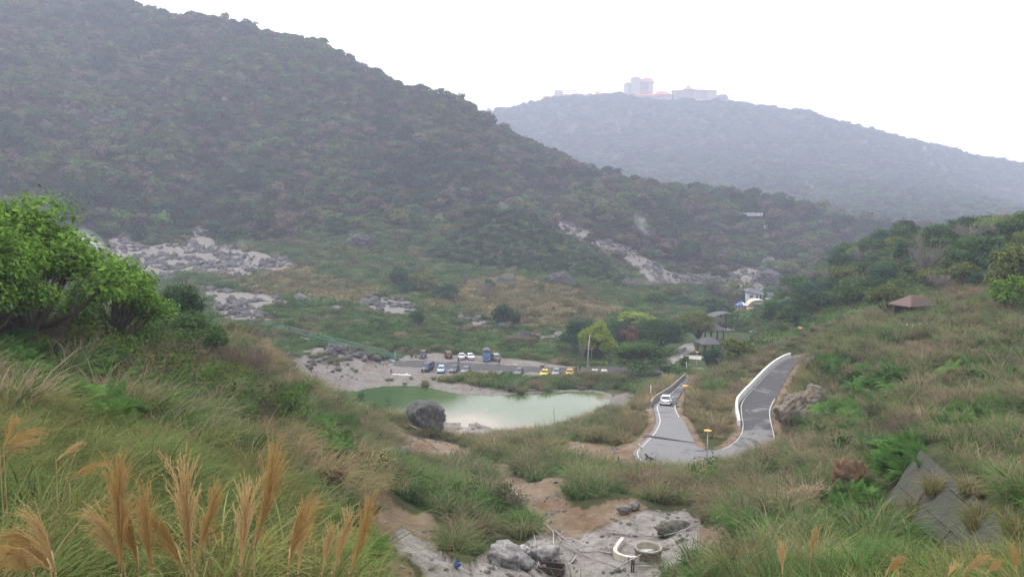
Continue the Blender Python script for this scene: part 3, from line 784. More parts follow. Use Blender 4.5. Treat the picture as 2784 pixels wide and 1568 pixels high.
for i in range(3):     # bare reddish twiggy shrubs
    parts = []
    for q in range(70):
        az, L = rng.uniform(0, 6.28), rng.uniform(0.6, 1.3)
        ln = rng.uniform(0.15, 0.9)
        d0 = np.array([math.cos(az) * ln, math.sin(az) * ln, 1.0]); d0 /= np.linalg.norm(d0)
        p0 = rng.normal(0, 0.12, 3) * [1, 1, 0]
        j = rng.normal(0, 0.10, (3, 3))
        parts.append(tube_np([p0, p0 + d0 * L * 0.35 + j[0] * 0.4, p0 + d0 * L * 0.7 + j[1], p0 + d0 * L + j[2] * 1.6], [0.014, 0.010, 0.007, 0.003], 3) + (1,))
        if q % 2:
            e = p0 + d0 * L * 0.6
            parts.append(tube_np([e, e + rng.normal(0, 0.16, 3), e + rng.normal(0, 0.3, 3) + [0, 0, 0.1]], [0.008, 0.006, 0.003], 3) + (1,))
    c = rng.normal(0, 1, (70, 3)) * [0.4, 0.4, 0.25] + [0, 0, 0.75]
    l = leaf_cloud(rng, c, rng.normal(0, 1, c.shape) + [0, 0, 0.5], 0.05)
    v, f, m = join_np(parts + [l + (0,)]); proto('twig_shrub', i, v, f, [M_FOL, M_TWIG], m)

def crown_points(rng, n, lobes, flat=0.8):
    """points through the outer part of a lumpy crown of radius about 1, sitting on z = 0"""
    lc = rng.normal(0, 1, (lobes, 3)); lc /= np.linalg.norm(lc, axis=1, keepdims=True)
    lc[:, 2] = lc[:, 2] * 0.7 + 0.25
    lc *= rng.uniform(0.35, 0.72, (lobes, 1)); lr = rng.uniform(0.28, 0.48, lobes)
    k = rng.integers(0, lobes, n)
    d = rng.normal(0, 1, (n, 3)); d /= np.linalg.norm(d, axis=1, keepdims=True); d[:, 2] = np.where(d[:, 2] < -0.2, -d[:, 2] * 0.6, d[:, 2])
    p = lc[k] + d * lr[k][:, None] * rng.uniform(0.62, 1.05, (n, 1))
    p[:, 2] = p[:, 2] * flat + flat * 0.95
    return p, d

for i in range(5):     # far trees: crown and stub of a trunk
    p, d = crown_points(rng, 420, 13)
    l = leaf_cloud(rng, p, d * 0.8 + rng.normal(0, 0.4, d.shape) + [0, 0, 0.35], 0.13, 0.7)
    t = tube_np([[0, 0, -0.6], [0.03, 0, 0.3], [0, 0, 0.9]], [0.07, 0.055, 0.03], 4)
    v, f, m = join_np([l + (0,), t + (1,)]); proto('far_tree', i, v, f, [M_FOL, M_BARK], m)

# ------------------------------------------------------------------ scattering of what nobody could count
def scatter_group(collection):
    ng = bpy.data.node_groups.new('scatter_' + collection.name, 'GeometryNodeTree')
    ng.interface.new_socket('Geometry', in_out='INPUT', socket_type='NodeSocketGeometry')
    ng.interface.new_socket('Geometry', in_out='OUTPUT', socket_type='NodeSocketGeometry')
    nn, L = ng.nodes, ng.links.new
    gi, go = nn.new('NodeGroupInput'), nn.new('NodeGroupOutput')
    ci = nn.new('GeometryNodeCollectionInfo'); ci.inputs['Collection'].default_value = collection
    ci.inputs['Separate Children'].default_value = True; ci.inputs['Reset Children'].default_value = True
    ip = nn.new('GeometryNodeInstanceOnPoints'); ip.inputs['Pick Instance'].default_value = True
    def attr(name, typ):
        a = nn.new('GeometryNodeInputNamedAttribute'); a.data_type = typ; a.inputs['Name'].default_value = name; return a.outputs['Attribute']
    L(gi.outputs[0], ip.inputs['Points']); L(ci.outputs[0], ip.inputs['Instance'])
    L(attr('pick', 'INT'), ip.inputs['Instance Index']); L(attr('spin', 'FLOAT_VECTOR'), ip.inputs['Rotation']); L(attr('size', 'FLOAT_VECTOR'), ip.inputs['Scale'])
    L(ip.outputs[0], go.inputs[0])
    return ng

def scatter(name, label, cat, key, x, y, size, tint, pick=None, z=None, tilt=0.10, sink=0.0, flat=None):
    n = len(x)
    if n == 0: return None
    z = ground(x, y) if z is None else z
    P = np.stack([x, y, z - sink], 1).astype(np.float32)
    me = bpy.data.meshes.new(name); me.vertices.add(n); me.vertices.foreach_set('co', P.ravel())
    npk = len(PROTO[key].objects)
    pick = RNG.integers(0, npk, n) if pick is None else pick
    a = me.attributes.new('pick', 'INT', 'POINT'); a.data.foreach_set('value', np.asarray(pick, np.int32))
    sp = np.stack([RNG.normal(0, tilt, n), RNG.normal(0, tilt, n), RNG.uniform(0, 6.283, n) if tilt < 0.5 else RNG.uniform(0, 6.283, n)], 1)
    if key in ('near_tussock', 'tussock', 'valley_grass'): sp[:, 2] = RNG.normal(0, 1.1, n)
    a = me.attributes.new('spin', 'FLOAT_VECTOR', 'POINT'); a.data.foreach_set('vector', sp.astype(np.float32).ravel())
    hs = RNG.uniform(0.85, 1.15, n) if flat is None else flat
    sz = np.stack([size, size, size * hs], 1)
    a = me.attributes.new('size', 'FLOAT_VECTOR', 'POINT'); a.data.foreach_set('vector', sz.astype(np.float32).ravel())
    a = me.attributes.new('tint', 'FLOAT_COLOR', 'POINT'); a.data.foreach_set('color', np.concatenate([tint, np.ones((n, 1))], 1).astype(np.float32).ravel())
    o = link(bpy.data.objects.new(name, me))
    md = o.modifiers.new('scatter', 'NODES'); md.node_group = scatter_group(PROTO[key])
    tag(o, label, cat, kind='stuff')
    return o

def sample_ring(r0, r1, dens, az=43):
    A = math.radians(az)
    n = int(dens * A * (r1 * r1 - r0 * r0))
    r = np.sqrt(RNG.uniform(r0 * r0, r1 * r1, n)); a = RNG.uniform(-A, A, n)
    return np.sin(a) * r, np.cos(a) * r

def masks(x, y):
    bare = np.maximum(g_lookup(G_ROCK, x, y), g_lookup(G_SOIL, x, y)); lawn = g_lookup(G_LAWN, x, y)
    pond = in_poly(x, y, POND_XY); pd, _ = seg_dist(x, y, POND_XY, True)
    lot = in_poly(x, y, LOT_XY); road = in_poly(x, y, ROAD_POLY); rd, _ = seg_dist(x, y, ROAD_POLY, True)
    return bare, lawn, pond | (pd < 0.7), lot, road, np.where(road, 0, rd)

C_GREEN = np.array([0.092, 0.168, 0.052]); C_BRIGHT = np.array([0.125, 0.218, 0.066]); C_OLIVE = np.array([0.165, 0.175, 0.062])
C_BROWN = np.array([0.225, 0.155, 0.112]); C_TAN = np.array([0.290, 0.225, 0.120])
def lerp(a, b, t): return a[None, :] * (1 - t[:, None]) + b[None, :] * t[:, None] if a.ndim == 1 else a * (1 - t[:, None]) + b[None, :] * t[:, None]

def grass_tint(x, y):
    d = np.hypot(x, y)
    n1 = fbm(x / 6, y / 6, 3, 71) * 2; n2 = fbm(x / 14, y / 14, 3, 81) * 2; n3 = fbm(x / 1.5, y / 1.5, 2, 91) * 2
    t = lerp(C_GREEN, C_BRIGHT, smooth(-0.2, 0.5, n1 + 0.5 * n3))
    t = lerp(t, C_OLIVE, smooth(0.1, 0.6, n2 + 0.4 * n3))
    dry = g_lookup(G_DRY, x, y)
    t = lerp(t, C_BROWN, np.clip(smooth(0.12, 0.55, n1 * 0.7 - n2 * 0.6 + 0.5 * n3), 0, 1) * 0.75)
    t = lerp(t, C_TAN, np.clip(dry * 0.75 + 0.25 * n3 * dry, 0, 1))
    return t * (1 + 0.25 * n3[:, None]) * RNG.uniform(0.5, 1.4, (len(x), 1)) * (1 - 0.15 * smooth(165, 230, d))[:, None]

REFINE = {}
def lay_grass(name, label, key, r0, r1, dens, s0, s1, bare_keep=0.0):
    x, y = sample_ring(r0, r1, dens)
    bare, lawn, pond, lot, road, rd = masks(x, y)
    nz = fbm(x / 4, y / 4, 2, 101) * 2
    r__ = np.hypot(x, y); k__ = 0.8 / r__
    for q__ in (1 - k__, 1 + k__, 1 - k__ * 2):
        bare = np.maximum(bare, np.where(r__ < 170, np.maximum(g_lookup(G_ROCK, x * q__, y * q__), g_lookup(G_SOIL, x * q__, y * q__)), 0))
    ok = (bare + 0.2 * nz < 0.42) & (lawn < 0.5) & ~pond & ~lot & (rd > 0.9)
    ok &= ~in_keepout(x, y) & ~in_poly(x, y, WALL_XY) & ~((seg_dist(x, y, WALL_XY, True)[0] < 0.9) & (r__ < 60))
    a_ = np.arctan2(x, y); r_ = np.hypot(x, y)
    ok &= ~((a_ > -0.19) & (a_ < 0.24) & (r_ < 33)) & ~((a_ >= 0.24) & (r_ < 11)) & ~((a_ > -0.42) & (r_ < 6.5))
    x, y = x[ok], y[ok]
    s = RNG.uniform(s0, s1, len(x)) * (1 + 0.25 * fbm(x / 5, y / 5, 2, 111) * 2)
    rd = rd[ok]; s *= 0.5 + 0.5 * smooth(0.8, 3.0, rd)
    npk = len(PROTO[key].objects)
    seed = fbm(x / 8, y / 8, 3, 121) * 2 + RNG.normal(0, 0.25, len(x))
    pick = np.clip(((seed + 0.7) / 1.4 * npk).astype(int), 0, npk - 1)
    return scatter(name, label, 'grass', key, x, y, s, grass_tint(x, y), pick, sink=0.05)

KEEP = []      # discs (x, y, r) kept free of grass for things that stand there
def in_keepout(x, y):
    m = np.zeros(len(x), bool)
    for kx, ky, kr in KEEP: m |= (x - kx) ** 2 + (y - ky) ** 2 < kr * kr
    return m
# ------------------------------------------------------------------ grass cover
def grow_grass():
    lay_grass('foreground_grass', 'long green silvergrass covering the slope nearest the viewer', 'near_tussock', 4.5, 32, 1.5, 0.7, 1.6)
    lay_grass('slope_grass', 'green and purplish brown tussock grass covering the near slopes', 'tussock', 30, 80, 0.80, 0.8, 1.9)
    lay_grass('hillside_grass', 'tussock grass around the hairpin road, pond and gully', 'tussock', 80, 165, 0.55, 0.9, 2.1)
    lay_grass('valley_grass', 'coarse grass over the valley floor behind the parked cars', 'valley_grass', 165, 270, 0.32, 1.2, 2.2)
    lay_grass('distant_grass', 'coarse grass over the far valley floor below the hills', 'valley_grass', 270, 470, 0.14, 2.0, 3.6)

# ------------------------------------------------------------------ woods on the hills
WOOD_TINTS = np.array([[0.026, 0.046, 0.018], [0.042, 0.074, 0.024], [0.066, 0.122, 0.036], [0.100, 0.116, 0.036], [0.115, 0.090, 0.068], [0.028, 0.066, 0.036]])
CONE_PX = [(1160, 700), (1290, 600), (1380, 548), (1500, 610), (1690, 760), (1700, 850), (1600, 800), (1500, 760), (1400, 735), (1200, 715)]
def wood_tint(x, y):
    n = len(x)
    w = fbm(x / 55, y / 55, 3, 131) * 3.0 + RNG.normal(0, 0.22, n)
    k = np.clip(((w + 0.9) / 1.8 * 6).astype(int), 0, 5)
    perm = np.array([5, 0, 1, 4, 2, 3])
    t = WOOD_TINTS[perm[k]]
    return t * RNG.uniform(0.6, 1.35, (n, 1))

def grow_woods():
    # big left hill and its spurs
    x, y = sample_ring(425, 1000, 0.034)
    d = np.hypot(x, y); u, v = to_pix(x, y, ground(x, y))
    bare, lawn, pond, lot, road, rd = masks(x, y)
    ok = (bare < 0.5) & (RNG.uniform(0, 1, len(x)) < smooth(420, 475, d) * (0.55 + 0.45 * smooth(-0.25, 0.1, fbm(x / 35, y / 35, 2, 141))) + 0.02)
    ok &= (u > -160) & (u < 2950)
    ok &= ~((u > 1500) & (v > 640) & (RNG.uniform(0, 1, len(x)) < 0.45))
    x, y = x[ok], y[ok]
    s = 2.2 + 5.0 * RNG.uniform(0, 1, len(x)) ** 2.0
    scatter('hillside_wood', 'dense mixed wood covering the big left hill and its spurs', 'wood', 'far_tree', x, y, s, wood_tint(x, y), flat=RNG.uniform(0.75, 1.25, len(x)), sink=0.4)
    # undergrowth between the trees
    x, y = sample_ring(415, 950, 0.045)
    d = np.hypot(x, y); u, v = to_pix(x, y, ground(x, y))
    bare = masks(x, y)[0]
    ok = (bare < 0.5) & (u > -160) & (u < 2950)
    x, y = x[ok], y[ok]
    t = lerp(np.array([0.045, 0.062, 0.024]), np.array([0.095, 0.080, 0.048]), smooth(-0.3, 0.5, fbm(x / 40, y / 40, 3, 151) * 2 + RNG.normal(0, .2, len(x))))
    scatter('hillside_undergrowth', 'low scrub filling the gaps of the hillside wood', 'scrub', 'valley_grass', x, y, RNG.uniform(2.5, 4.5, len(x)), t, flat=RNG.uniform(0.5, 0.8, len(x)))
    # cone-shaped spur behind the valley floor
    x, y = sample_ring(360, 480, 0.11, 20)
    u, v = to_pix(x, y, ground(x, y))
    ok = in_poly(u, v, CONE_PX) & (masks(x, y)[0] < 0.5)
    x, y = x[ok], y[ok]
    t = WOOD_TINTS[RNG.choice([0, 0, 1, 1, 2], len(x))] * RNG.uniform(0.7, 1.1, (len(x), 1))
    scatter('spur_wood', 'dark green bushes covering the small cone-shaped spur', 'wood', 'far_tree', x, y, RNG.uniform(1.5, 3.2, len(x)), t, flat=RNG.uniform(0.7, 1.0, len(x)), sink=0.3)
    # far hill below the hotels
    x, y = sample_ring(1000, 2180, 0.0105, 40)
    u, v = to_pix(x, y, ground(x, y))
    ok = (u > 1150) & (u < 2900)
    x, y = x[ok], y[ok]
    t = WOOD_TINTS[RNG.choice([0, 1, 5, 2], len(x))] * RNG.uniform(0.8, 1.2, (len(x), 1))
    scatter('distant_wood', 'hazy wood covering the far hill below the hotels', 'wood', 'far_tree', x, y, RNG.uniform(5.5, 9.5, len(x)), t, flat=RNG.uniform(0.6, 0.95, len(x)), sink=0.6)
    # bushes dotted over slopes and valley
    x, y = sample_ring(36, 420, 0.018)
    bare, lawn, pond, lot, road, rd = masks(x, y)
    d = np.hypot(x, y)
    ok = (bare < 0.4) & (lawn < 0.5) & ~pond & ~lot & (rd > 4) & (fbm(x / 18, y / 18, 2, 161) > -0.02) & ~in_keepout(x, y) & ~((seg_dist(x, y, WALL_XY, True)[0] < 1.5) | in_poly(x, y, WALL_XY))
    x, y = x[ok], y[ok]; d = d[ok]
    t = WOOD_TINTS[RNG.choice([1, 2, 3, 4], len(x), p=[.3, .35, .2, .15])] * RNG.uniform(0.9, 1.35, (len(x), 1))
    scatter('scattered_bushes', 'low leafy bushes growing among the grass', 'bushes', 'shrub', x, y, RNG.uniform(0.5, 1.1, len(x)) * (1 + d / 260), t, tilt=0.15)

def grow_ferns():
    """bright fern patches and reddish twiggy scrub, placed where the photograph shows them"""
    FERN = [(80, 1010, 90, 45, 26), (60, 960, 80, 30, 22), (230, 1120, 60, 40, 12), (330, 1150, 60, 35, 14), (900, 1215, 60, 45, 34), (860, 1180, 60, 30, 22), (780, 1120, 60, 30, 16), (950, 1480, 40, 35, 22), (980, 1530, 45, 30, 24),
            (2280, 1000, 25, 25, 16), (2350, 1060, 50, 40, 26), (2420, 1040, 40, 25, 18), (2290, 1120, 40, 25, 16), (2450, 1250, 40, 30, 30), (2420, 1290, 35, 25, 22), (2300, 1380, 35, 22, 22), (2330, 1360, 30, 20, 14),
            (2220, 1170, 50, 20, 14), (940, 1100, 40, 20, 12), (320, 1010, 70, 30, 12), (2600, 1150, 60, 40, 8), (2650, 1000, 60, 40, 8)]
    X, Y, S = [], [], []
    for u, v, su, sv, n in FERN:
        for k in range(int(n * 1.3)):
            p = hit(u + RNG.normal(0, su * 0.6), v + RNG.normal(0, sv * 0.6)); d = math.hypot(p.x, p.y)
            X.append(p.x); Y.append(p.y); S.append(RNG.uniform(0.55, 1.15) * (1 + d / 110))
    X, Y, S = map(np.array, (X, Y, S))
    t = np.array([0.082, 0.165, 0.040])[None, :] * RNG.uniform(0.5, 1.45, (len(X), 1))
    KEEP.extend((a, b, .6 * c) for a, b, c in zip(X, Y, S)); scatter('fern_patches', 'bright green fern patches among the slope grass', 'ferns', 'fern', X, Y, S, t, z=ground(X, Y) + 0.3, tilt=0.45)
    TWIG = [(60, 900, 80, 25, 26), (160, 930, 70, 25, 22), (430, 1030, 60, 40, 22), (560, 1020, 60, 40, 22), (680, 1010, 50, 30, 16), (600, 970, 80, 25, 14), (700, 1130, 50, 25, 8), (2440, 1190, 40, 15, 7), (720, 930, 30, 20, 6), (380, 800, 30, 20, 0)]
    X, Y, S = [], [], []
    for u, v, su, sv, n in TWIG:
        for k in range(n):
            p = hit(u + RNG.normal(0, su * 0.5), v + RNG.normal(0, sv * 0.5)); X.append(p.x); Y.append(p.y); S.append(RNG.uniform(1.0, 2.0))
    X, Y, S = map(np.array, (X, Y, S))
    t = np.array([0.12, 0.10, 0.035])[None, :] * RNG.uniform(0.6, 1.2, (len(X), 1))
    KEEP.extend((a, b, .55 * c) for a, b, c in zip(X, Y, S)); scatter('twiggy_scrub', 'reddish brown leafless scrub on the left slope', 'scrub', 'twig_shrub', X, Y, S, t, tilt=0.2)
    SHR = [(430, 1050, 50, 30, 8), (560, 1060, 40, 25, 6), (620, 1050, 30, 25, 6), (240, 930, 70, 25, 16), (380, 960, 60, 20, 8), (1010, 1150, 30, 40, 4), (700, 1140, 60, 30, 6), (830, 1080, 60, 20, 5), (100, 880, 60, 20, 6), (2260, 1010, 20, 15, 5), (500, 960, 60, 15, 6), (300, 990, 60, 20, 4)]
    X, Y, S = [], [], []
    for u, v, su, sv, n in SHR:
        for k in range(n):
            p = hit(u + RNG.normal(0, su * 0.5), v + RNG.normal(0, sv * 0.5)); X.append(p.x); Y.append(p.y); S.append(RNG.uniform(1.0, 1.7))
    X, Y, S = map(np.array, (X, Y, S))
    t = np.array([[0.075, 0.13, 0.03], [0.10, 0.125, 0.03], [0.06, 0.11, 0.03]])[RNG.integers(0, 3, len(X))]
    KEEP.extend((a, b, .7 * c) for a, b, c in zip(X, Y, S)); scatter('slope_shrubs', 'leafy yellowish green shrubs on the left slope', 'shrubs', 'shrub', X, Y, S, t, tilt=0.15)

def extra_grass():
    # taller clumps along the far pond shore and the edges of the bank
    X, Y, S = [], [], []
    for a, b, n, s0, s1 in [((1180, 1030), (1480, 1040), 40, 1.0, 1.5), ((1480, 1040), (1700, 1035), 90, 1.3, 2.1), ((1380, 1055), (1430, 1062), 8, 1.5, 2.1), ((1455, 1050), (1500, 1055), 10, 1.4, 2.0), ((1560, 1050), (1700, 1052), 34, 1.2, 1.9), ((1570, 1030), (1700, 1034), 50, 2.0, 2.8),
                            ((1142, 1050), (1162, 1052), 4, 1.1, 1.4), ((1105, 1045), (1112, 1047), 2, .8, 1.0), ((1055, 1040), (1062, 1042), 2, .7, .9), ((845, 965), (930, 985), 16, .9, 1.4), ((760, 975), (850, 960), 14, .9, 1.3), ((950, 1005), (968, 1012), 4, .7, 1.0), ((1490, 1090), (1720, 1140), 60, 1.1, 1.8), ((1330, 1215), (1560, 1180), 70, 1.2, 1.9), ((1400, 1290), (1480, 1250), 40, 1.2, 1.8)]:
        for k in range(n):
            t = RNG.uniform(0, 1); p = hit(a[0] + (b[0] - a[0]) * t + RNG.normal(0, 6), a[1] + (b[1] - a[1]) * t + RNG.normal(0, 5), 0.0, 150.0 if a[1] < 1056 else 3.0)
            X.append(p.x); Y.append(p.y); S.append(RNG.uniform(s0, s1))
    X, Y, S = map(np.array, (X, Y, S)); ok = ~in_poly(X, Y, POND_XY) & ~in_poly(X, Y, LOT_XY) & ~in_poly(X, Y, ROAD_POLY); X, Y, S = X[ok], Y[ok], S[ok]
    scatter('shore_grass', 'tall tussock clumps along the pond shore and road foot', 'grass', 'tussock', X, Y, S, grass_tint(X, Y) * .9)
    # grass sprouting from the retaining wall
    X, Y, Z = [], [], []
    for a, b, n in [(.42, .42, 5), (.34, .9, 3), (.75, .25, 3), (.15, 1.0, 3), (.62, .0, 3), (.9, .05, 3)]:
        for k in range(n):
            p = WALL_PTS[0].lerp(WALL_PTS[1], min(max(a + RNG.normal(0, .02), 0), 1)).lerp(WALL_PTS[3].lerp(WALL_PTS[2], a), b + RNG.normal(0, .05)); X.append(p.x); Y.append(p.y); Z.append(p.z + .05)
    X, Y, Z = map(np.array, (X, Y, Z)); scatter('wall_grass', 'grass tufts sprouting from the concrete retaining wall', 'grass', 'tussock', X, Y, RNG.uniform(.5, .95, len(X)), np.tile(C_OLIVE, (len(X), 1)), z=Z)
    # crags on the big hill
for _u, _d, _r in ((2055, 388, 24), (2020, 375, 20), (2085, 372, 20), (2050, 418, 16), (2050, 352, 16)):
    _x, _y, _ = pix_at_dist(_u, 835, _d); KEEP.append((float(_x), float(_y), _r))
grow_ferns(); grow_grass(); grow_woods(); extra_grass()
# ------------------------------------------------------------------ shape builder for made things
class MB:
    def __init__(self): self.v, self.f = [], []
    def add(self, vs, fs):
        o = len(self.v); self.v += [tuple(map(float, p)) for p in vs]; self.f += [tuple(i + o for i in f) for f in fs]; return self
    def box(self, c, s, rz=0.0, rx=0.0, ry=0.0, taper=1.0):
        M = Matrix.Translation(c) @ Matrix.Rotation(rz, 4, 'Z') @ Matrix.Rotation(ry, 4, 'Y') @ Matrix.Rotation(rx, 4, 'X')
        vs = []
        for z in (-.5, .5):
            k = taper if z > 0 else 1.0
            for x, y in ((-.5, -.5), (.5, -.5), (.5, .5), (-.5, .5)): vs.append(M @ Vector((x * s[0] * k, y * s[1] * k, z * s[2])))
        return self.add(vs, [(3, 2, 1, 0), (4, 5, 6, 7), (0, 1, 5, 4), (1, 2, 6, 5), (2, 3, 7, 6), (3, 0, 4, 7)])
    def tube(self, pts, r, sides=8, caps=True):
        pts = [Vector(p) for p in pts]
        rad = r if isinstance(r, (list, tuple)) else [r] * len(pts)
        v, f = tube_np([p[:] for p in pts], rad, sides)
        n = len(pts); fs = [tuple(x) for x in f]
        if caps: fs += [tuple(range(sides))[::-1], tuple(range((n - 1) * sides, n * sides))]
        return self.add(v, fs)
    def lathe(self, prof, c=(0, 0, 0), sides=20, cap=False):
        vs, fs, n = [], [], len(prof)
        for k in range(sides):
            a = 2 * math.pi * k / sides
            for r, z in prof: vs.append((c[0] + r * math.cos(a), c[1] + r * math.sin(a), c[2] + z))
        for k in range(sides):
            q = (k + 1) % sides
            for i in range(n - 1): fs.append((k * n + i, q * n + i, q * n + i + 1, k * n + i + 1))
        if cap: fs.append(tuple(k * n + n - 1 for k in range(sides)))
        return self.add(vs, fs)
    def poly_prism(self, pts, z0, z1):
        n = len(pts)
        vs = [(p[0], p[1], z0) for p in pts] + [(p[0], p[1], z1) for p in pts]
        return self.add(vs, [tuple(range(n))[::-1], tuple(range(n, 2 * n))] + [(i, (i + 1) % n, n + (i + 1) % n, n + i) for i in range(n)])
    def hip(self, w, d, z0, h, ridge=0.0, over=0.0, curve=0.0, thick=0.12):
        """hipped roof, ridge along x, eaves at z0; curve lifts the corners"""
        W, D = w / 2 + over, d / 2 + over
        R = ridge / 2
        rows = []
        for t in (0.0, 0.33, 0.66, 1.0):
            zc = z0 + h * (t if curve == 0 else t ** (1 + curve))
            x, y = W + (R - W) * t, D * (1 - t)
            rows.append([(-x, -y, zc), (x, -y, zc), (x, y, zc), (-x, y, zc)])
        vs = [p for r in rows for p in r]; fs = []
        for k in range(3):
            for i in range(4): fs.append((k * 4 + i, k * 4 + (i + 1) % 4, (k + 1) * 4 + (i + 1) % 4, (k + 1) * 4 + i))
        b = len(vs); vs += [(-W, -D, z0 - thick), (W, -D, z0 - thick), (W, D, z0 - thick), (-W, D, z0 - thick)]
        fs += [(b + 3, b + 2, b + 1, b)] + [(b + i, b + (i + 1) % 4, (i + 1) % 4, i) for i in range(4)]
        return self.add(vs, fs)
    def mesh(self, name, mat, smooth_=False):
        me = bpy.data.meshes.new(name); me.from_pydata(self.v, [], self.f); me.materials.append(mat)
        if smooth_: me.polygons.foreach_set('use_smooth', np.ones(len(me.polygons), bool))
        me.update(); return me
    def build(self, name, mat, parent=None, smooth_=False, loc=None, rz=0.0):
        o = link(bpy.data.objects.new(name, self.mesh(name, mat, smooth_)))
        if parent is not None: o.parent = parent
        if loc is not None: o.location = loc
        if rz: o.rotation_euler = (0, 0, rz)
        return o

def child(name, me, parent, loc=(0, 0, 0), rot=(0, 0, 0), scale=(1, 1, 1)):
    o = link(bpy.data.objects.new(name, me)); o.parent = parent
    o.location = loc; o.rotation_euler = rot; o.scale = scale
    return o

def copy_tree(o, parent=None):
    c = o.copy(); col.objects.link(c); c.parent = parent
    for ch in o.children: copy_tree(ch, c)
    return c

# ------------------------------------------------------------------ trees
def tree_np(seed, lobes, nleaf, leaf, flat=0.8, low=0.45, lean=0.0, spread=0.24, limbs=True):
    """unit tree: crown radius about 1 on a trunk, base at the origin"""
    g = np.random.default_rng(seed)
    lc = g.normal(0, 1, (lobes, 3)); lc /= np.linalg.norm(lc, axis=1, keepdims=True)
    lc[:, 2] = np.where(lc[:, 2] < -0.35, -lc[:, 2], lc[:, 2])
    lc *= g.uniform(0.45, 0.85, (lobes, 1))
    lc[:, 2] = lc[:, 2] * flat + low + flat * 0.55
    lr = g.uniform(0.6, 1.2, lobes) * spread
    k = g.integers(0, lobes, nleaf)
    d = g.normal(0, 1, (nleaf, 3)); d /= np.linalg.norm(d, axis=1, keepdims=True)
    p = lc[k] + d * (lr[k] * g.uniform(0.25, 1.15, nleaf) ** 0.6)[:, None] * [1.15, 1.15, 0.75]
    nrm = d * 0.55 + [0, 0, 0.6] + g.normal(0, 0.38, d.shape)
    crown = leaf_cloud(g, p, nrm, leaf)
    parts = [tube_np([[0, 0, -0.25], [lean * .2, 0.01, low * .4], [lean * .5 + .03, 0.02, low * .9], [lean, 0, low + flat * .5]], [0.085, 0.065, 0.05, 0.02], 7)]
    if limbs:
        for q in range(lobes):
            s = np.array([lean * .4, 0, low * g.uniform(0.35, 0.95)]); e = lc[q]
            m = s * 0.5 + e * 0.5 + g.normal(0, 0.05, 3) - [0, 0, 0.06]
            parts.append(tube_np([s, m, e], [0.034, 0.022, 0.008], 5))
            for b in range(3):
                e2 = e + g.normal(0, 0.4, 3) * lr[q]
                parts.append(tube_np([m * 0.4 + e * 0.6, (e + e2) / 2, e2], [0.014, 0.009, 0.004], 4))
    tv, tf, _ = join_np(parts)
    return (tv, tf), crown

def bare_np(seed, n=46):
    g = np.random.default_rng(seed); parts = []
    parts.append(tube_np([[0, 0, -0.25], [0.02, 0, 0.35], [0, 0.02, 0.8]], [0.06, 0.045, 0.03], 6)); twigs = []
    for q in range(n):
        az = g.uniform(0, 6.28); up = g.uniform(0.5, 1.25); h = g.uniform(0.3, 0.8)
        e = np.array([math.cos(az) * g.uniform(.3, .95), math.sin(az) * g.uniform(.3, .95), h + up * 0.8])
        s = np.array([0, 0, h]); m = s * .5 + e * .5 + g.normal(0, .06, 3)
        parts.append(tube_np([s, m, e], [0.022, 0.014, 0.006], 4))
        for b in range(7):
            t = g.uniform(0.4, 1); p0 = s + (e - s) * t
            p1 = p0 + (e - s) * 0.22 + g.normal(0, 0.16, 3) + [0, 0, .05]
            twigs.append(tube_np([p0, (p0 + p1) / 2 + g.normal(0, .02, 3), p1], [0.010, 0.007, 0.004], 3))
    a = join_np(parts); b = join_np(twigs)
    return (a[0], a[1]), (b[0], b[1])

TREE_COL = {'evergreen': (0.036, 0.072, 0.028), 'broadleaf': (0.068, 0.120, 0.036), 'olive': (0.115, 0.140, 0.042), 'lime': (0.225, 0.285, 0.040), 'blue': (0.042, 0.088, 0.048), 'fresh': (0.120, 0.220, 0.034), 'rust': (0.19, 0.11, 0.075)}
M_TREE = {k: leafy('leaves_' + k, c, False, 0.28, 0.62, 0.7) for k, c in TREE_COL.items()}
M_GREY = plain('grey_bark', (0.20, 0.175, 0.155), 0.9, vary=0.25)
LIB = {}
def tree_lib(kind, variant, fine=False):
    """(trunk mesh, crown mesh) shared by trees of one kind"""
    key = (kind, variant, fine)
    if key not in LIB:
        s = hash(kind) % 1 + sum(map(ord, kind)) * 7 + variant * 31
        if kind == 'leafless': t, c = bare_np(s); mats = (M_GREY, M_GREY)
        else:
            shp = {'evergreen': (22, .85, .25, .36), 'broadleaf': (20, .80, .28, .33), 'olive': (18, .75, .30, .32), 'lime': (20, .85, .30, .32), 'blue': (20, .80, .25, .36), 'fresh': (36, .82, .26, .25), 'rust': (12, .9, .4, .24)}[kind]
            t, c = tree_np(s, shp[0], (15000 if kind == 'fresh' else 10000) if fine else 2300, (0.029 if kind == 'fresh' else 0.036) if fine else 0.070, shp[1], shp[2], 0.1 * (variant - 1), shp[3])
            mats = (M_BARK, M_TREE[kind])
        LIB[key] = (np_mesh('trunk', t[0], t[1], [mats[0]], True), np_mesh('crown', c[0], c[1], [mats[1]]))
    return LIB[key]

def plant_tree(name, kind, variant, pos, R, H, label, group=None, cat='tree', rz=None, fine=False):
    t, c = tree_lib(kind, variant, fine)
    top = 1.62 if kind != 'leafless' else 1.7
    e = empty(name, pos, random.uniform(0, 6.28) if rz is None else rz)
    e.scale = (R, R, H / top)
    child('trunk', t, e); child('branches' if kind == 'leafless' else 'crown', c, e)
    tag(e, label, cat, group)
    return e

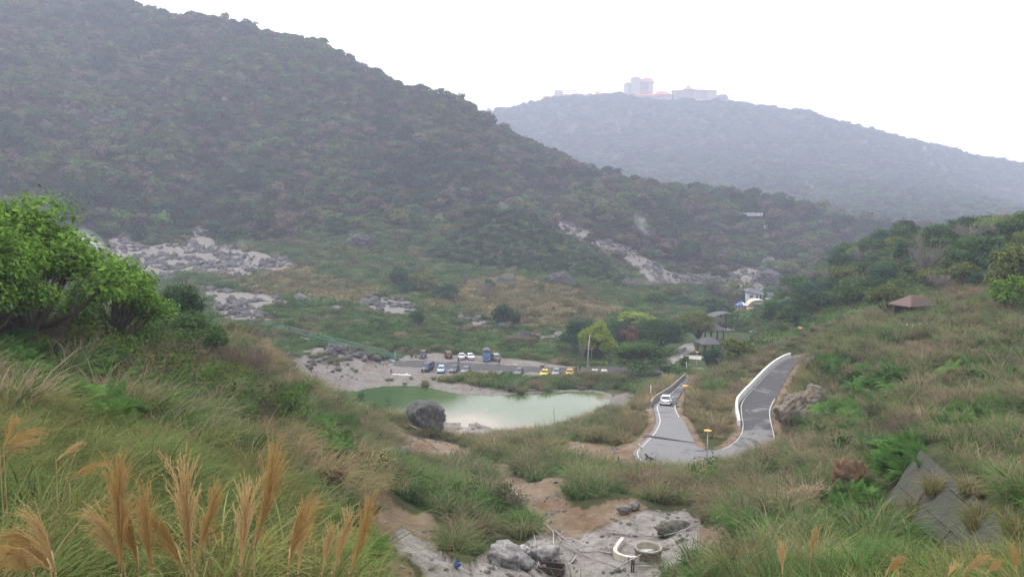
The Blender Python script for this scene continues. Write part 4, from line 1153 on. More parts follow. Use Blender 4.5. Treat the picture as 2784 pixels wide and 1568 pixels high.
def plant_px(name, kind, variant, u, vb, wpx, hpx, label, group=None, d=None, cat='tree', fine=False):
    if d is None: p = hit(u, vb); d = math.hypot(p.x, p.y)
    else:
        x, y, _ = pix_at_dist(u, vb, d); p = Vector((float(x), float(y), gz(x, y)))
    # height from the pixel span, measured from the ground it stands on
    k = math.hypot(d, 0) / F
    _, v0 = to_pix(p.x, p.y, p.z)
    H = max(1.0, (float(v0) - (vb - hpx)) * k)
    return plant_tree(name, kind, variant, p, wpx / 2 * k, H, label, group, cat, fine=fine)

# left edge of the picture
plant_px('camphor_tree', 'fresh', 0, 80, 930, 520, 360, 'tallest bright green spreading tree at the left edge of the photo', fine=True, d=56)
plant_px('camphor_tree', 'fresh', 1, 315, 945, 300, 240, 'bright green low-branching tree beside the tallest tree at left', fine=True, d=62)
plant_px('camphor_tree', 'fresh', 2, -60, 950, 360, 330, 'green tree half cut off by the left picture edge', fine=True, d=50)
plant_px('broadleaf_tree', 'evergreen', 0, 480, 910, 150, 140, 'dark green round tree behind the low green tree on the left slope', fine=True, d=92)
plant_px('broadleaf_tree', 'broadleaf', 0, 525, 965, 215, 125, 'low rounded mid green tree right of the bright trees at left', fine=True, d=76)
plant_px('broadleaf_tree', 'broadleaf', 1, 440, 900, 120, 90, 'small green tree filling the gap between the left trees', d=84)
plant_px('thin_tree', 'olive', 0, 380, 880, 110, 95, 'thin olive tree with bare twigs behind the left trees', d=105)
plant_px('bare_tree', 'leafless', 0, 420, 880, 80, 70, 'leafless brown tree behind the left trees', d=100)
plant_px('young_tree', 'fresh', 1, 706, 895, 34, 32, 'small bright green tree beside the green railing', d=228)
# bushes and trees on the valley floor
for u, vb, w, h, kind, lab in [(1085, 790, 60, 70, 'evergreen', 'dark bush left of the three-bush thicket in the mid valley'), (1150, 795, 100, 60, 'olive', 'olive bush in the middle of the mid-valley thicket'),
        (1215, 822, 75, 62, 'blue', 'bluish green bush at the right end of the mid-valley thicket'), (1110, 800, 60, 40, 'blue', 'low bluish bush under the mid-valley thicket'),
        (1373, 890, 74, 72, 'evergreen', 'dark round bush standing alone above the parked blue truck'), (1400, 885, 40, 40, 'evergreen', 'small dark bush touching the lone round bush in the valley'),
        (1132, 885, 52, 48, 'evergreen', 'dark round bush below the white rock scar'), (1330, 790, 34, 36, 'blue', 'small bluish bush above the dry valley grass'), (1320, 815, 44, 50, 'leafless', 'bare grey shrub in the dry valley grass')]:
    plant_px('bush', kind, 0, u, vb, w, h, lab, cat='bush')
# the park by the lot
plant_px('park_tree', 'blue', 0, 1590, 985, 150, 135, 'large bluish green tree behind the bright yellow-green tree', d=206, fine=True)
plant_px('park_tree', 'lime', 0, 1625, 978, 108, 110, 'bright yellow-green tree behind the tall lamp pole', d=199, fine=True)
plant_px('park_tree', 'broadleaf', 1, 1745, 1040, 205, 122, 'wide dark green tree at the right end of the car park', d=180, fine=True)
plant_px('park_tree', 'evergreen', 1, 1795, 985, 165, 125, 'tall dark evergreen behind the wide tree by the car park', d=214, fine=True)
plant_px('park_tree', 'evergreen', 2, 1690, 975, 110, 105, 'dark evergreen between the yellow-green tree and the tall evergreen', d=222, fine=True)
plant_px('park_tree', 'olive', 1, 1900, 965, 108, 130, 'yellowish green tree standing left of the gazebos', d=232, fine=True)
plant_px('park_tree', 'lime', 1, 1730, 950, 120, 105, 'pale yellow-green tree top rising behind the dark evergreens', d=262)
plant_px('park_tree', 'rust', 0, 1712, 980, 60, 90, 'reddish brown withered tree among the park evergreens', d=203)
plant_px('park_tree', 'leafless', 1, 1583, 972, 26, 42, 'small leafless tree under the bluish green park tree', d=193)
plant_px('park_tree', 'broadleaf', 2, 1862, 998, 30, 38, 'young tree with a pale trunk on the park lawn edge', d=188)
for u, vb, w, h, kind, var, d, lab in [(2005, 1005, 130, 95, 'olive', 0, 160, 'olive bushy tree in front of the gazebos'), (1940, 1012, 62, 75, 'blue', 1, 158, 'dark glossy bush at the right edge of the park lawn'),
        (2070, 985, 90, 60, 'evergreen', 2, 172, 'dark bushy tree right of the olive bush by the road'), (2040, 1005, 60, 34, 'fresh', 0, 158, 'bright green low bush below the olive bush'), (2110, 955, 80, 38, 'fresh', 2, 168, 'bright green bush behind the white road barrier'),
        (2030, 908, 110, 58, 'broadleaf', 0, 282, 'broad green tree behind the curved-roof pavilion'), (2085, 908, 110, 60, 'blue', 2, 286, 'bluish green tree right of the curved-roof pavilion'), (2150, 905, 120, 80, 'broadleaf', 2, 262, 'green tree at the foot of the right slope behind the park'),
        (1960, 890, 90, 70, 'evergreen', 0, 300, 'dark tree behind the roofs of the two gazebos'), (1930, 868, 80, 62, 'evergreen', 1, 330, 'dark green round tree below the vaulted building'), (1850, 860, 90, 60, 'blue', 0, 330, 'bluish tree behind the yellowish park tree'),
        (1780, 850, 80, 60, 'broadleaf', 1, 320, 'green tree behind the pale yellow-green tree top'), (1990, 880, 90, 34, 'broadleaf', 2, 310, 'flat green tree below the grey shop awning'), (2070, 892, 110, 36, 'blue', 1, 300, 'bluish tree below the vaulted building'),
        (1720, 815, 70, 60, 'leafless', 2, 360, 'bare grey tree below the scree slope'), (1830, 815, 70, 45, 'olive', 2, 365, 'olive tree below the wooden stairway'), (1770, 800, 70, 40, 'leafless', 0, 380, 'bare brownish tree left of the wooden stairway')]:
    plant_px('valley_tree', kind, var, u, vb, w, h, lab, d=d)

# wooded slope on the right: one tree each
SLOPE_PX = [(2100, 800), (2180, 715), (2260, 680), (2420, 655), (2560, 650), (2700, 640), (2830, 625), (2830, 775), (2700, 790), (2600, 812), (2520, 800), (2440, 812), (2330, 850), (2250, 868), (2180, 895), (2120, 900), (2090, 860)]
WHERE = {'evergreen': 'dark evergreen tree in the right-hand wood', 'broadleaf': 'mid green broadleaf tree in the right-hand wood', 'olive': 'olive green tree in the right-hand wood',
         'blue': 'bluish green tree in the right-hand wood', 'leafless': 'grey leafless tree in the right-hand wood', 'fresh': 'bright green tree in the right-hand wood'}
def slope_wood():
    g = np.random.default_rng(5)
    A = math.radians(40)
    n = 60000
    r = np.sqrt(g.uniform(130 ** 2, 430 ** 2, n)); a = g.uniform(math.radians(16), math.radians(36), n)
    x, y = np.sin(a) * r, np.cos(a) * r
    u, v = to_pix(x, y, ground(x, y))
    ok = (in_poly(u, v, SLOPE_PX) & ((u > 2135) | (r < 250))) | ((u > 2150) & (u < 2420) & (r > 300) & (r < 420) & (v < 830))
    x, y, r = x[ok], y[ok], r[ok]
    keep = []
    for i in range(len(x)):
        if len(keep) >= 225: break
        s = 3.6 + r[i] * 0.009
        if all((x[i] - x[j]) ** 2 + (y[i] - y[j]) ** 2 > s * s for j in keep): keep.append(i)
    for i in keep:
        kind = g.choice(['evergreen', 'broadleaf', 'olive', 'blue', 'leafless', 'fresh'], p=[.24, .28, .14, .14, .12, .08])
        R = g.uniform(2.4, 4.9); H = R * g.uniform(1.2, 1.75)
        uu, vv = to_pix(x[i], y[i], gz(x[i], y[i]))
        zone = ', valley end' if uu < 2240 else (', part left of the hut' if uu < 2430 else (', part above the hut' if uu < 2570 else ', right picture edge'))
        zone += ' near the crest' if vv < 700 - (uu - 2100) * .06 else ' low down'
        plant_tree({'leafless': 'bare_tree'}.get(kind, 'slope_tree'), kind, int(g.integers(0, 3)), (x[i], y[i], gz(x[i], y[i]) - 0.2), R, H, WHERE[kind] + zone, kind + ' trees on the right-hand slope' if kind != 'leafless' else 'leafless trees on the right-hand slope', rz=g.uniform(0, 6.28))
slope_wood()
plant_px('slope_tree', 'olive', 1, 2410, 862, 90, 100, 'thin olive tree with a bent pale trunk beside the hut roof', d=150)
plant_px('bare_tree', 'leafless', 1, 2510, 770, 100, 110, 'tall grey leafless tree at the middle of the right-hand wood', d=178)
plant_px('slope_tree', 'olive', 0, 2760, 790, 140, 120, 'yellowish green tree at the right picture edge', d=128)
plant_px('slope_tree', 'fresh', 1, 2745, 825, 100, 70, 'bright bluish green tree low at the right picture edge', d=120)
# ------------------------------------------------------------------ materials of made things
def paint(name, c, rough=0.35): return plain(name, c, rough, vary=0.05, scale=1.5, spec=0.5)
M_GLASS = plain('car_glass', (0.035, 0.045, 0.05), 0.12, vary=0.1, spec=0.6)
M_TYRE = plain('tyre_rubber', (0.018, 0.018, 0.018), 0.9)
M_RIM = plain('wheel_rim', (0.35, 0.35, 0.36), 0.4, 0.6)
M_LAMP = plain('headlight', (0.75, 0.75, 0.72), 0.2)
M_TAIL = plain('taillight', (0.45, 0.03, 0.02), 0.3)
M_BLACK = plain('black_plastic', (0.03, 0.03, 0.032), 0.6)
M_PLATE = plain('number_plate', (0.75, 0.75, 0.72), 0.6)
M_CHROME = plain('grey_trim', (0.4, 0.4, 0.41), 0.35, 0.4)
M_STEEL = plain('galvanised_steel', (0.42, 0.43, 0.44), 0.5, 0.2, vary=0.15, scale=8)
M_WOOD = plain('dark_wood', (0.055, 0.042, 0.036), 0.8, vary=0.3, scale=6)
M_ROOFD = plain('dark_shingle', (0.075, 0.072, 0.080), 0.85, vary=0.25, scale=5)
M_CONC = plain('concrete', (0.20, 0.19, 0.18), 0.9, vary=0.25, scale=1.2, bump=0.2)
M_MOSSY = plain('weathered_concrete', (0.075, 0.070, 0.062), 0.95, vary=0.25, scale=1.1, bump=0.35, dirt=(0.046, 0.056, 0.030))
M_WHITE = plain('white_paint', (0.70, 0.70, 0.70), 0.75, vary=0.12, scale=2.0, dirt=(0.45, 0.44, 0.42))
M_WALLC = plain('cream_wall', (0.40, 0.36, 0.31), 0.85, vary=0.08)
M_TILE = plain('orange_tile', (0.46, 0.16, 0.06), 0.75, vary=0.15)
M_PANE = plain('window_pane', (0.06, 0.07, 0.08), 0.2)
M_GREENP = plain('green_paint', (0.075, 0.20, 0.155), 0.6, vary=0.2, scale=5)
M_PIPE = plain('grey_plastic_pipe', (0.27, 0.26, 0.25), 0.7, vary=0.25, scale=3)
M_PALEPIPE = plain('pale_pipe', (0.36, 0.34, 0.31), 0.7, vary=0.2, scale=3)

# ------------------------------------------------------------------ vehicles (front towards +x, wheels on z = 0)
WHEEL = MB().lathe([(0.20, -0.09), (0.31, -0.10), (0.33, -0.06), (0.33, 0.06), (0.31, 0.10), (0.20, 0.09)], sides=16).mesh('tyre', M_TYRE, True)
RIMM = MB().lathe([(0.0, 0.06), (0.07, 0.075), (0.15, 0.05), (0.21, 0.08)], sides=16).mesh('rim', M_RIM, True)
def wheel(parent, x, y, r=1.0):
    w = child('wheel', WHEEL, parent, (x, y, 0.33 * r), (math.copysign(math.pi / 2, -y), 0, 0), (r, r, r))
    child('rim', RIMM, w)
def loft(stations):
    """stations: (x, half width, z bottom, z top) -> rounded body shell"""
    m = MB(); ring = 10
    for x, w, zb, zt in stations:
        h = zt - zb
        for y, z in ((w * .82, zb), (w * .98, zb + h * .22), (w, zb + h * .55), (w * .95, zb + h * .88), (w * .80, zt)): m.v.append((x, y, z))
        for y, z in ((w * .80, zt), (w * .95, zb + h * .88), (w, zb + h * .55), (w * .98, zb + h * .22), (w * .82, zb)): m.v.append((x, -y, z))
    n = len(stations)
    for i in range(n - 1):
        for k in range(ring): m.f.append((i * ring + k, i * ring + (k + 1) % ring, (i + 1) * ring + (k + 1) % ring, (i + 1) * ring + k))
    m.f.append(tuple(range(ring))); m.f.append(tuple(range((n - 1) * ring, n * ring))[::-1])
    return m
CARS = {  # length stations, cabin (x base front, x roof front, x roof rear, x base rear, z belt, z roof, half width base, half width roof), wheel x
 'sedan': ([(2.22, .62, .30, .58), (2.12, .80, .24, .70), (1.5, .85, .22, .82), (.95, .86, .22, .92), (-1.3, .86, .22, .96), (-1.7, .85, .24, .98), (-2.15, .80, .26, .92), (-2.25, .70, .34, .72)], (1.05, .38, -.85, -1.55, .93, 1.42, .80, .60), (1.35, -1.32)),
 'hatch': ([(1.98, .60, .30, .60), (1.88, .78, .24, .74), (1.4, .83, .22, .88), (1.0, .84, .22, .97), (-1.5, .84, .22, 1.0), (-1.85, .80, .26, .98), (-1.95, .70, .36, .70)], (1.15, .45, -1.35, -1.85, .97, 1.47, .79, .62), (1.25, -1.2)),
 'wagon': ([(2.25, .62, .32, .66), (2.15, .82, .26, .82), (1.5, .87, .24, .95), (1.1, .88, .24, 1.02), (-1.9, .88, .24, 1.06), (-2.2, .84, .28, 1.02), (-2.28, .74, .38, .8)], (1.2, .5, -1.9, -2.2, 1.02, 1.66, .83, .68), (1.4, -1.35)),
 'van':   ([(2.3, .66, .34, .80), (2.22, .82, .28, .95), (1.75, .86, .26, 1.08), (-2.1, .87, .26, 1.12), (-2.3, .82, .30, 1.08), (-2.36, .74, .40, .9)], (1.85, 1.05, -2.1, -2.3, 1.08, 1.92, .84, .72), (1.5, -1.4)),
}
CAB_SIDE = {'sedan': 2, 'hatch': 2, 'wagon': 3, 'van': 3}
def make_car(name, kind, pm):
    st, cab, wx = CARS[kind]
    r = empty(name, (0, 0, 0))
    loft(st).build('body', pm, r, True)
    xf, xrf, xrr, xr, zb, zr, wb, wr = cab
    c = MB(); B = [(xf, wb, zb - .04), (xf, -wb, zb - .04), (xr, -wb, zb - .04), (xr, wb, zb - .04)]; R = [(xrf, wr, zr - .05), (xrf, -wr, zr - .05), (xrr, -wr, zr - .05), (xrr, wr, zr - .05)]
    T = [(xrf - .18, wr * .82, zr), (xrf - .18, -wr * .82, zr), (xrr + .15, -wr * .82, zr), (xrr + .15, wr * .82, zr)]
    c.add(B + R + T, [(0, 1, 5, 4), (1, 2, 6, 5), (2, 3, 7, 6), (3, 0, 4, 7), (4, 5, 9, 8), (5, 6, 10, 9), (6, 7, 11, 10), (7, 4, 8, 11), (8, 9, 10, 11)])
    cabin = c.build('cabin', pm, r)
    def pane(nm, a, b, c_, d, inset=.10, off=.012):
        P = [Vector(q) for q in (a, b, c_, d)]; cen = sum(P, Vector()) / 4
        n = (P[1] - P[0]).cross(P[2] - P[0]).normalized()
        if n.dot(cen - Vector(((xf + xr) / 2, 0, zb))) < 0: n = -n
        Q = [q + (cen - q) * inset + n * off for q in P]
        MB().add(Q, [(0, 1, 2, 3)]).build(nm, M_GLASS, cabin)
    pane('windshield', B[0], B[1], R[1], R[0]); pane('rear_window', B[2], B[3], R[3], R[2])
    k = CAB_SIDE[kind]
    for a, b, c_, d in ((B[1], B[2], R[2], R[1]), (B[0], B[3], R[3], R[0])):
        a, b, c_, d = map(Vector, (a, b, c_, d))
        for q in range(k): pane('side_window', a.lerp(b, q / k), a.lerp(b, (q + 1) / k), d.lerp(c_, (q + 1) / k), d.lerp(c_, q / k))
    for x in wx:
        for y in (.74, -.74): wheel(r, x, y)
    xe, xq = st[1][0], st[-2][0]; w1 = st[1][1]; zl = (st[1][2] + st[1][3]) / 2 + .1
    for s in (1, -1):
        MB().box((xe + .03, s * (w1 - .17), zl), (.10, .28, .15)).build('headlight', M_LAMP, r)
        MB().box((xq - .04, s * (st[-2][1] - .14), zb - .17), (.10, .26, .17)).build('taillight', M_TAIL, r)
        MB().box((xf - .15, s * (wb + .12), zb + .06), (.12, .16, .12)).build('mirror', pm, r)
    MB().box((xe + .05, 0, .36), (.10, 1.4, .16)).build('front_bumper', M_BLACK if kind == 'van' else pm, r)
    MB().box((xe + .11, 0, .40), (.02, .36, .13)).build('number_plate', M_PLATE, r)
    MB().box((xq - .06, 0, .40), (.10, 1.4, .18)).build('rear_bumper', pm, r)
    MB().box((xq - .12, 0, .62), (.02, .36, .13)).build('number_plate', M_PLATE, r)
    MB().box((xe + .04, 0, zl), (.05, .60, .12)).build('grille', M_BLACK, r)
    return r
def put_car(o, near_px, z, ang, kindlen, label, group, nose_to_camera=True):
    p = pix_on_z(*near_px, z); a = math.radians(ang)
    f = Vector((math.cos(a), math.sin(a), 0))
    half = kindlen / 2
    o.location = p - f * half if nose_to_camera else p + f * half
    o.location.z = z; o.rotation_euler = (0, 0, a)
    tag(o, label, 'car', group)
LENS = {'sedan': 4.5, 'hatch': 3.95, 'wagon': 4.55, 'van': 4.7}
G_CARS = 'vehicles parked on the gravel lot'
LOTV = [('van', (0.030, 0.030, 0.085), (440, 396), -106, True, 'dark indigo van, leftmost of the near row of parked cars'),
        ('hatch', (0.30, 0.42, 0.60), (635, 410), -90, True, 'light blue hatchback parked right of the indigo van'),
        ('sedan', (0.035, 0.048, 0.060), (772, 406), -99, True, 'dark teal sedan parked right of the light blue hatchback'),
        ('sedan', (0.115, 0.115, 0.135), (905, 420), -100, True, 'grey sedan with pale windscreen, fourth in the near row'),
        ('sedan', (0.085, 0.095, 0.120), (1525, 440), -101, True, 'blue-grey sedan parked alone left of the yellow taxi'),
        ('sedan', (0.200, 0.200, 0.225), (1972, 446), -101, True, 'grey sedan between the two yellow taxis, half behind grass'),
        ('hatch', (0.55, 0.55, 0.57), (2430, 462), -97, True, 'silver car mostly hidden by grass right of the taxis'),
        ('hatch', (0.68, 0.68, 0.68), (2548, 468), -95, True, 'white car at the edge of the wide dark tree'),
        ('wagon', (0.105, 0.025, 0.022), (735, 238), 101, False, 'maroon wagon seen from behind in the far row'),
        ('sedan', (0.52, 0.53, 0.56), (885, 253), 97, False, 'silver sedan seen from behind beside the white sedan'),
        ('sedan', (0.72, 0.72, 0.72), (1005, 253), 109, False, 'white sedan parked left of the blue truck'),
        ('wagon', (0.26, 0.25, 0.27), (1302, 268), 105, False, 'silver-grey people carrier parked right of the blue truck')]
for kind, c, px, ang, nose, lab in LOTV:
    o = make_car('parked_' + {'sedan': 'sedan', 'hatch': 'hatchback', 'wagon': 'wagon', 'van': 'van'}[kind], kind, paint('car_paint', c))
    put_car(o, zz(Z5, [px])[0], LOT_Z + 0.02, ang, LENS[kind], lab, G_CARS, nose)
M_TAXI = paint('taxi_yellow', (0.72, 0.46, 0.02))
for px, ang, lab in [((1825, 456), -106, 'yellow taxi standing clear in the near row'), ((2135, 452), -98, 'yellow taxi of which only the roof shows above the grass')]:
    o = make_car('taxi', 'sedan', M_TAXI)
    MB().box((0.0, 0, 1.48), (.14, .42, .14)).build('roof_sign', M_TAXI, o)
    put_car(o, zz(Z5, [px])[0], LOT_Z + 0.02, ang, 4.5, lab, 'yellow taxis')
# white car driving down the road
o = make_car('white_hatchback', 'hatch', paint('car_paint_white', (0.78, 0.78, 0.79)))
p = pix_on_z(*zz2([(606, 878)])[0], 8.75)
k = min(range(NR), key=lambda i: (ROAD_C[i] - p).length); t = (ROAD_C[max(k - 4, 0)] - ROAD_C[k + 2]); pitch = math.atan2(t.z, t.xy.length)
ang = math.degrees(math.atan2(t.y, t.x))
put_car(o, zz2([(606, 878)])[0], 8.75, ang, 3.95, 'white hatchback driving down the hairpin road with its lights on', None, False)
o.location.z = ROAD_C[k - 1].z + 0.0; o.rotation_euler = (0, -pitch, math.radians(ang))
# blue truck with grey canvas box
def truck():
    r = empty('blue_truck', (0, 0, 0)); blue = paint('truck_blue', (0.025, 0.11, 0.46))
    tarp = plain('grey_canvas', (0.10, 0.10, 0.115), 0.85)
    cab = MB(); pts = [(2.5, .35), (2.55, 1.05), (2.15, 1.95), (.95, 1.98), (.95, .35)]
    n = len(pts); vs = [(x, .82, z) for x, z in pts] + [(x, -.82, z) for x, z in pts]
    cab.add(vs, [tuple(range(n)), tuple(range(n, 2 * n))[::-1]] + [(i, i + n, (i + 1) % n + n, (i + 1) % n) for i in range(n)])
    cb = cab.build('cab', blue, r)
    MB().add([(2.53, .72, 1.12), (2.53, -.72, 1.12), (2.19, -.68, 1.88), (2.19, .68, 1.88)], [(0, 1, 2, 3)]).build('windshield', M_GLASS, cb)
    for s in (1, -1):
        MB().add([(2.30, s * .835, 1.15), (1.2, s * .835, 1.15), (1.2, s * .835, 1.85), (2.05, s * .835, 1.85)], [(0, 1, 2, 3)]).build('side_window', M_GLASS, cb)
        MB().box((2.56, s * .62, .75), (.06, .24, .18)).build('headlight', M_LAMP, r)
        MB().box((2.3, s * .98, 1.35), (.08, .12, .3)).build('mirror', M_BLACK, r)
    MB().box((2.56, 0, .45), (.14, 1.6, .2)).build('front_bumper', blue, r); MB().box((2.645, 0, .48), (.02, .4, .14)).build('number_plate', M_PLATE, r)
    MB().box((-.8, 0, .62), (3.4, .8, .2)).build('chassis', M_BLACK, r)
    MB().box((-.8, 0, .95), (3.4, 1.75, .45)).build('load_bed', blue, r)
    bx = MB(); ys = [(-.86, 1.18), (-.86, 2.45), (-.6, 2.72), (0, 2.82), (.6, 2.72), (.86, 2.45), (.86, 1.18)]; m = len(ys)
    bx.add([(.88, y, z) for y, z in ys] + [(-2.45, y, z) for y, z in ys], [tuple(range(m)), tuple(range(m, 2 * m))[::-1]] + [(i, i + m, i + m + 1, i + 1) for i in range(m - 1)])
    bx.build('canvas_cover', tarp, r)
    for x in (1.75, -1.5):
        for y in (.74, -.74): wheel(r, x, y, 1.05)
    return r
o = truck(); put_car(o, zz(Z5, [(1172, 276)])[0], LOT_Z + .02, -88, 5.1, 'blue truck with tall grey canvas cover in the far row', G_CARS); o['category'] = 'truck'
# small dark jeep with folded soft top
def jeep():
    r = empty('small_jeep', (0, 0, 0)); nb = paint('jeep_navy', (0.028, 0.032, 0.075))
    loft([(1.6, .62, .45, .85), (1.5, .70, .40, .98), (.45, .74, .38, 1.05), (-1.5, .74, .38, 1.05), (-1.62, .68, .45, .95)]).build('body', nb, r)
    fr = MB()
    for s in (1, -1): fr.tube([(.45, s * .62, 1.02), (.15, s * .60, 1.65), (-1.4, s * .62, 1.62), (-1.5, s * .66, 1.02)], .035, 6)
    fr.tube([(.15, -.6, 1.65), (.15, .6, 1.65)], .035, 6); fr.build('roll_frame', M_BLACK, r)
    MB().add([(.47, .58, 1.05), (.47, -.58, 1.05), (.18, -.56, 1.6), (.18, .56, 1.6)], [(0, 1, 2, 3)]).build('windshield', M_GLASS, r)
    MB().box((-.75, 0, 1.68), (1.5, 1.25, .10), ry=-.06).build('soft_top', plain('jeep_canvas', (0.22, 0.22, 0.23), .85), r)
    MB().box((1.63, 0, .52), (.14, 1.5, .14)).build('front_bumper', M_CHROME, r)
    for s in (1, -1): MB().lathe([(0, .04), (.10, .03), (.11, 0)], sides=12).build('headlight', M_LAMP, r, loc=(1.6, s * .45, .8)).rotation_euler = (0, math.pi / 2, 0)
    for x in (1.05, -1.05):
        for y in (.7, -.7): wheel(r, x, y)
    return r
o = jeep(); put_car(o, zz(Z5, [(415, 238)])[0], LOT_Z + .02, -92, 3.3, 'small dark navy open jeep, leftmost in the far row', G_CARS); o['category'] = 'jeep'
# motor scooters
def scooter(pm):
    r = empty('motor_scooter', (0, 0, 0))
    for x in (.62, -.62):
        w = child('wheel', WHEEL, r, (x, 0, .24), (math.pi / 2, 0, 0), (.73, .73, .6)); child('rim', RIMM, w)
    MB().add([(-.85, .16, .5), (-.85, -.16, .5), (-.1, -.18, .35), (-.1, .18, .35), (-.9, .15, .78), (-.9, -.15, .78), (-.15, -.15, .74), (-.15, .15, .74)], [(0, 1, 2, 3)[::-1], (4, 5, 6, 7), (0, 1, 5, 4), (1, 2, 6, 5), (2, 3, 7, 6), (3, 0, 4, 7)]).build('body', pm, r)
    MB().box((-.5, 0, .83), (.72, .28, .10), taper=.85).build('seat', M_BLACK, r)
    MB().box((.12, 0, .30), (.5, .32, .06)).build('footboard', M_BLACK, r)
    MB().box((.48, 0, .62), (.10, .36, .62), ry=-.3).build('front_shield', pm, r)
    MB().tube([(.62, 0, .3), (.42, 0, .98)], .03, 6).build('fork', M_CHROME, r)
    MB().tube([(.36, -.33, 1.02), (.42, 0, .98), (.36, .33, 1.02)], .018, 6).build('handlebar', M_BLACK, r)
    MB().box((.56, 0, .86), (.08, .16, .12)).build('headlight', M_LAMP, r)
    for s in (1, -1): MB().box((.36, s * .28, 1.14), (.02, .12, .09)).build('mirror', M_BLACK, r)
    return r
SC = [(zz(Z5, [(322, 226)])[0], 25, (0.05, 0.05, 0.055), 'dark scooter parked beside the small navy jeep'), ((1046, 992), 10, (0.45, 0.45, 0.45), 'white scooter at the lower end of the green railing'),
      ((1040, 985), 30, (0.04, 0.04, 0.04), 'black scooter behind the white one at the green railing'), ((1762, 1030), 60, (0.04, 0.04, 0.045), 'black scooter under the wide dark tree'), ((1774, 1028), 75, (0.05, 0.05, 0.06), 'dark scooter right of the other one under the wide tree')]
for px, a, c, lab in SC:
    o = scooter(paint('scooter_paint', c)); p = pix_on_z(*px, LOT_Z); o.location = (p.x, p.y, max(gz(p.x, p.y), LOT_Z - .3)); o.rotation_euler = (0, 0, math.radians(a)); tag(o, lab, 'scooter', 'parked motor scooters')

# ------------------------------------------------------------------ people and dogs
def skinned(name, verts, edges, radii, mats, pick, sub=1):
    me = bpy.data.meshes.new(name); me.from_pydata(verts, edges, [])
    tmp = bpy.data.objects.new(name, me); col.objects.link(tmp)
    md = tmp.modifiers.new('skin', 'SKIN'); md.use_smooth_shade = True
    for i, r in enumerate(radii):
        sv = me.skin_vertices[0].data[i]; sv.radius = (r, r) if not isinstance(r, tuple) else r; sv.use_root = (i == 0)
    sb = tmp.modifiers.new('sub', 'SUBSURF'); sb.levels = sub; sb.render_levels = sub
    dg = bpy.context.evaluated_depsgraph_get()
    out = bpy.data.meshes.new_from_object(tmp.evaluated_get(dg)); out.name = name
    bpy.data.objects.remove(tmp)
    out.materials.clear()
    for m in mats: out.materials.append(m)
    for p in out.polygons: p.material_index = pick(p.center); p.use_smooth = True
    return out
M_SKIN = plain('skin', (0.42, 0.27, 0.19), 0.6, vary=0.05); M_HAIR = plain('dark_hair', (0.02, 0.017, 0.015), 0.6)
def person(pos, rz, shirt, trousers, label, stride=0.0, arm=0.15):
    s = stride
    V = [(0, 0, .95), (0, 0, 1.15), (0, 0, 1.40), (0, 0, 1.50), (.02, 0, 1.60), (.03, 0, 1.70),
         (0, .10, .90), (s, .10, .50), (s * .9, .10, .08), (s * .9 + .14, .10, .04),
         (0, -.10, .90), (-s * .6, -.10, .50), (-s * 1.5, -.10, .10), (-s * 1.5 + .13, -.10, .05),
         (0, .19, 1.40), (-arm * .6, .25, 1.14), (arm * .3, .25, .90), (arm * .5, .25, .80), (0, -.19, 1.40), (arm * .6, -.25, 1.14), (arm * 1.4, -.25, .92), (arm * 1.7, -.25, .83)]
    E = [(0, 1), (1, 2), (2, 3), (3, 4), (4, 5), (0, 6), (6, 7), (7, 8), (8, 9), (0, 10), (10, 11), (11, 12), (12, 13), (2, 14), (14, 15), (15, 16), (16, 17), (2, 18), (18, 19), (19, 20), (20, 21)]
    R = [.14, (.15, .12), (.15, .12), .055, .095, .075, .085, .065, .045, .04, .085, .065, .045, .04, .06, .048, .036, .034, .06, .048, .036, .034]
    ms = [M_SKIN, plain('shirt', shirt, .85), plain('trousers', trousers, .85), M_BLACK]
    def pick(c):
        if c.z > 1.49: return 0
        if c.z < .085: return 3
        if abs(c.y) > .2 and c.z < .89: return 0
        return 1 if c.z > .93 or abs(c.y) > .2 else 2
    me = skinned('person', V, E, R, ms, pick)
    e = empty('person', pos, rz)
    child('body', me, e)
    h = MB().lathe([(.0, .115), (.06, .10), (.10, .05), (.105, .0), (.09, -.06)], sides=12).build('hair', M_HAIR, e, True, loc=(.005, 0, 1.665))
    tag(e, label, 'person')
    return e
def lotp(px): p = pix_on_z(*zz(Z5, [px])[0], LOT_Z + .02); return p
person(lotp((843, 306)), math.radians(-25), (0.035, 0.035, 0.04), (0.03, 0.03, 0.04), 'person in dark clothes striding past the silver sedan', .24, .25)
person(lotp((1318, 314)), math.radians(-80), (0.10, 0.09, 0.12), (0.035, 0.03, 0.03), 'person in a grey-purple top standing by the silver-grey people carrier', .06, .1)
person(lotp((2206, 400)), math.radians(160), (0.22, 0.015, 0.03), (0.05, 0.02, 0.03), 'person in a red jacket near the second taxi', .04)
person(lotp((2222, 396)), math.radians(170), (0.035, 0.04, 0.05), (0.03, 0.03, 0.03), 'person in black beside the red jacket', .03)
person(lotp((2259, 390)), math.radians(100), (0.05, 0.055, 0.05), (0.04, 0.035, 0.03), 'person in dark grey standing apart, right of the red jacket', .05)

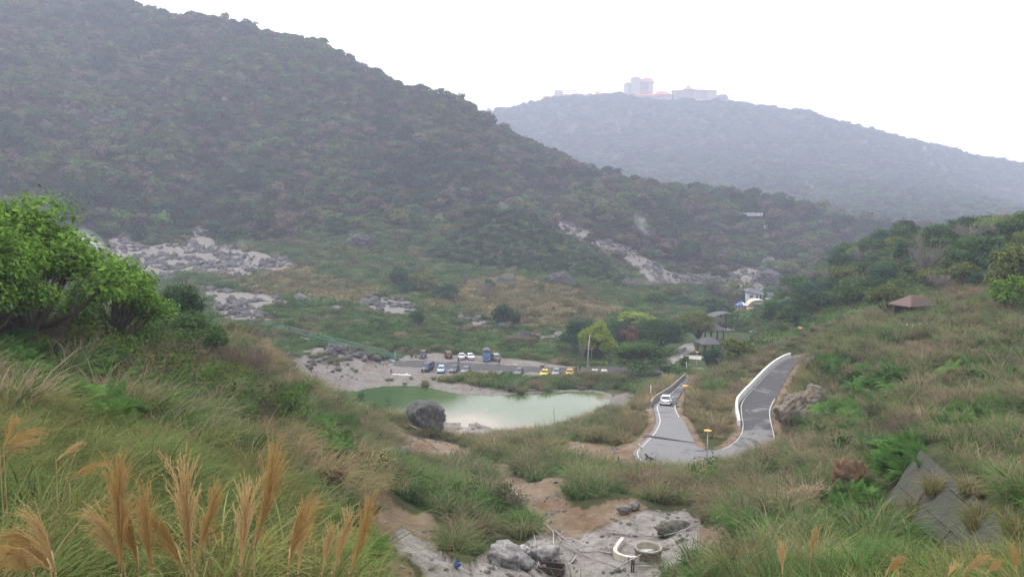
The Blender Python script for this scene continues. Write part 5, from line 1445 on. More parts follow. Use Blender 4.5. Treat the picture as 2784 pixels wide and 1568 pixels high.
def dog(pos, rz, color, label, pose='stand', size=1.0):
    if pose == 'lie':
        V = [(0, 0, .20), (.22, 0, .24), (.34, 0, .36), (.42, 0, .50), (.50, 0, .55), (.60, 0, .52), (-.22, 0, .17), (-.36, 0, .15), (-.55, .05, .06), (-.72, .12, .05),
             (.26, .09, .14), (.40, .10, .05), (.58, .10, .04), (.26, -.09, .14), (.42, -.10, .05), (.60, -.10, .04), (-.30, .12, .14), (-.14, .20, .07), (-.05, .20, .04), (-.30, -.12, .14), (-.12, -.19, .07), (-.02, -.19, .04), (.44, .05, .62), (.44, -.05, .62)]
    elif pose == 'sit':
        V = [(0, 0, .30), (.14, 0, .48), (.20, 0, .60), (.26, 0, .72), (.33, 0, .76), (.44, 0, .73), (-.10, 0, .20), (-.16, 0, .12), (-.30, .04, .05), (-.44, .08, .04),
             (.16, .09, .38), (.17, .09, .2), (.20, .09, .03), (.16, -.09, .38), (.17, -.09, .2), (.20, -.09, .03), (-.08, .13, .16), (.06, .16, .12), (.10, .16, .03), (-.08, -.13, .16), (.06, -.16, .12), (.10, -.16, .03), (.27, .05, .85), (.27, -.05, .85)]
    else:
        k = .12 if pose == 'run' else .03
        V = [(0, 0, .47), (.24, 0, .48), (.36, 0, .56), (.44, 0, .66), (.50, 0, .70), (.62, 0, .66), (-.22, 0, .48), (-.34, 0, .47), (-.46, 0, .58), (-.56, 0, .72),
             (.26, .09, .40), (.26 + k, .09, .22), (.24 + 1.6 * k, .09, .03), (.26, -.09, .40), (.26 - k, -.09, .22), (.22 - 1.4 * k, -.09, .03),
             (-.30, .10, .40), (-.22 - k, .10, .26), (-.36 - k, .10, .16), (-.30, -.10, .40), (-.24 + k, -.10, .26), (-.34 + k, -.10, .16), (.46, .05, .80), (.46, -.05, .80)]
    E = [(0, 1), (1, 2), (2, 3), (3, 4), (4, 5), (0, 6), (6, 7), (7, 8), (8, 9), (1, 10), (10, 11), (11, 12), (1, 13), (13, 14), (14, 15), (6, 16), (16, 17), (17, 18), (6, 19), (19, 20), (20, 21), (3, 22), (3, 23)]
    R = [.13, .15, .10, .085, .07, .038, .115, .09, .03, .018, .07, .04, .03, .07, .04, .03, .08, .045, .03, .08, .045, .03, .028, .028]
    if pose not in ('lie', 'sit'):
        V += [(V[18][0] + .03, .10, .02), (V[21][0] + .03, -.10, .02)]; E += [(18, 24), (21, 25)]; R += [.028, .028]
    me = skinned('dog', V, E, R, [plain('fur', color, .8, vary=.2, scale=10)], lambda c: 0)
    o = link(bpy.data.objects.new('dog', me)); o.location = pos; o.rotation_euler = (0, 0, rz); o.scale = (size,) * 3
    tag(o, label, 'dog')
def roadp(px, z=10.0): return pix_on_z(*zz2([px])[0], z + .01)
dog(roadp((482, 1302)), math.radians(150), (0.012, 0.012, 0.013), 'black dog lying on the road at the hairpin', 'lie', 1.05)
dog(roadp((476, 1326)), math.radians(70), (0.015, 0.014, 0.014), 'small black puppy below the lying dog', 'sit', .42)
dog(roadp((490, 1332)), math.radians(100), (0.02, 0.018, 0.016), 'small dark puppy at the road edge line', 'stand', .40)
p = hit(*zz2([(242, 1350)])[0], 0.0, 70.0); dog(p, math.radians(100), (0.012, 0.012, 0.012), 'black dog sitting on the bare ground left of the hairpin', 'sit', 1.1)
dog(lotp((1820, 348)), math.radians(5), (0.012, 0.012, 0.014), 'black dog trotting across the lot behind the yellow taxi', 'run', 1.15)
dog(lotp((1505, 326)), math.radians(170), (0.55, 0.50, 0.42), 'cream white dog walking on the lot lane', 'run', 1.0)
p = roadp((410, 1212)); dog(p, math.radians(200), (0.6, 0.58, 0.55), 'small white dog curled at the road edge of the hairpin', 'sit', .75)

# ------------------------------------------------------------------ lamps, posts, barriers
M_HEAD = plain('lamp_head_amber', (0.62, 0.36, 0.06), 0.5, vary=0.1)
def path_lamp(base, h, label, pole=M_STEEL):
    r = empty('path_lamp', base)
    MB().lathe([(.12, -.3), (.12, .08), (.06, .10)], sides=10).build('base', M_CONC, r)
    MB().tube([(0, 0, 0), (0, 0, h - .35)], [.06, .05], 8).build('pole', pole, r, True)
    MB().lathe([(.05, h - .36), (.07, h - .30), (.20, h - .08), (.05, h - .08)], sides=12).build('diffuser', M_WHITE, r, True)
    MB().lathe([(.0, h + .07), (.25, h + .05), (.44, h), (.44, h - .05), (.1, h - .07)], sides=18).build('lamp_disc', M_HEAD, r, True)
    tag(r, label, 'street lamp', 'mushroom-shaped path lamps')
def lamp_by_head(head_px, d, base_v, label, pole=M_STEEL):
    x, y, z = pix_at_dist(head_px[0], head_px[1], d); b = gz(x, y)
    path_lamp((float(x), float(y), b), max(2.4, float(z) - b), label, pole)
M_RUST = plain('rusty_pole', (0.11, 0.075, 0.06), .85, vary=.3, scale=9)
def lamp_at(px, z, head_v, label, pole=M_STEEL):
    p = pix_on_z(*px, z); d = math.hypot(p.x, p.y); x, y, zt = pix_at_dist(px[0], head_v, d)
    path_lamp((p.x, p.y, gz(p.x, p.y)), float(zt) - gz(p.x, p.y), label, pole)
lamp_at((1922, 1262), 9.9, 1169, 'amber disc lamp on a grey pole at the bottom of the hairpin')
p = hit(1861, 1121); path_lamp(p, (1121 - 1049) / F * math.hypot(p.x, p.y) * 1.03, 'amber disc lamp on a rusty pole above the white hatchback', M_RUST)
lamp_at((1894, 1008), .6, 956, 'amber disc lamp on the park lawn below the gazebo')
lamp_by_head((1967, 996), 168, 0, 'amber disc lamp whose head peeks over the road slope')
lamp_by_head((1609, 948), 197, 0, 'amber disc lamp under the yellow-green park tree')
p = hit(2173, 966); path_lamp(p, (966 - 893) / F * math.hypot(p.x, p.y), 'dark lamp post at the upper end of the road', M_RUST)
def tall_pole(base, h, label):
    r = empty('lamp_pole', base)
    MB().box((0, 0, .12), (.7, .7, .35)).build('plinth', M_CONC, r)
    MB().tube([(0, 0, .2), (h * .012, 0, h * .5), (h * .055, 0, h)], [.13, .10, .07], 10).build('pole', plain('pale_pole', (.55, .56, .57), .5), r, True)
    MB().box((h * .055 + .15, 0, h), (.5, .16, .10)).build('lamp_head', M_STEEL, r)
    tag(r, label, 'street lamp')
p = lotp((2352, 326)); tall_pole(p, 7.4, 'tall pale lamp pole at the right end of the car park')
def marker(px, hpx, label, color=M_WHITE, dd=None):
    p = hit(*px); h = hpx / F * math.hypot(p.x, p.y)
    m = MB().tube([(0, 0, -.3), (0, 0, h * .97)], [.07, .06], 8).lathe([(.06, h * .97), (.04, h), (0, h + .01)], sides=8)
    o = m.build('marker_post', color, None, True, loc=p); tag(o, label, 'post')
marker((1769, 1080), 34, 'white marker post left of the concrete road parapet')
marker((1866, 1010), 28, 'thin white post at the park entrance')
for q, (u, v) in enumerate([(2465, 898), (2480, 900), (2500, 896)]):
    marker((u, v), 16, ['left of three pale fence stubs on the right grass slope', 'middle of three pale fence stubs on the right grass slope', 'right of three pale fence stubs on the right grass slope'][q])
marker((2571, 822), 14, 'pale post standing at the edge of the right-hand wood')

def wall_along(name, pts, h, w, mat, label, cat, group=None, cap=None):
    """low wall made of separate cast segments"""
    e = empty(name, pts[0]); o = Vector(pts[0])
    for i in range(len(pts) - 1):
        a, b = Vector(pts[i]) - o, Vector(pts[i + 1]) - o
        d = b - a; n = Vector((-d.y, d.x, 0)).normalized() * w / 2; g = d * .004
        a2, b2 = a + g, b - g
        vs = []
        for q in (a2, b2):
            vs += [q + n * 1.25 - Vector((0, 0, .4)), q - n * 1.25 - Vector((0, 0, .4)), q - n * .85 + Vector((0, 0, h)), q + n * .85 + Vector((0, 0, h))]
        MB().add(vs, [(0, 1, 2, 3), (7, 6, 5, 4), (0, 4, 5, 1), (1, 5, 6, 2), (2, 6, 7, 3), (3, 7, 4, 0)]).build('wall_segment', mat, e)
    tag(e, label, cat, group); return e
def off_edge(t0, t1, side, out, step):
    src, oth = (ROAD_O, ROAD_I) if side == 'o' else (ROAD_I, ROAD_O)
    r = []
    for i in range(int(t0 * NR), int(t1 * NR), step):
        d = (src[i] - oth[i]); d.z = 0; d.normalize(); q = src[i] + d * out; r.append((q.x, q.y, q.z - .05))
    return r
wall_along('road_barrier', off_edge(.645, .94, 'i', .45, 2), .80, .34, M_WHITE, 'white painted concrete barrier along the upper road leg', 'barrier')
wall_along('road_parapet', off_edge(.0, .165, 'o', .35, 2), .85, .30, M_CONC, 'grey concrete parapet along the lower road leg', 'parapet')

# green railing from the lot to the stream
def railing(px, z_px, off, label):
    pts = []
    for u, v in px:
        p = hit(u, v, 0.0, 165.0); pts.append(p)
    P = resample(pts, 70); n = len(P)
    e = empty('path_railing', P[0]); o = Vector(P[0]); D = []
    for i in range(n):
        t = (P[min(i + 1, n - 1)] - P[max(i - 1, 0)]); t.z = 0; t.normalize(); s = Vector((-t.y, t.x, 0)) * off
        q = P[i] + s; D.append(Vector((q.x, q.y, max(gz(q.x, q.y), 0.4) * .5 + .5 * P[i].z)) - o)
    post = MB().tube([(0, 0, -.5), (0, 0, 1.25)], .12, 6).mesh('post', M_GREENP)
    for i in range(0, n, 2): child('post', post, e, D[i])
    for h, nm, r in ((1.12, 'top_rail', .095), (.72, 'middle_rail', .075), (.36, 'lower_rail', .07)):
        MB().tube([q + Vector((0, 0, h)) for q in D], r, 6).build(nm, M_GREENP, e, True)
    kerb = MB(); kerb.tube([q + Vector((0, 0, .05)) for q in D], .22, 6); kerb.build('kerb', M_WHITE, e)
    tag(e, label, 'railing', 'green railings along the footpath')
R6 = (600, 850, 1150, 1100)
RAIL = zz(R6, [(150, 152), (300, 172), (480, 192), (640, 208), (760, 238), (880, 270), (1050, 325), (1220, 365), (1340, 400), (1450, 420), (1560, 448), (1700, 484), (1850, 520), (2000, 556), (2120, 590), (2225, 622)])
railing(RAIL, None, 0.0, 'green railing on the near side of the sloping footpath')
railing(RAIL, None, 2.4, 'green railing on the far side of the sloping footpath')
p = hit(*zz(R6, [(2222, 625)])[0], 0.0, 165.0); o = MB().tube([(0, 0, -.3), (0, 0, 2.6)], [.09, .07], 8).build('gate_post', plain('pale_wood', (.42, .4, .36), .8), None, True, loc=p); tag(o, 'tall pale post ending the green railing at the lot', 'post')

# sign, white stones
p = hit(*zz(Z1, [(755, 372)])[0]); e = empty('notice_board', p, math.radians(8))
MB().tube([(0, 0, -.3), (0, 0, 2.2)], .045, 6).build('post', M_STEEL, e); MB().box((0, -.05, 1.75), (.5, .04, .95)).build('board', plain('grey_board', (.2, .2, .21), .7), e); tag(e, 'grey notice board on a post at the pond bank', 'sign')
# ------------------------------------------------------------------ rocks
def rock_mesh(name, seed, mat, sub=3, rough=0.05, planes=16):
    g = np.random.default_rng(seed)
    bm = bmesh.new(); bmesh.ops.create_icosphere(bm, subdivisions=sub, radius=1.0)
    D = np.array([v.co[:] for v in bm.verts]); D /= np.linalg.norm(D, axis=1, keepdims=True)
    n = g.normal(0, 1, (planes, 3)); n /= np.linalg.norm(n, axis=1, keepdims=True); h = g.uniform(0.62, 1.0, planes)
    dot = np.maximum(D @ n.T, 1e-3); r = np.min(h / dot, axis=1); r = np.minimum(r, 1.15)
    P = D * r[:, None]
    nz = fbm(P[:, 0] * 3 + P[:, 2] * 2.1 + seed, P[:, 1] * 3 - P[:, 2] * 1.7, 4, seed) + 0.6 * fbm(P[:, 0] * 9 + P[:, 2] * 5, P[:, 1] * 9 + P[:, 2] * 7, 2, seed + 3)
    P *= (1 + nz * rough * 4)[:, None]
    for v, q in zip(bm.verts, P): v.co = q
    me = bpy.data.meshes.new(name); bm.to_mesh(me); bm.free(); me.materials.append(mat)
    if sub > 3: me.polygons.foreach_set('use_smooth', np.ones(len(me.polygons), bool))
    return me
def rock_mat(name, a, b, c, scale=1.0):
    m, nt, out = nodes_of(name); L = nt.links.new
    tc = nt.nodes.new('ShaderNodeNewGeometry')
    n1 = N(nt, 'ShaderNodeTexNoise', Scale=1.1 * scale, Detail=8.0, Roughness=0.7, Distortion=0.7); L(tc.outputs['Position'], n1.inputs['Vector'])
    mp = nt.nodes.new('ShaderNodeMapping'); mp.inputs['Scale'].default_value = (2.2 * scale, 2.2 * scale, 0.5 * scale); L(tc.outputs['Position'], mp.inputs['Vector'])
    n2 = N(nt, 'ShaderNodeTexNoise', Scale=1.0, Detail=6.0, Roughness=0.65); L(mp.outputs[0], n2.inputs['Vector'])
    r = nt.nodes.new('ShaderNodeValToRGB'); e = r.color_ramp.elements; e.new(0.5)
    for el, (p, q) in zip(e, [(0.33, a), (0.5, b), (0.66, c)]): el.position = p; el.color = (*q, 1)
    av = nt.nodes.new('ShaderNodeMath'); av.operation = 'MULTIPLY_ADD'; L(n1.outputs['Fac'], av.inputs[0]); av.inputs[1].default_value = 0.55
    hv = nt.nodes.new('ShaderNodeMath'); hv.operation = 'MULTIPLY'; L(n2.outputs['Fac'], hv.inputs[0]); hv.inputs[1].default_value = 0.45; L(hv.outputs[0], av.inputs[2])
    L(av.outputs[0], r.inputs['Fac'])
    b_ = N(nt, 'ShaderNodeBsdfPrincipled', Roughness=0.9); b_.inputs['Specular IOR Level'].default_value = 0.2
    bp = N(nt, 'ShaderNodeBump', Strength=0.7, Distance=0.2); L(av.outputs[0], bp.inputs['Height']); L(bp.outputs[0], b_.inputs['Normal'])
    L(r.outputs[0], b_.inputs['Base Color']); L(b_.outputs[0], out.inputs['Surface'])
    return m
M_ROCK = rock_mat('grey_rock', (0.028, 0.028, 0.030), (0.085, 0.083, 0.081), (0.17, 0.165, 0.16))
M_ROCKP = rock_mat('pale_rock', (0.075, 0.07, 0.067), (0.15, 0.14, 0.133), (0.26, 0.245, 0.23), 2.0)
M_FUME = rock_mat('fumarole_rock', (0.075, 0.075, 0.08), (0.22, 0.212, 0.205), (0.42, 0.40, 0.375), 2.2)
M_MOSSY = rock_mat('weathered_concrete', (0.028, 0.034, 0.019), (0.052, 0.053, 0.040), (0.088, 0.083, 0.075), 1.6)
M_CLIFF = rock_mat('ochre_cliff', (0.085, 0.072, 0.066), (0.17, 0.145, 0.12), (0.29, 0.225, 0.14), 0.9)
M_EARTH = rock_mat('orange_earth', (0.09, 0.055, 0.035), (0.17, 0.105, 0.062), (0.29, 0.20, 0.12), 1.3)

def put_rock(name, seed, px, size, label, mat=M_ROCK, cat='boulder', group=None, sub=4, rough=0.05, sink=0.3, rz=0.0, d=None, dmin=3.0):
    p = hit(*px, 0.0, dmin) if d is None else Vector([float(q) for q in pix_at_dist(*px, d)])
    o = link(bpy.data.objects.new(name, rock_mesh(name, seed, mat, sub, rough)))
    o.location = (p.x, p.y, p.z + size[2] * (1 - sink) if d is None else p.z); o.scale = size; o.rotation_euler = (0, 0, rz)
    tag(o, label, cat, group); return o
# the big boulder on the near pond shore
p = hit(*zz(Z1, [(1020, 775)])[0]); o = put_rock('pond_boulder', 3, zz(Z1, [(1020, 770)])[0], (3.5, 2.6, 2.7), 'huge grey boulder on the near shore of the pond', sub=5, rough=0.07, sink=0.22)
LB = [(zz(R6, [q])[0], s) for q, s in [((930, 660), 1.0), ((1180, 665), 1.5), ((1130, 640), 1.0), ((1110, 690), 1.1), ((1370, 555), 2.4), ((1450, 570), 1.7), ((1250, 630), 1.1), ((1150, 730), 1.0), ((1500, 740), 1.1), ((1210, 825), 1.0), ((1030, 880), 2.2), ((1640, 600), 1.6), ((1830, 615), 1.3), ((1480, 630), 1.0), ((1560, 600), 1.2), ((1330, 600), 1.2), ((740, 780), 1.8), ((860, 560), 1.2), ((1700, 560), 1.1), ((1420, 760), .7), ((1900, 600), .9), ((2160, 640), .5)]]
for i, (px, s) in enumerate(LB):
    put_rock('bank_boulder', 20 + i, px, (s * .62 * random.uniform(.8, 1.2), s * .6, s * .5), 'grey boulder on the rocky bank below the green railing', M_ROCK if i % 3 else M_ROCKP, group='boulders on the bank left of the pond', sub=3, rz=random.uniform(0, 6), dmin=150, rough=.08)
for i, (X, Y, sz, lab) in enumerate([(1460, 520, (3.4, 1.6, 1.5), 'leftmost dark rock ledge right below the green railing'), (1640, 545, (3.2, 1.5, 1.3), 'second dark rock ledge below the green railing'), (1800, 572, (3.0, 1.4, 1.2), 'third dark rock ledge below the green railing'), (1960, 600, (2.4, 1.2, .9), 'dark rock ledge below the lower end of the green railing')]):
    put_rock('rock_ledge', 40 + i, zz(R6, [(X, Y)])[0], sz, lab, M_ROCK, 'rock ledge', sub=5, rough=.15, sink=.6, rz=-.25, dmin=150)
put_rock('grey_boulder', 61, zz(R6, [(520, 345)])[0], (.9, .8, 1.6), 'upright dark rock standing in the grass knoll on the left', sub=3, sink=.35)
put_rock('grey_boulder', 62, zz(R6, [(515, 560)])[0], (1.1, 1.0, 1.3), 'dark rock half hidden in the left grass knoll', sub=3, sink=.4)
put_rock('grey_boulder', 63, zz(Z1, [(820, 1000)])[0], (1.15, 1.0, 1.0), 'grey boulder at the foot of the left slope above the ochre soil', sub=3, sink=.3)
put_rock('grey_boulder', 64, zz(Z3, [(300, 400)])[0], (.6, .5, .45), 'pale boulder beside the grass mound in the gully', M_ROCKP, sub=3)
put_rock('grey_boulder', 65, zz(Z3, [(1790, 500)])[0], (.62, .5, .40), 'grey boulder under the grass edge of the gully bank', M_ROCKP, sub=3)
put_rock('grey_boulder', 66, zz(Z3, [(1870, 480)])[0], (.45, .4, .34), 'small round boulder right of the grey one on the gully bank', M_ROCKP, sub=3)
put_rock('rock_outcrop', 67, zz(Z3, [(2140, 640)])[0], (1.2, .7, .6), 'dark mossy rock hump above the concrete well', rock_mat('mossy_rock', (.05, .055, .04), (.13, .125, .10), (.24, .225, .2)), 'rock', sub=5, sink=.75, rough=.14)
put_rock('rock_outcrop', 68, zz(Z3, [(1000, 850)])[0], (1.3, .9, .8), 'blue-grey rock hump left of the dark trough', M_FUME, 'rock', sub=4, sink=.5, rough=.12)
put_rock('rock_outcrop', 69, zz(Z3, [(1250, 830)])[0], (1.1, .8, .7), 'blue-grey rock hump behind the dark trough', M_FUME, 'rock', sub=4, sink=.5, rough=.12)
put_rock('road_cliff', 70, zz2([(1665, 960)])[0], (3.1, 1.9, 3.1), 'ochre and grey rock face beside the upper road bend', M_CLIFF, 'rock face', sub=5, rough=.10, sink=.72, rz=.5)
put_rock('road_cliff', 71, zz2([(1785, 910)])[0], (2.5, 1.8, 2.4), 'ochre rock face right of the larger one above the road', M_CLIFF, 'rock face', sub=5, rough=.11, sink=.72, rz=.3)
put_rock('road_cliff', 72, zz2([(1760, 580)])[0], (1.3, 1.0, 1.0), 'small dark rock poking from the slope above the road', M_ROCK, 'rock', sub=3)
put_rock('earth_bluff', 73, (2305, 1345), (1.35, 1.0, 1.5), 'orange-brown earth bluff with pale top left of the concrete wall', M_EARTH, 'earth bluff', sub=5, rough=.12, sink=.5)
put_rock('earth_bluff', 74, (2225, 1368), (1.9, 1.0, .75), 'low orange earth bank left of the taller bluff', M_EARTH, 'earth bluff', sub=4, rough=.12, sink=.6)
for i, (px, s, lab) in enumerate([(zz(ZB, [(510, 500)])[0], (7.5, 3.5, 6.0), 'dark rock face above the valley floor at the hill foot'), (zz(ZB, [(1630, 225)])[0], (3.2, 2.2, 4.6), 'pale rock knob near the top of the cone-shaped spur'),
        (zz(ZB, [(2090, 790)])[0], (6.5, 3, 4.2), 'fractured grey rock face at the right foot of the spur'), (zz(ZB, [(1650, 790)])[0], (5, 2.4, 2.6), 'low grey rock face left of the fractured one'),
        (zz(ZC, [(1015, 545)])[0], (6, 3.5, 4.0), 'pale fuming rock mound on the far slope'), (zz(ZC, [(2000, 820)])[0], (7, 4, 5), 'pale rock knob on the far right slope'), (zz(ZC, [(1980, 930)])[0], (9, 5, 6), 'grey rock face above the white house')]):
    put_rock('rock_outcrop', 80 + i, px, s, lab, M_ROCKP if i in (1, 4, 5) else M_ROCK, 'rock face', sub=5, rough=.13, sink=.55)
for i, (X, Y, s) in enumerate([(60, 930, 5), (330, 1000, 3.5), (1290, 1050, 2.2), (1440, 1060, 2.4), (1640, 1120, 3.5), (2050, 1190, 2.5), (1480, 1100, 2.2)]):
    put_rock('valley_boulder', 100 + i, zz(ZB, [(X, Y)])[0], (s * .55, s * .5, s * .42), 'grey boulder lying in the grass of the mid valley', M_ROCKP, group='boulders in the mid valley', sub=3)

# uncountable stones: boulder fields far off, rubble in the gully
for i in range(5): 
    me = rock_mesh('rubble', 200 + i, M_ROCKP, 2, 0.06, 12)
    o = bpy.data.objects.new('rubble_%02d' % i, me); c = PROTO.get('rubble') or PROTO.setdefault('rubble', bpy.data.collections.new('rubble')); c.objects.link(o)
for i in range(5):
    me = rock_mesh('field_boulder', 210 + i, M_ROCK, 2, 0.06, 12)
    o = bpy.data.objects.new('field_boulder_%02d' % i, me); c = PROTO.get('field_boulder') or PROTO.setdefault('field_boulder', bpy.data.collections.new('field_boulder')); c.objects.link(o)
def lay_stones(name, label, key, r0, r1, dens, s0, s1, keep=None, az=40):
    x, y = sample_ring(r0, r1, dens, az)
    bare = masks(x, y)[0]; pond, lot, road = masks(x, y)[2:5]
    ok = (bare > .5) & ~pond & ~lot & ~road & (fbm(x / (2 + s1 * 3), y / (2 + s1 * 3), 2, 181) > -.08)
    if keep is not None: ok &= keep(x, y)
    x, y = x[ok], y[ok]
    s = s0 + (s1 - s0) * RNG.uniform(0, 1, len(x)) ** 3
    scatter(name, label, 'stones', key, x, y, s, np.full((len(x), 3), .3), tilt=.6, flat=RNG.uniform(.5, .9, len(x)))
lay_stones('gully_rubble', 'small pale stones strewn over the gully floor', 'rubble', 33, 130, 3.2, .02, .24)
lay_stones('bank_rubble', 'grey stones strewn over the pond banks', 'rubble', 118, 215, .35, .04, .42)
lay_stones('boulder_field', 'grey boulder fields and stream bed at the foot of the hill', 'field_boulder', 215, 600, .22, .5, 2.4)

# bare crags low on the big left hill
def crags():
    X, Y = sample_ring(560, 800, .022, 36); u, v = to_pix(X, Y, ground(X, Y))
    m = in_poly(u, v, [(-20, 250), (120, 225), (200, 262), (395, 250), (380, 300), (330, 330), (310, 400), (230, 420), (210, 330), (130, 360), (60, 330), (-20, 320)]) & (fbm(X / 30, Y / 30, 2, 191) > -.05)
    X, Y = X[m], Y[m]
    scatter('hillside_crags', 'grey crags showing through the wood on the big left hill', 'crags', 'field_boulder', X, Y, RNG.uniform(1.2, 3.0, len(X)), np.full((len(X), 3), .3), tilt=.5, flat=RNG.uniform(.8, 1.5, len(X)), z=ground(X, Y) + 1.2)
crags()

# ------------------------------------------------------------------ retaining wall on the right
def px3(u, v, d): return Vector([float(q) for q in pix_at_dist(u, v, d)])
W_TL, W_TR, W_BR, W_BL = WALL_PTS
def retaining_wall():
    e = empty('retaining_wall', (W_BL + W_BR) / 2); o = Vector(e.location)
    nrm = (W_TR - W_TL).cross(W_BL - W_TL).normalized()
    if nrm.dot(Vector((0, 0, EYE)) - W_TL) < 0: nrm = -nrm
    NP, NQ = 3, 3
    for i in range(NP):
        for j in range(NQ):
            a0, a1 = i / NP + .004, (i + 1) / NP - .004; ts = [0, .2, .72, 1.0]; b0, b1 = ts[j] + .004, ts[j + 1] - .004
            def q(a, b): return W_TL.lerp(W_TR, a).lerp(W_BL.lerp(W_BR, a), b)
            c = [q(a0, b0), q(a1, b0), q(a1, b1), q(a0, b1)]; lift = .02 * ((i * 2 + j) % 3)
            f = [p + nrm * lift - o for p in c]; bk = [p - nrm * .30 - o for p in c]
            MB().add(f + bk, [(0, 1, 2, 3), (7, 6, 5, 4), (0, 4, 5, 1), (1, 5, 6, 2), (2, 6, 7, 3), (3, 7, 4, 0)]).build('wall_panel', M_MOSSY, e)
    tag(e, 'sloping weathered concrete retaining wall at lower right', 'retaining wall')
retaining_wall()

# ------------------------------------------------------------------ things in the gully
R5 = (1400, 1380, 1950, 1568)
def pipe(pts, label, r=.045, mat=M_PIPE, lift=.06, name='water_pipe', cat='pipe'):
    P = []; r *= .75
    for u, v in pts:
        p = hit(u, v); P.append(Vector((p.x, p.y, p.z + r + lift)))
    n = max(8, len(P) * 5); Q = resample(P, n)
    for q in Q: q.z = max(q.z, gz(q.x, q.y) + r * .8)
    o = Vector(Q[0]); ob = MB().tube([q - o for q in Q], r, 8).build(name, mat, None, True, loc=o)
    tag(ob, label, cat); return ob
pipe(zz(R5, [(1180, 340), (1500, 375), (1800, 385), (2050, 350), (2250, 270), (2360, 215)]), 'grey pipe sagging in a long arc behind the concrete well', .05, lift=.12)
pipe(zz(R5, [(170, 30), (290, 150), (380, 220), (480, 310), (490, 430), (510, 580), (570, 780)]), 'pale pipe running down the gully and bending to the dark trough', .045, M_PALEPIPE)
pipe(zz(R5, [(510, 310), (600, 390), (830, 565), (870, 575), (1250, 605)]), 'thick grey pipe running from the gully to the curved white wall', .06)
pipe(zz(R5, [(0, 525), (250, 530), (700, 570), (850, 550), (1200, 510), (1490, 465)]), 'thin pipe crossing the gully floor from left to right', .03, lift=.2)
pipe(zz(R5, [(230, 320), (255, 430), (260, 590), (315, 760)]), 'pale pipe coming down beside the grass mound to the trough', .04, M_PALEPIPE)
pipe(zz(R5, [(600, 795), (700, 750), (780, 650)]), 'short bent pale pipe right of the trough', .05, M_PALEPIPE, .15)
pipe(zz(R5, [(560, 380), (620, 500), (700, 545), (900, 620), (1100, 700), (1290, 770)]), 'thin grey pipe running down to the steaming spot', .03)
pipe(zz(R5, [(1260, 870), (1500, 730), (1650, 650), (1800, 615)]), 'grey pipe leading up into the concrete well', .045, M_PIPE, .35)
pipe(zz(R5, [(1550, 770), (1760, 762)]), 'short straight pipe in front of the concrete well', .04, M_PALEPIPE)
pipe(zz(Z3, [(930, 245), (1000, 320), (1060, 400), (1140, 490)]), 'pipe lying along the upper gully channel', .06, M_PALEPIPE)
pipe(zz(Z3, [(910, 340), (960, 380), (1010, 440)]), 'short pipe lying left of the gully channel', .05, M_PALEPIPE)
pipe(zz(Z1, [(690, 668), (800, 690), (900, 740), (1010, 785)]), 'grey pipe along the pond shore behind the huge boulder', .11)
pipe(zz(Z1, [(700, 725), (850, 790), (1000, 850), (1120, 945)]), 'thin brown pipe crossing the ochre slope by the pond', .07, M_WOOD)
pipe(zz(Z1, [(1340, 895), (1400, 830)]), 'white pipe among the rocks at the pond outlet', .09, M_PALEPIPE)
pipe(zz(R6, [(480, 815), (620, 930)]), 'pale pole lying on the bare bank at the left knoll', .10, M_PALEPIPE, name='wooden_pole', cat='pole')
pipe(zz(R6, [(1000, 860), (1120, 880), (1180, 930), (1230, 1000)]), 'grey pipe curving down to the pond from the left bank', .11)
pipe(zz(Z1, [(1650, 465), (1850, 460), (2060, 462)]), 'pale driftwood log on the far pond shore', .12, M_PALEPIPE, .0, 'driftwood_log', 'log')
pipe(zz(Z1, [(1780, 470), (1860, 490)]), 'short driftwood log beside the grass clump on the far shore', .10, M_PALEPIPE, .0, 'driftwood_log', 'log')
# concrete well ring with milky water
wp = hit(*zz(R5, [(1695, 640)])[0]); wd = math.hypot(wp.x, wp.y); wr = 0.80
e = empty('concrete_well', wp)
MB().lathe([(wr * .86, -.1), (wr * .86, .62), (wr * .90, .68), (wr * 1.0, .70), (wr * 1.03, .66), (wr * 1.03, .58), (wr * .97, .56), (wr * .97, -.5)], sides=40).build('ring', plain('well_concrete', (.26, .235, .19), .9, vary=.25, scale=2.5), e, True)
MB().lathe([(wr * 1.02, .50), (wr * 1.045, .50), (wr * 1.045, .57), (wr * 1.02, .57)], sides=40).build('hoop', M_RUST, e, True)
MB().lathe([(wr * .87, .28), (0, .281)], sides=40).build('milky_water', plain('milky_water', (.55, .57, .52), .12, vary=.05), e)
tag(e, 'round concrete well ring full of milky water on the gully floor', 'well')
# curved white kerb wall left of the well
def kerb_wall():
    P = resample([Vector((*hit(u, v).xy, hit(u, v).z)) for u, v in zz(R5, [(1372, 440), (1310, 520), (1272, 600), (1345, 660), (1450, 685), (1570, 692)])], 16)
    wall_along('curved_kerb', [p[:] for p in P], .32, .26, plain('limewashed_stone', (.50, .46, .40), .9, vary=.2, scale=2), 'curved cream stone kerb left of the concrete well', 'kerb')
kerb_wall()
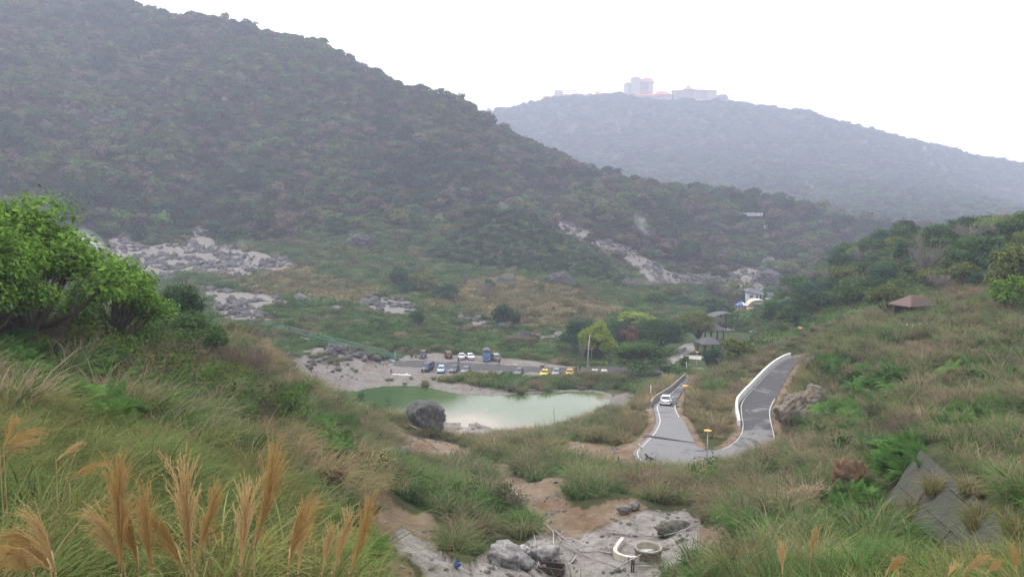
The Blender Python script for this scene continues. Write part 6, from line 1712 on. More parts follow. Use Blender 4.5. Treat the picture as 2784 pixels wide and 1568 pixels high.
# dark open trough, planks, posts, bucket
tp = hit(*zz(R5, [(465, 830)])[0]); e = empty('wooden_trough', tp, math.radians(-14))
for nm, c, s in (('side_board', (0, .30, .22), (1.5, .05, .5)), ('side_board', (0, -.30, .20), (1.5, .05, .42)), ('end_board', (.74, 0, .2), (.05, .56, .42)), ('end_board', (-.74, 0, .2), (.05, .56, .42)), ('floor_board', (0, 0, .02), (1.45, .56, .04))):
    MB().box(c, s).build(nm, M_WOOD, e)
tag(e, 'dark rotten wooden trough at the bottom edge of the gully', 'trough')
def plank(a, b, label, w=.16, t=.05):
    A, B = hit(*a), hit(*b); A.z += .1; B.z += .16; d = B - A; m = (A + B) / 2
    o = MB().box((0, 0, 0), (d.length, w, t)).build('wooden_plank', M_WOOD, None, loc=m); o.rotation_euler = d.to_track_quat('X', 'Z').to_euler(); tag(o, label, 'plank')
plank(*zz(R5, [(80, 790), (258, 588)]), 'dark plank leaning on the rocks left of the trough'); plank(*zz(R5, [(270, 795), (360, 850)]), 'short dark plank in front of the trough')
plank(*zz(R5, [(140, 720), (270, 760)]), 'weathered plank lying under the leaning one')
for X, lab in ((1482, 'left of the two dark stakes by the steaming spot'), (1508, 'right of the two dark stakes by the steaming spot')):
    p = hit(*zz(R5, [(X, 830)])[0]); o = MB().tube([(0, 0, -.2), (.02, .01, .38), (.03, 0, .72)], [.05, .045, .04], 6).build('wooden_stake', M_WOOD, None, loc=p); tag(o, lab, 'stake')
p = hit(*zz(Z3, [(622, 885)])[0]); e = empty('blue_bucket', (p.x, p.y, p.z + .16)); e.rotation_euler = (.9, .2, .4)
bl = plain('blue_plastic', (.015, .07, .34), .4)
MB().lathe([(0, -.16), (.13, -.16), (.17, .17), (.185, .175), (.185, .15), (.165, .14), (.12, -.14), (0, -.14)], sides=20).build('shell', bl, e, True)
MB().tube([(.18 * math.cos(a), .04 + .0 * a, .15 + .18 * math.sin(a)) for a in np.linspace(0, math.pi, 10)], .008, 5).build('handle', M_STEEL, e)
tag(e, 'small blue plastic bucket tipped over in the gully', 'bucket')
# litter-like white sack, orange tub
p = hit(*zz(R5, [(105, 535)])[0]); o = link(bpy.data.objects.new('white_sack', rock_mesh('white_sack', 300, plain('white_sack', (.62, .62, .63), .6), 3, .10, 9))); o.location = p + Vector((0, 0, .12)); o.scale = (.32, .22, .18); tag(o, 'crumpled white sack on the gully floor left of the pipes', 'sack')
p = hit(*zz2([(70, 1390)])[0]); o = link(bpy.data.objects.new('orange_rock', rock_mesh('orange_rock', 301, M_EARTH, 3, .06, 10))); o.location = p; o.scale = (.7, .5, .45); tag(o, 'orange lump of earth beside the bare pad', 'earth lump')
# broken fence in the pond and stick
e = empty('drowned_railing', pix_on_z(*zz(Z1, [(1850, 800)])[0], 0.05))
for nm, a, b in (('post', (1758, 790), (1758, 768)), ('rail', (1758, 768), (1850, 798)), ('post', (1915, 800), (1915, 780)), ('rail', (1915, 780), (1970, 786)), ('post', (1850, 800), (1850, 786))):
    d0 = pix_on_z(*zz(Z1, [(1850, 800)])[0], .05); dist = math.hypot(d0.x, d0.y)
    A, B = px3(*zz(Z1, [a])[0], dist), px3(*zz(Z1, [b])[0], dist)
    MB().tube([A - Vector(e.location) - Vector((0, 0, .4 if nm == 'post' else 0)), B - Vector(e.location)], .06, 6).build(nm, M_WOOD, e)
tag(e, 'broken dark railing standing in the near edge of the pond', 'railing')
p = pix_on_z(*zz(Z1, [(2022, 700)])[0], 0); o = MB().tube([(0, 0, -.5), (.05, 0, .8), (-.1, 0, 1.6), (.12, 0, 2.6)], [.06, .05, .04, .02], 6).build('stick', M_WOOD, None, loc=p); tag(o, 'crooked stick standing in the pond', 'stick')
p = pix_on_z(*zz(Z1, [(1408, 708)])[0], 0.1)
e = empty('white_egret', p, 2.0)
me = skinned('body', [(0, 0, .32), (.14, 0, .36), (.22, 0, .5), (.20, 0, .62), (.28, 0, .66), (.40, 0, .64), (-.18, 0, .28)], [(0, 1), (1, 2), (2, 3), (3, 4), (4, 5), (0, 6)], [.09, .07, .03, .028, .03, .008, .03], [plain('white_feathers', (.75, .75, .73), .8)], lambda c: 0)
child('body', me, e)
for s in (1, -1): MB().tube([(0, s * .03, -.1), (.02, s * .03, .15), (0, s * .03, .3)], .01, 5).build('leg', M_BLACK, e)
tag(e, 'small white egret at the pale delta in the pond', 'bird')
# white stones in a row by the notice board
for i in range(14):
    t = i / 13; q = zz(Z5, [(75 + 200 * t, 420 - 3 * t + random.uniform(-4, 4))])[0]; p = pix_on_z(*q, LOT_Z)
    o = link(bpy.data.objects.new('white_stone', rock_mesh('white_stone', 320 + i % 4, M_WHITE, 2, .05, 10))); o.location = (p.x, p.y, gz(p.x, p.y) + .08); s = random.uniform(.14, .26); o.scale = (s * 1.3, s, s * .8)
    tag(o, 'white stone in the row beside the notice board', 'stone', 'row of white stones')
# ------------------------------------------------------------------ park: path, gazebos, pavilion
def sheet(name, px, mat, z=None, lift=.03):
    P = [pix_on_z(u, v, .3) for u, v in px]
    m = MB(); n = len(P); o = Vector((0, 0, 0))
    bm = bmesh.new(); vs = [bm.verts.new((p.x, p.y, 0)) for p in P]; bm.faces.new(vs)
    bmesh.ops.triangulate(bm, faces=bm.faces[:]); bmesh.ops.subdivide_edges(bm, edges=bm.edges[:], cuts=5, use_grid_fill=True)
    for v in bm.verts: v.co.z = gz(v.co.x, v.co.y) + lift
    bmesh.ops.recalc_face_normals(bm, faces=bm.faces[:])
    me = bpy.data.meshes.new(name); bm.to_mesh(me); bm.free(); me.materials.append(mat)
    return tag(link(bpy.data.objects.new(name, me)), kind='structure')
M_PAVE = plain('park_paving', (0.20, 0.185, 0.17), .9, vary=.2, scale=.6)
sheet('path', [(1790, 1000), (1800, 975), (1832, 950), (1862, 930), (1885, 925), (1890, 950), (1858, 966), (1835, 985), (1828, 1003)], M_PAVE, lift=.05)
sheet('pavement', [(1850, 963), (1925, 966), (1960, 975), (1930, 980), (1848, 972)], plain('pale_paving', (.38, .35, .31), .9), lift=.06)
sheet('forecourt', [(1855, 1001), (1950, 1003), (1960, 1012), (1850, 1011)], M_PAVE, lift=.06)
def gazebo(px_left, px_right, v_base, d, label, h_post=2.9, roof_h=1.6, rz=.15):
    x, y, _ = pix_at_dist((px_left + px_right) / 2, v_base, d); z = gz(x, y); w = (px_right - px_left) / F * d * .92
    e = empty('gazebo', (float(x), float(y), z), rz); q = w * .40
    MB().box((0, 0, .10), (w * .95, w * .95, .35)).build('deck', M_WOOD, e)
    post = MB().box((0, 0, h_post / 2), (.28, .28, h_post)).mesh('post', M_WOOD)
    for a, b in ((-q, -q), (q, -q), (q, q), (-q, q), (0, -q), (0, q)): child('post', post, e, (a, b, .1))
    for a, b, r in ((0, -q, 0), (0, q, 0), (-q, 0, math.pi / 2), (q, 0, math.pi / 2)): MB().box((0, 0, 0), (2 * q + .3, .18, .28)).build('beam', M_WOOD, e, loc=(a, b, h_post - .05), rz=r)
    for a, b in ((-q, -q), (q, -q), (q, q), (-q, q)):
        s = -1 if a > 0 else 1
        MB().tube([(a, b, h_post - .9), (a + s * .8, b, h_post - .1)], .09, 6).build('brace', M_WOOD, e)
    MB().hip(w, w, h_post + .1, roof_h, .5, .35).build('roof', M_ROOFD, e)
    for s in (-1, 1): MB().box((s * q * .5, -q, .75), (q * .8, .10, .14)).build('handrail', M_WOOD, e)
    MB().box((0, q * .8, .55), (q * 1.6, .45, .10)).build('bench_seat', M_WOOD, e)
    tag(e, label, 'gazebo', 'dark timber gazebos in the park')
gazebo(1897, 1957, 955, 213, 'front dark timber gazebo with a grey pyramid roof')
gazebo(1917, 1965, 937, 236, 'rear dark timber gazebo half hidden behind the front one', 3.4, 1.7, .2)
def pavilion():
    x, y, _ = pix_at_dist(1965, 912, 262); z = gz(x, y); e = empty('pavilion', (float(x), float(y), z), .25)
    L = 9.5
    for a in (-4, -2, 0, 2, 4):
        for b in (-1.9, 1.9): MB().tube([(a, b, -.2), (a, b, 4.6 + .5 * (1 - (a / 4.5) ** 2))], .15, 8).build('post', M_WOOD, e)
    r = MB(); n = 16
    for k in range(n + 1):
        t = k / n * 2 - 1; xx = t * L / 2; zz_ = 4.6 + 1.1 * (1 - t * t)
        r.v += [(xx, -2.7, zz_), (xx, 2.7, zz_), (xx, 2.7, zz_ - .2), (xx, -2.7, zz_ - .2)]
    for k in range(n):
        for i in range(4): r.f.append((k * 4 + i, k * 4 + (i + 1) % 4, k * 4 + 4 + (i + 1) % 4, k * 4 + 4 + i))
    r.f += [(0, 1, 2, 3), (n * 4 + 3, n * 4 + 2, n * 4 + 1, n * 4)]
    r.build('roof', M_ROOFD, e)
    MB().box((-3.1, -2.6, 3.7), (3.6, .1, 1.5), rx=.25).build('awning', plain('grey_awning', (.20, .20, .21), .7), e)
    MB().box((0, 0, 0), (L, 4.6, .3)).build('floor', M_CONC, e)
    tag(e, 'long dark pavilion with a curved roof behind the gazebos', 'pavilion')
pavilion()
# steps with red rails, benches, hedge, planter
p = pix_on_z(1812, 962, .4); e = empty('park_steps', (p.x, p.y, gz(p.x, p.y)), .5)
for k in range(5): MB().box((0, k * .45, .08 + k * .16), (2.4, .45, .16)).build('step', M_CONC, e)
for s in (-1, 1): MB().tube([(s * 1.2, -.2, 1.0), (s * 1.2, 2.2, 1.8)], .05, 6).build('rail', plain('red_rail', (.20, .04, .03), .6), e)
tag(e, 'pale steps with red rails between the park trees', 'steps')
def bench(px, d, label, rz=0):
    x, y, _ = pix_at_dist(*px, d); e = empty('stone_bench', (float(x), float(y), gz(x, y)), rz)
    MB().box((0, 0, .45), (2.2, .6, .12)).build('seat', M_WHITE, e)
    for s in (-1, 1): MB().box((s * .8, 0, .2), (.25, .5, .4)).build('leg', M_WHITE, e)
    tag(e, label, 'bench')
bench((2025, 914), 262, 'pale stone bench on the lawn right of the pavilion', .1); bench((2048, 920), 256, 'pale stone bench next to a round shrub on the lawn', -.2); bench((2058, 930), 246, 'small pale bench nearest the road on the lawn', .3)
wall_along('planter_wall', [tuple(pix_on_z(u, v, .4)) for u, v in ((1842, 962), (1852, 955), (1864, 948))], .6, .3, M_CONC, 'pale low wall beside the park path', 'wall')
g = np.random.default_rng(77); P = g.uniform(-1, 1, (900, 3)) * [2.8, .55, .42] + [0, 0, .5]; lv = leaf_cloud(g, P, g.normal(0, .5, P.shape) + [0, -.3, .6], .11)
p = lotp((2452, 300)); o = link(bpy.data.objects.new('hedge', np_mesh('hedge', lv[0], lv[1], [M_TREE['lime']]))); o.location = (p.x, p.y, gz(p.x, p.y)); tag(o, 'clipped bright yellow-green hedge right of the tall lamp pole', 'hedge')
# hut on the right slope
p = px3(2480, 852, 142); p.z = gz(p.x, p.y); e = empty('hillside_hut', p, .35)
MB().hip(5.0, 4.0, 2.0, 1.5, 1.2, .35).build('roof', plain('brown_tile', (.115, .075, .065), .85, vary=.3, scale=6), e)
for k in range(5): MB().box((0, 0, 0), (5.4 - k * .95, .05, .05)).build('tile_course', M_WOOD, e, loc=(0, -2.30 + k * .42, 2.06 + k * .30))
for a in (-1, 1):
    for b in (-1, 1): MB().box((a * 2.0, b * 1.5, .8), (.25, .25, 2.6)).build('post', M_WOOD, e)
MB().box((0, 1.4, .8), (4.0, .15, 2.2)).build('back_wall', M_WOOD, e)
tag(e, 'small hut with a brown tiled hip roof on the right slope', 'hut')

# ------------------------------------------------------------------ houses down the valley
def at_px(u, v, d):
    x, y, _ = pix_at_dist(u, v, d); return Vector((float(x), float(y), gz(x, y)))
def window(parent, c, w, h, frame=M_WHITE, ny=-1):
    f = MB().box((0, 0, 0), (w + .16, .10, h + .16)).build('window', frame, parent, loc=c); MB().box((0, -.06, 0), (w, .04, h)).build('pane', M_PANE, f); return f
px = lambda u, d: (u - CU) / F * d
def house_white():
    D = 425; p = px3(2052, 812, D); e = empty('white_house', p, -.10); k = D / F
    w = 39 * k; h = 14 * k
    MB().box((0, 2.5, h / 2 - 1.2), (w, 5.0, h + 2.4)).build('wall', M_WALLC if False else plain('white_wall', (.62, .61, .58), .8), e)
    rf = MB(); W = w / 2 + .8
    rf.add([(-W, -.8, h + 1.0), (W, -.8, h - .8), (W, 6, h + .5), (-W, 6, h + 1.6), (-W, -.8, h + .7), (W, -.8, h - 1.1), (W, 6, h + .2), (-W, 6, h + 1.3), (-W * .3, 2.6, h + 2.6), (W * .6, 2.6, h + 1.4)],
           [(0, 1, 9, 8), (1, 2, 9), (2, 3, 8, 9), (3, 0, 8), (4, 5, 1, 0), (5, 6, 2, 1), (6, 7, 3, 2), (7, 4, 0, 3), (7, 6, 5, 4)]).build('roof', plain('slate_roof', (.10, .105, .125), .8), e)
    window(e, (-w * .23, -.06, h * .42), 1.7, 1.3); window(e, (w * .14, -.06, h * .36), 1.1, 1.2)
    d_ = MB().box((w * .38, -.05, h * .28), (1.0, .12, 2.0)).build('door', M_WOOD, e); MB().box((w * .38 + .35, -.14, h * .27), (.08, .06, .2)).build('handle', M_STEEL, d_)
    MB().box((0, -.4, -2.2), (w * 1.05, 1.2, 3.4)).build('foundation', M_CONC, e)
    tag(e, 'white house with a dark sloping roof below the scree', 'house')
house_white()
def vault_hall():
    D = 400; p = px3(2063, 835, D); e = empty('vaulted_hall', p, -.05); k = D / F; w = 54 * k; h = 19 * k
    m = MB(); n = 18; dep = 7.0
    prof = [(-w / 2 * math.cos(math.pi * i / n), h * .12 + h * .88 * math.sin(math.pi * i / n)) for i in range(n + 1)]
    m.v = [(a, 0, b) for a, b in prof] + [(a, dep, b) for a, b in prof]
    m.f = [(i, i + 1, n + 2 + i, n + 1 + i) for i in range(n)] + [tuple(range(n + 1, 2 * n + 2))]
    m.build('vault', plain('cream_membrane', (.60, .53, .40), .7), e, True)
    g2 = MB(); pr2 = [(a * .86, b * .80) for a, b in prof]; g2.v = [(a, .35, b) for a, b in pr2]; g2.f = [tuple(range(n + 1))]; g2.build('end_wall', plain('cream_panel', (.50, .42, .28), .8), e)
    rib = MB().tube([(a, .05, b) for a, b in pr2], .18, 6); rib.build('arch_rib', M_WALLC, e)
    MB().box((-w * .05, -.5, -.9), (w * 1.5, 1.4, 1.8)).build('fascia', plain('dark_fascia', (.06, .055, .06), .8), e)
    tag(e, 'cream barrel-vaulted hall in the valley', 'hall')
vault_hall()
def tent():
    D = 398; p = px3(2018, 829, D); e = empty('market_tent', p, .1); k = D / F; w = 32 * k; h = 10 * k
    bl = plain('blue_tarp', (.06, .15, .48), .6)
    MB().add([(-w / 2, -1.6, 0), (0, -1.6, 0), (0, 1.6, 0), (-w / 2, 1.6, 0), (-w * .1, 0, h)], [(0, 1, 4), (2, 3, 4), (3, 0, 4)]).build('blue_canopy', bl, e)
    MB().add([(0.02, -1.6, 0), (w / 2, -1.6, -.2), (w / 2, 1.6, -.2), (0.02, 1.6, 0), (-w * .1 + .02, 0, h)], [(0, 1, 4), (1, 2, 4), (2, 3, 4)]).build('white_canopy', M_WHITE, e)
    for a in (-w / 2, 0, w / 2):
        for b in (-1.5, 1.5): MB().tube([(a * .96, b, -2.6), (a * .96, b, 0)], .06, 6).build('pole', M_STEEL, e)
    tag(e, 'blue and white market tent left of the vaulted hall', 'tent')
tent()
def shed(name, u0, u1, v0, v1, D, mat, label, cat='roof'):
    k = D / F; p = px3((u0 + u1) / 2, v1, D); e = empty(name, p); w = (u1 - u0) * k; h = (v1 - v0) * k
    MB().box((0, 1.8, h * .5), (w, 3.6, .15), rx=.42).build('roof_sheet', mat, e)
    MB().box((0, 1.7, -1.3), (w * .94, 3.0, 2.6)).build('wall', M_CONC, e); tag(e, label, cat)
shed('low_shed', 2034, 2060, 839, 846, 385, plain('faded_red_sheet', (.42, .17, .14), .8), 'low shed with a faded red roof below the vaulted hall', 'shed')
shed('low_shed', 2058, 2076, 843, 849, 380, plain('grey_sheet', (.36, .38, .40), .7), 'low shed with a pale grey roof beside the red one', 'shed')
shed('grey_shed', 2086, 2114, 806, 828, 410, plain('blue_grey_sheet', (.22, .24, .28), .7), 'blue-grey roofed shed right of the vaulted hall', 'shed')
shed('low_shed', 2090, 2108, 797, 806, 425, M_ROOFD, 'small dark gabled shed behind the blue-grey roof', 'shed')
# wooden stairway on the scree
def stairway():
    pts = zz(ZC, [(1310, 930), (1350, 885), (1430, 900), (1520, 920), (1600, 950), (1660, 965)])
    P = [hit(u, v) for u, v in pts]; Q = resample(P, 24); o = Vector(Q[0]); e = empty('wooden_stairway', o)
    for s in (0, 2.2):
        MB().tube([q - o + Vector((0, s, 1.3)) for q in Q], .16, 6).build('handrail', M_WOOD, e)
        for q in Q[::2]: MB().tube([q - o + Vector((0, s, -.5)), q - o + Vector((0, s, 1.3))], .12, 5).build('post', M_WOOD, e)
    for a, b in zip(Q[:-1], Q[1:]): MB().box(((a + b) / 2 - o + Vector((0, 1.1, .25))), ((b - a).length, 2.2, .15)).build('tread', M_WOOD, e)
    tag(e, 'dark wooden stairway climbing the scree above the valley trees', 'stairway')
stairway()
# far settlement on the spur and guard rails
def hamlet():
    D = 640; k = D / F
    for i, (u0, u1, v0, v1, c, lab) in enumerate([(1752, 1770, 518, 530, (.55, .54, .52), 'leftmost pale little house of the hazy hamlet on the spur'), (1772, 1795, 514, 528, (.25, .45, .62), 'little blue-walled house of the hazy hamlet'), (1795, 1826, 526, 536, (.5, .49, .46), 'long pale roofed house at the right of the hazy hamlet'), (1780, 1800, 530, 540, (.35, .34, .33), 'grey house low in the hazy hamlet')]):
        p = px3((u0 + u1) / 2, v1, D - i * 6); e = empty('hamlet_house', p, .1 * i); w = (u1 - u0) * k; h = (v1 - v0) * k
        MB().box((0, 2.5, h * .3 - 1), (w, 5, h * .6 + 2)).build('wall', plain('hamlet_wall', c, .8), e)
        MB().hip(w, 5, h * .6, h * .4, w * .5, .4).build('roof', plain('hamlet_roof', (.42, .44, .46) if i != 1 else (.16, .36, .60), .7), e, loc=(0, 2.5, 0))
        for q in (-1, 1): window(e, (q * w * .22, -.05, h * .3), w * .14, h * .22)
        tag(e, lab, 'house')
hamlet()
p = px3(2030, 583, 600); e = empty('guard_rail', p, -.06); k = 600 / F
for i in range(26): MB().box(((i - 12.5) * 3.2 * k, 0, -.2), (1.4 * k, .3, 1.9)).build('post', M_WHITE, e)
MB().box((0, 0, .9), (84 * k, .2, .25)).build('rail', M_WHITE, e); tag(e, 'white guard rail on the hazy spur', 'guard rail')
for u, v, lab in ((2040, 600, 'tiny white shrine figure on the hazy spur'), (2082, 618, 'pair of white poles on the hazy spur')):
    p = px3(u, v, 600); e = empty('white_marker', p)
    for s in (-1, 1): MB().tube([(s * .9, 0, -2.5), (s * .9, 0, 1.6)], [.4, .3], 6).build('pole', M_WHITE, e)
    MB().box((0, 0, .6), (1.8, .3, .5)).build('crossbar', M_WHITE, e); tag(e, lab, 'marker')

# ------------------------------------------------------------------ hotels on the far ridge
HD = 2000; HK = HD / F
def hz(X, Y): return 1250 + X * .33, 150 + Y * .33
def hblock(parent, X0, X1, Y0, Y1, dep, mat=M_WALLC, y=0.0, name='wall', low=12):
    u0, v0 = hz(X0, Y0); u1, v1 = hz(X1, Y1)
    w = (u1 - u0) * HK; h = (v1 - v0) * HK
    c = ((u0 + u1) / 2 - parent['u0']) * HK; z = (parent['v0'] - v1) * HK
    o = MB().box((c, y + dep / 2, z + h / 2 - low / 2), (w, dep, h + low)).build(name, mat, parent); return c, z, w, h
def hroof(parent, X0, X1, Ytop, Yeave, dep, ridge, mat=M_TILE, y=0.0, curve=.6, over=1.5):
    u0, v0 = hz(X0, Ytop); u1, v1 = hz(X1, Yeave)
    w = (u1 - u0) * HK; c = ((u0 + u1) / 2 - parent['u0']) * HK; z = (parent['v0'] - v1) * HK; h = (v1 - v0) * HK
    m = MB().hip(w - 2 * over, dep, 0, h, ridge * w, over, curve, .6); return m.build('roof', mat, parent, loc=(c, y + dep / 2, z))
def hwin(parent, X0, X1, Y0, Y1, nx, ny, y, fx=.62, fy=.5):
    u0, v0 = hz(X0, Y0); u1, v1 = hz(X1, Y1)
    x0, x1 = (u0 - parent['u0']) * HK, (u1 - parent['u0']) * HK; z0, z1 = (parent['v0'] - v1) * HK, (parent['v0'] - v0) * HK
    sx, sz = (x1 - x0) / nx, (z1 - z0) / ny
    me = MB().box((0, 0, 0), (sx * fx, .5, sz * fy)).mesh('window', M_PANE)
    for i in range(nx):
        for j in range(ny): child('window', me, parent, (x0 + (i + .5) * sx, y - .1, z0 + (j + .5) * sz))
def hroot(name, X, Y, label):
    u, v = hz(X, Y); p = px3(u, v, HD); e = empty(name, p, -math.atan((u - CU) / F) * .0); e['u0'] = u; e['v0'] = v; tag(e, label, 'hotel building', 'palace-style hotel buildings on the far ridge'); return e
e = hroot('hotel_tower', 1475, 340, 'tall twelve-storey hotel tower with orange pagoda roofs on the ridge')
hblock(e, 1360, 1420, 237, 340, 22); hblock(e, 1416, 1478, 197, 340, 26, y=-2); hblock(e, 1478, 1590, 205, 340, 22, y=1)
hroof(e, 1410, 1490, 178, 195, 24, .2, y=-2); hroof(e, 1470, 1604, 205, 230, 24, .7); hroof(e, 1500, 1596, 187, 206, 16, .5, y=4); hroof(e, 1365, 1412, 226, 237, 10, .4)
hwin(e, 1482, 1554, 232, 322, 6, 8, 0.9); hwin(e, 1392, 1410, 245, 320, 2, 8, -.1)
e = hroot('hotel_wing', 1515, 388, 'low hotel wing with a long orange roof below the tower')
hblock(e, 1420, 1612, 345, 390, 16, y=-22); hroof(e, 1412, 1622, 330, 348, 18, .7, y=-23); hwin(e, 1430, 1600, 355, 382, 9, 2, -22.1)
e = hroot('hotel_hall', 1668, 365, 'hotel hall with a broad orange hipped roof right of the tower')
hblock(e, 1592, 1742, 328, 370, 26, y=-8); hroof(e, 1584, 1756, 300, 332, 30, .45, y=-9); hwin(e, 1600, 1735, 338, 360, 8, 2, -8.1)
e = hroot('hotel_palace_wing', 1895, 375, 'wide hotel wing with flat orange eaves and a pyramid roof')
hblock(e, 1770, 1930, 298, 380, 26); hblock(e, 1930, 2030, 298, 385, 30, y=-6); hblock(e, 2030, 2112, 290, 380, 20, y=6)
hroof(e, 1756, 1940, 286, 298, 28, .85); hroof(e, 1925, 2036, 284, 298, 32, .8, y=-7); hroof(e, 1845, 1932, 250, 286, 22, .08, y=3); hroof(e, 2026, 2118, 284, 292, 20, .8, y=6)
hwin(e, 1778, 1925, 305, 360, 12, 5, -.1); hwin(e, 1938, 1960, 305, 365, 2, 5, -6.1); hwin(e, 1965, 2026, 305, 365, 5, 5, -6.1)
u0, v0 = hz(1903, 250); MB().tube([((u0 - e['u0']) * HK, 14, (e['v0'] - v0) * HK), ((u0 - e['u0']) * HK, 14, (e['v0'] - v0) * HK + 4)], .4, 6).build('finial', M_TILE, e)
e = hroot('round_restaurant', 2160, 378, 'low round greenish building at the right end of the hotels')
teal = plain('teal_glass', (.12, .19, .21), .5); M8 = HK * .33
MB().lathe([(48 * M8, -20), (48 * M8, 24 * M8), (52 * M8, 24 * M8), (52 * M8, 28 * M8), (40 * M8, 32 * M8), (34 * M8, 46 * M8), (0, 48 * M8)], sides=24).build('drum', teal, e)
MB().lathe([(44 * M8, 40 * M8), (46 * M8, 43 * M8), (0, 46 * M8)], sides=24).build('roof', M_TILE, e)
e = hroot('hotel_lattice_hall', 878, 350, 'hotel hall with an open red lattice roof at the left of the ridge')
hblock(e, 782, 850, 290, 352, 18, y=4); hblock(e, 850, 975, 325, 352, 22); hroof(e, 846, 978, 322, 330, 24, .9)
red = plain('red_lattice', (.42, .16, .10), .7); lat = MB()
for i in range(12):
    a, b = hz(850 + i * 8.5, 312), hz(868 + i * 8.5, 290); lat.tube([((a[0] - e['u0']) * HK, 2, (e['v0'] - a[1]) * HK), ((b[0] - e['u0']) * HK, 9, (e['v0'] - b[1]) * HK)], .55, 5)
for q in ((846, 312, 960, 312, 2), (850, 291, 950, 288, 9), (950, 288, 977, 326, 5)):
    a, b = hz(q[0], q[1]), hz(q[2], q[3]); lat.tube([((a[0] - e['u0']) * HK, q[4], (e['v0'] - a[1]) * HK), ((b[0] - e['u0']) * HK, q[4], (e['v0'] - b[1]) * HK)], .8, 5)
lat.build('roof_lattice', red, e); hwin(e, 858, 968, 333, 346, 8, 1, -.1)
e = hroot('hotel_gable_house', 725, 392, 'small orange gabled hotel house at the far left of the ridge')
hblock(e, 672, 780, 365, 398, 18); hroof(e, 664, 788, 336, 366, 20, .5); hwin(e, 682, 770, 372, 388, 6, 1, -.1)
for X0, X1, Yt, Ye, Yb, lab in ((1092, 1188, 292, 328, 345, 'orange-roofed pagoda left of the hotel tower'), (993, 1042, 316, 332, 342, 'small pagoda roof at the left of three on the ridge'), (1042, 1080, 320, 334, 342, 'smallest pagoda roof between the other two on the ridge')):
    e = hroot('ridge_pagoda', (X0 + X1) / 2, Yb, lab); e['category'] = 'pagoda'; hblock(e, X0 + 18, X1 - 18, Ye, Yb + 5, 12); hroof(e, X0, X1, Yt, Ye, 22, .06, curve=.9); hwin(e, X0 + 22, X1 - 22, Ye + 2, Yb, 4, 1, -.1)
e = hroot('ridge_apartment', 213, 492, 'grey block with a side tower on the ridge behind the big hill'); gm = plain('grey_block', (.33, .32, .31), .8)
hblock(e, 182, 222, 458, 495, 14, gm); hblock(e, 222, 246, 436, 495, 14, gm); hwin(e, 186, 220, 462, 488, 4, 3, -.1); del e['group']; e['category'] = 'apartment block'
# pylon on the right of the ridge
p = px3(2512, 432, 1850); e = empty('power_pylon', p)
for s in (-1, 1):
    for q in (-1, 1): MB().tube([(s * 3, q * 3, -8), (s * .5, q * .5, 26)], .25, 4).build('leg', M_STEEL, e)
for h, w in ((16, 7), (20, 6), (24, 5)): MB().box((0, 0, h), (w * 2, .5, .5)).build('cross_arm', M_STEEL, e)
tag(e, 'lattice power pylon on the right shoulder of the far hill', 'pylon')

# ------------------------------------------------------------------ foreground plumes of silvergrass
M_PLUME = leafy('plume', (0.50, 0.35, 0.17), False, .4, .25, 6.0); M_PLUME2 = leafy('plume_gold', (0.40, 0.26, 0.105), False, .4, .25, 6.0); M_STALK = plain('stalk', (.30, .23, .10), .8, vary=.2)
def plume_mesh(seed, bend):
    """unit plume: base at origin, about 1 long along +z, hair strands swept towards +x"""
    g = np.random.default_rng(seed); vs, fs = [], []
    T = np.linspace(0, 1, 10)
    for k in range(70):
        s = g.uniform(0, .5); L = g.uniform(.38, .60) * (1 - .25 * s); az = g.normal(0, .9) if bend > .1 else g.uniform(-math.pi, math.pi)
        sp = g.uniform(.03, .30) * (1 + 1.2 * bend)
        ax = bend * s * s * .5
        x = ax + np.cos(az) * sp * T ** 1.7 * L + bend * (s * T + .75 * T ** 2 * L) * .8
        y = np.sin(az) * sp * T ** 1.7 * L * .8
        z = s + L * T - bend * .6 * (T ** 2.2) * L - .12 * sp * T ** 3
        P = np.stack([x, y, z], 1); w = .0042 * np.clip(1.1 - T, .3, 1); a2 = g.uniform(0, 6.28); S = np.array([math.cos(a2), math.sin(a2), 0])
        b = len(vs)
        for q in range(10): vs += [P[q] - S * w[q], P[q] + S * w[q]]
        fs += [(b + 2 * q, b + 2 * q + 1, b + 2 * q + 3, b + 2 * q + 2) for q in range(9)]
        for q in range(1, 10):           # silky hairs along each strand
            for h in range(3):
                d = (P[q] - P[q - 1]); d = d / np.linalg.norm(d) + g.normal(0, .28, 3); d /= np.linalg.norm(d); b = len(vs); c = P[q - 1] + (P[q] - P[q - 1]) * g.uniform(0, 1); e_ = c + d * g.uniform(.03, .06); sd = np.cross(d, [0, 1, 0]) * .0022
                vs += [c - sd, c + sd, e_ + sd * .4, e_ - sd * .4]; fs.append((b, b + 1, b + 2, b + 3))
    return np_mesh('plume', np.array(vs), np.array(fs), [M_PLUME if seed % 2 else M_PLUME2])
PL = {(b, s): plume_mesh(500 + int(b * 10) + s * 17, b) for b in (0.0, .25, .8) for s in (0, 1, 2)}
R7 = (0, 900, 1100, 1568)
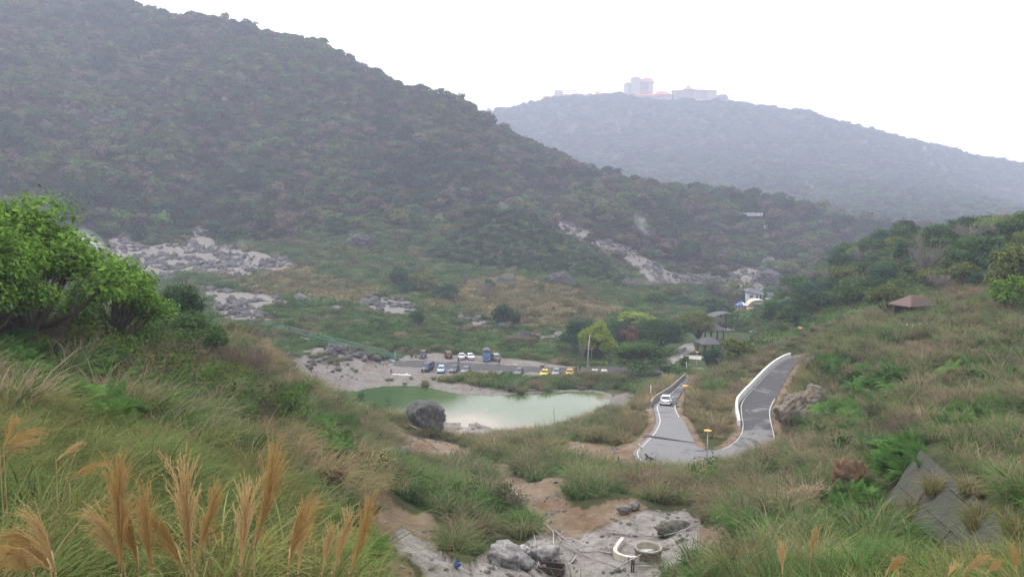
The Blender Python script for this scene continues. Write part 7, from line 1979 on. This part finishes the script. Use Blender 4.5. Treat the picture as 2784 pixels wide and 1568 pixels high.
PLUMES = [((700, 800), (715, 1451), .0), ((1070, 790), (1130, 1451), .0), ((1640, 680), (1500, 1300), .0), ((1280, 930), (1150, 1400), .0), ((1465, 910), (1420, 1451), .0), ((840, 940), (900, 1451), .0), ((790, 950), (820, 1451), .25),
          ((255, 1010), (330, 1451), .25), ((90, 1080), (300, 1430), .8), ((90, 520), (20, 690), .0), ((440, 650), (330, 770), .25), ((550, 830), (410, 880), .8), ((1740, 960), (1700, 1451), .25), ((1800, 1060), (1760, 1451), .0), ((1620, 1170), (1600, 1451), .25),
          ((1890, 1190), (1880, 1451), .25), ((2070, 1080), (1960, 1451), .0), ((2200, 990), (2060, 1451), .0), ((480, 1130), (700, 1300), .8), ((10, 1230), (300, 1420), .8), ((430, 1290), (560, 1451), .8), ((170, 630), (0, 700), .8), ((140, 715), (0, 740), .8)]
PLUMES += [((180, 1130), (330, 1451), .25), ((60, 1180), (200, 1451), .8), ((620, 1000), (740, 1451), .25), ((960, 1000), (1100, 1451), .25), ((1340, 1150), (1300, 1451), .25), ((560, 1180), (640, 1451), .8), ((1010, 1180), (960, 1451), .0), ((1700, 1150), (1660, 1451), .25), ((1960, 1150), (1900, 1451), .0), ((330, 1240), (420, 1451), .25)]
PLUMES = [(zz(R7, [a], 2389)[0], zz(R7, [b], 2389)[0], c) for a, b, c in PLUMES] + [((2218, 1439), (2203, 1515), 0.), ((2126, 1475), (2128, 1568), 0.), ((2434, 1494), (2408, 1568), .25), ((2430, 1520), (2445, 1568), 0.), ((2664, 1485), (2614, 1568), .25), ((2756, 1480), (2766, 1568), 0.), ((2700, 1510), (2680, 1568), .25), ((2600, 1530), (2575, 1568), 0.)]
NEARBY = ['', ' nearest the middle', ' beside it']
def plumes():
    g = np.random.default_rng(9)
    for i, (tip, low, bend) in enumerate(PLUMES):
        Lpx = math.hypot(tip[0] - low[0], tip[1] - low[1])
        d = float(np.clip(F * .55 / max(Lpx, 60), 3.2, 9.0)) if Lpx < 140 else float(g.uniform(3.3, 4.3))
        B, T = px3(*low, d * 1.0), px3(*tip, d * 1.03)
        if bend > .5: T, H = T, T
        ax = (T - B); L = ax.length; plume_len = min(L, float(g.uniform(.55, .80))) ; st = T - ax.normalized() * plume_len
        gx, gy = B.x - ax.x * .15, B.y - ax.y * .1; ground_z = gz(gx, gy)
        e = empty('silvergrass_plume', (gx, gy, ground_z)); o = Vector(e.location)
        mid = (o + st) / 2 + Vector((0, 0, .0)); mid.x = B.x * .7 + mid.x * .3
        Q = resample([o - Vector((0, 0, .1)), o.lerp(B, .55), B.lerp(st, .3), st], 14)
        MB().tube([q - o for q in Q] + [st + ax.normalized() * plume_len * .35 - o], .0045, 6).build('stalk', M_STALK, e, True)
        c = child('plume', PL[(bend, i % 3)], e, st - o); z = ax.normalized()
        side = 1 if (T - B).x > 0 else -1
        if bend > .5: z = (z + Vector((0, 0, .55))).normalized()
        xx = Vector((side, 0, 0)); xx = (xx - z * xx.dot(z)).normalized(); yy = z.cross(xx)
        c.rotation_euler = Matrix((xx, yy, z)).transposed().to_euler(); s = plume_len / .82; c.scale = (s, s, s)
        # two blades at its foot
        v, f = blades(g, 5, .04, .9, .5, .010, 6, (0, 0), .5)
        child('leaf_blades', np_mesh('leaf_blades', v, f, [M_STALKLEAF]), e)
        place = 'left' if tip[0] < 450 else ('centre-left' if tip[0] < 1300 else 'right')
        ORD = ['leftmost', 'second', 'third', 'fourth', 'fifth', 'sixth', 'seventh', 'eighth', 'ninth', 'tenth', 'eleventh', 'twelfth', 'thirteenth', 'fourteenth', 'fifteenth', 'sixteenth', 'seventeenth', 'eighteenth', 'nineteenth', 'twentieth', 'twenty-first', 'twenty-second', 'twenty-third', 'twenty-fourth', 'twenty-fifth', 'twenty-sixth', 'twenty-seventh', 'twenty-eighth', 'twenty-ninth', 'thirtieth', 'thirty-first', 'thirty-second', 'thirty-third', 'thirty-fourth', 'thirty-fifth']
        side_ = [q[0][0] for q in PLUMES if (q[0][0] < 1300) == (tip[0] < 1300)]; rank = sorted((q[0][0], q[0][1]) for q in PLUMES if (q[0][0] < 1300) == (tip[0] < 1300)).index((tip[0], tip[1]))
        tag(e, ('%s tan silvergrass plume from the left in the %s foreground' % (ORD[rank], 'left' if tip[0] < 1300 else 'right')).replace('leftmost tan silvergrass plume from the left', 'leftmost tan silvergrass plume'), 'grass plume', 'silvergrass plumes in the %s foreground' % ('left' if tip[0] < 1300 else 'right'))
M_STALKLEAF = leafy('plume_leaf', (.10, .16, .04), False, .35, .3, 2.0)
plumes()
# ------------------------------------------------------------------ hazy air over the whole valley
def build_haze():
    m, nt, out = nodes_of('haze')
    v = nt.nodes.new('ShaderNodeVolumePrincipled')
    v.inputs['Color'].default_value = (0.75, 0.79, 1.0, 1)
    v.inputs['Density'].default_value = 0.00040
    v.inputs['Anisotropy'].default_value = 0.1
    nt.links.new(v.outputs[0], out.inputs['Volume'])
    bm = bmesh.new(); bmesh.ops.create_cube(bm, size=1.0)
    bmesh.ops.scale(bm, vec=(6600, 6600, 440), verts=bm.verts)
    bmesh.ops.translate(bm, vec=(0, 0, 195), verts=bm.verts)
    me = bpy.data.meshes.new('haze'); bm.to_mesh(me); bm.free(); me.materials.append(m)
    tag(link(bpy.data.objects.new('haze', me)), 'thin bluish haze filling the whole valley', 'haze', kind='stuff')
build_haze()

# ------------------------------------------------------------------ steam from the vents
def steam(name, px, d, w, h, lean, dens, label):
    m, nt, out = nodes_of('steam'); L = nt.links.new
    v = nt.nodes.new('ShaderNodeVolumePrincipled'); v.inputs['Color'].default_value = (.95, .95, .97, 1)
    tc = nt.nodes.new('ShaderNodeTexCoord')
    n = N(nt, 'ShaderNodeTexNoise', Scale=2.6, Detail=3.0, Roughness=.6, Distortion=.8); L(tc.outputs['Object'], n.inputs['Vector'])
    sep = nt.nodes.new('ShaderNodeVectorMath'); sep.operation = 'LENGTH'; L(tc.outputs['Object'], sep.inputs[0])
    r = nt.nodes.new('ShaderNodeMapRange'); r.inputs['From Min'].default_value = 1.0; r.inputs['From Max'].default_value = .2; L(sep.outputs['Value'], r.inputs['Value'])
    r2 = nt.nodes.new('ShaderNodeMapRange'); r2.inputs['From Min'].default_value = .42; r2.inputs['From Max'].default_value = .68; L(n.outputs['Fac'], r2.inputs['Value'])
    mu = nt.nodes.new('ShaderNodeMath'); mu.operation = 'MULTIPLY'; L(r.outputs[0], mu.inputs[0]); L(r2.outputs[0], mu.inputs[1])
    m2 = nt.nodes.new('ShaderNodeMath'); m2.operation = 'MULTIPLY'; L(mu.outputs[0], m2.inputs[0]); m2.inputs[1].default_value = dens
    L(m2.outputs[0], v.inputs['Density']); L(v.outputs[0], out.inputs['Volume'])
    x, y, z = pix_at_dist(*px, d)
    bm = bmesh.new(); bmesh.ops.create_icosphere(bm, subdivisions=3, radius=1.0)
    me = bpy.data.meshes.new(name); bm.to_mesh(me); bm.free(); me.materials.append(m)
    o = link(bpy.data.objects.new(name, me)); o.location = (float(x), float(y), float(z)); o.scale = (w, w, h); o.rotation_euler = (0, lean, 0)
    tag(o, label, 'steam', kind='stuff')
steam('steam', (262, 690), 400, 6, 15, -.55, .45, 'white steam plume drifting left above the boulder field')
steam('steam', (360, 735), 370, 3.5, 9, -.4, .40, 'thin steam rising from the grey vents')
steam('steam', (660, 680), 420, 3, 8, -.2, .12, 'thin steam wisp at the right of the boulder field')
steam('steam', (1745, 610), 470, 4, 9, -.5, .15, 'steam wisp above the pale rock mound')
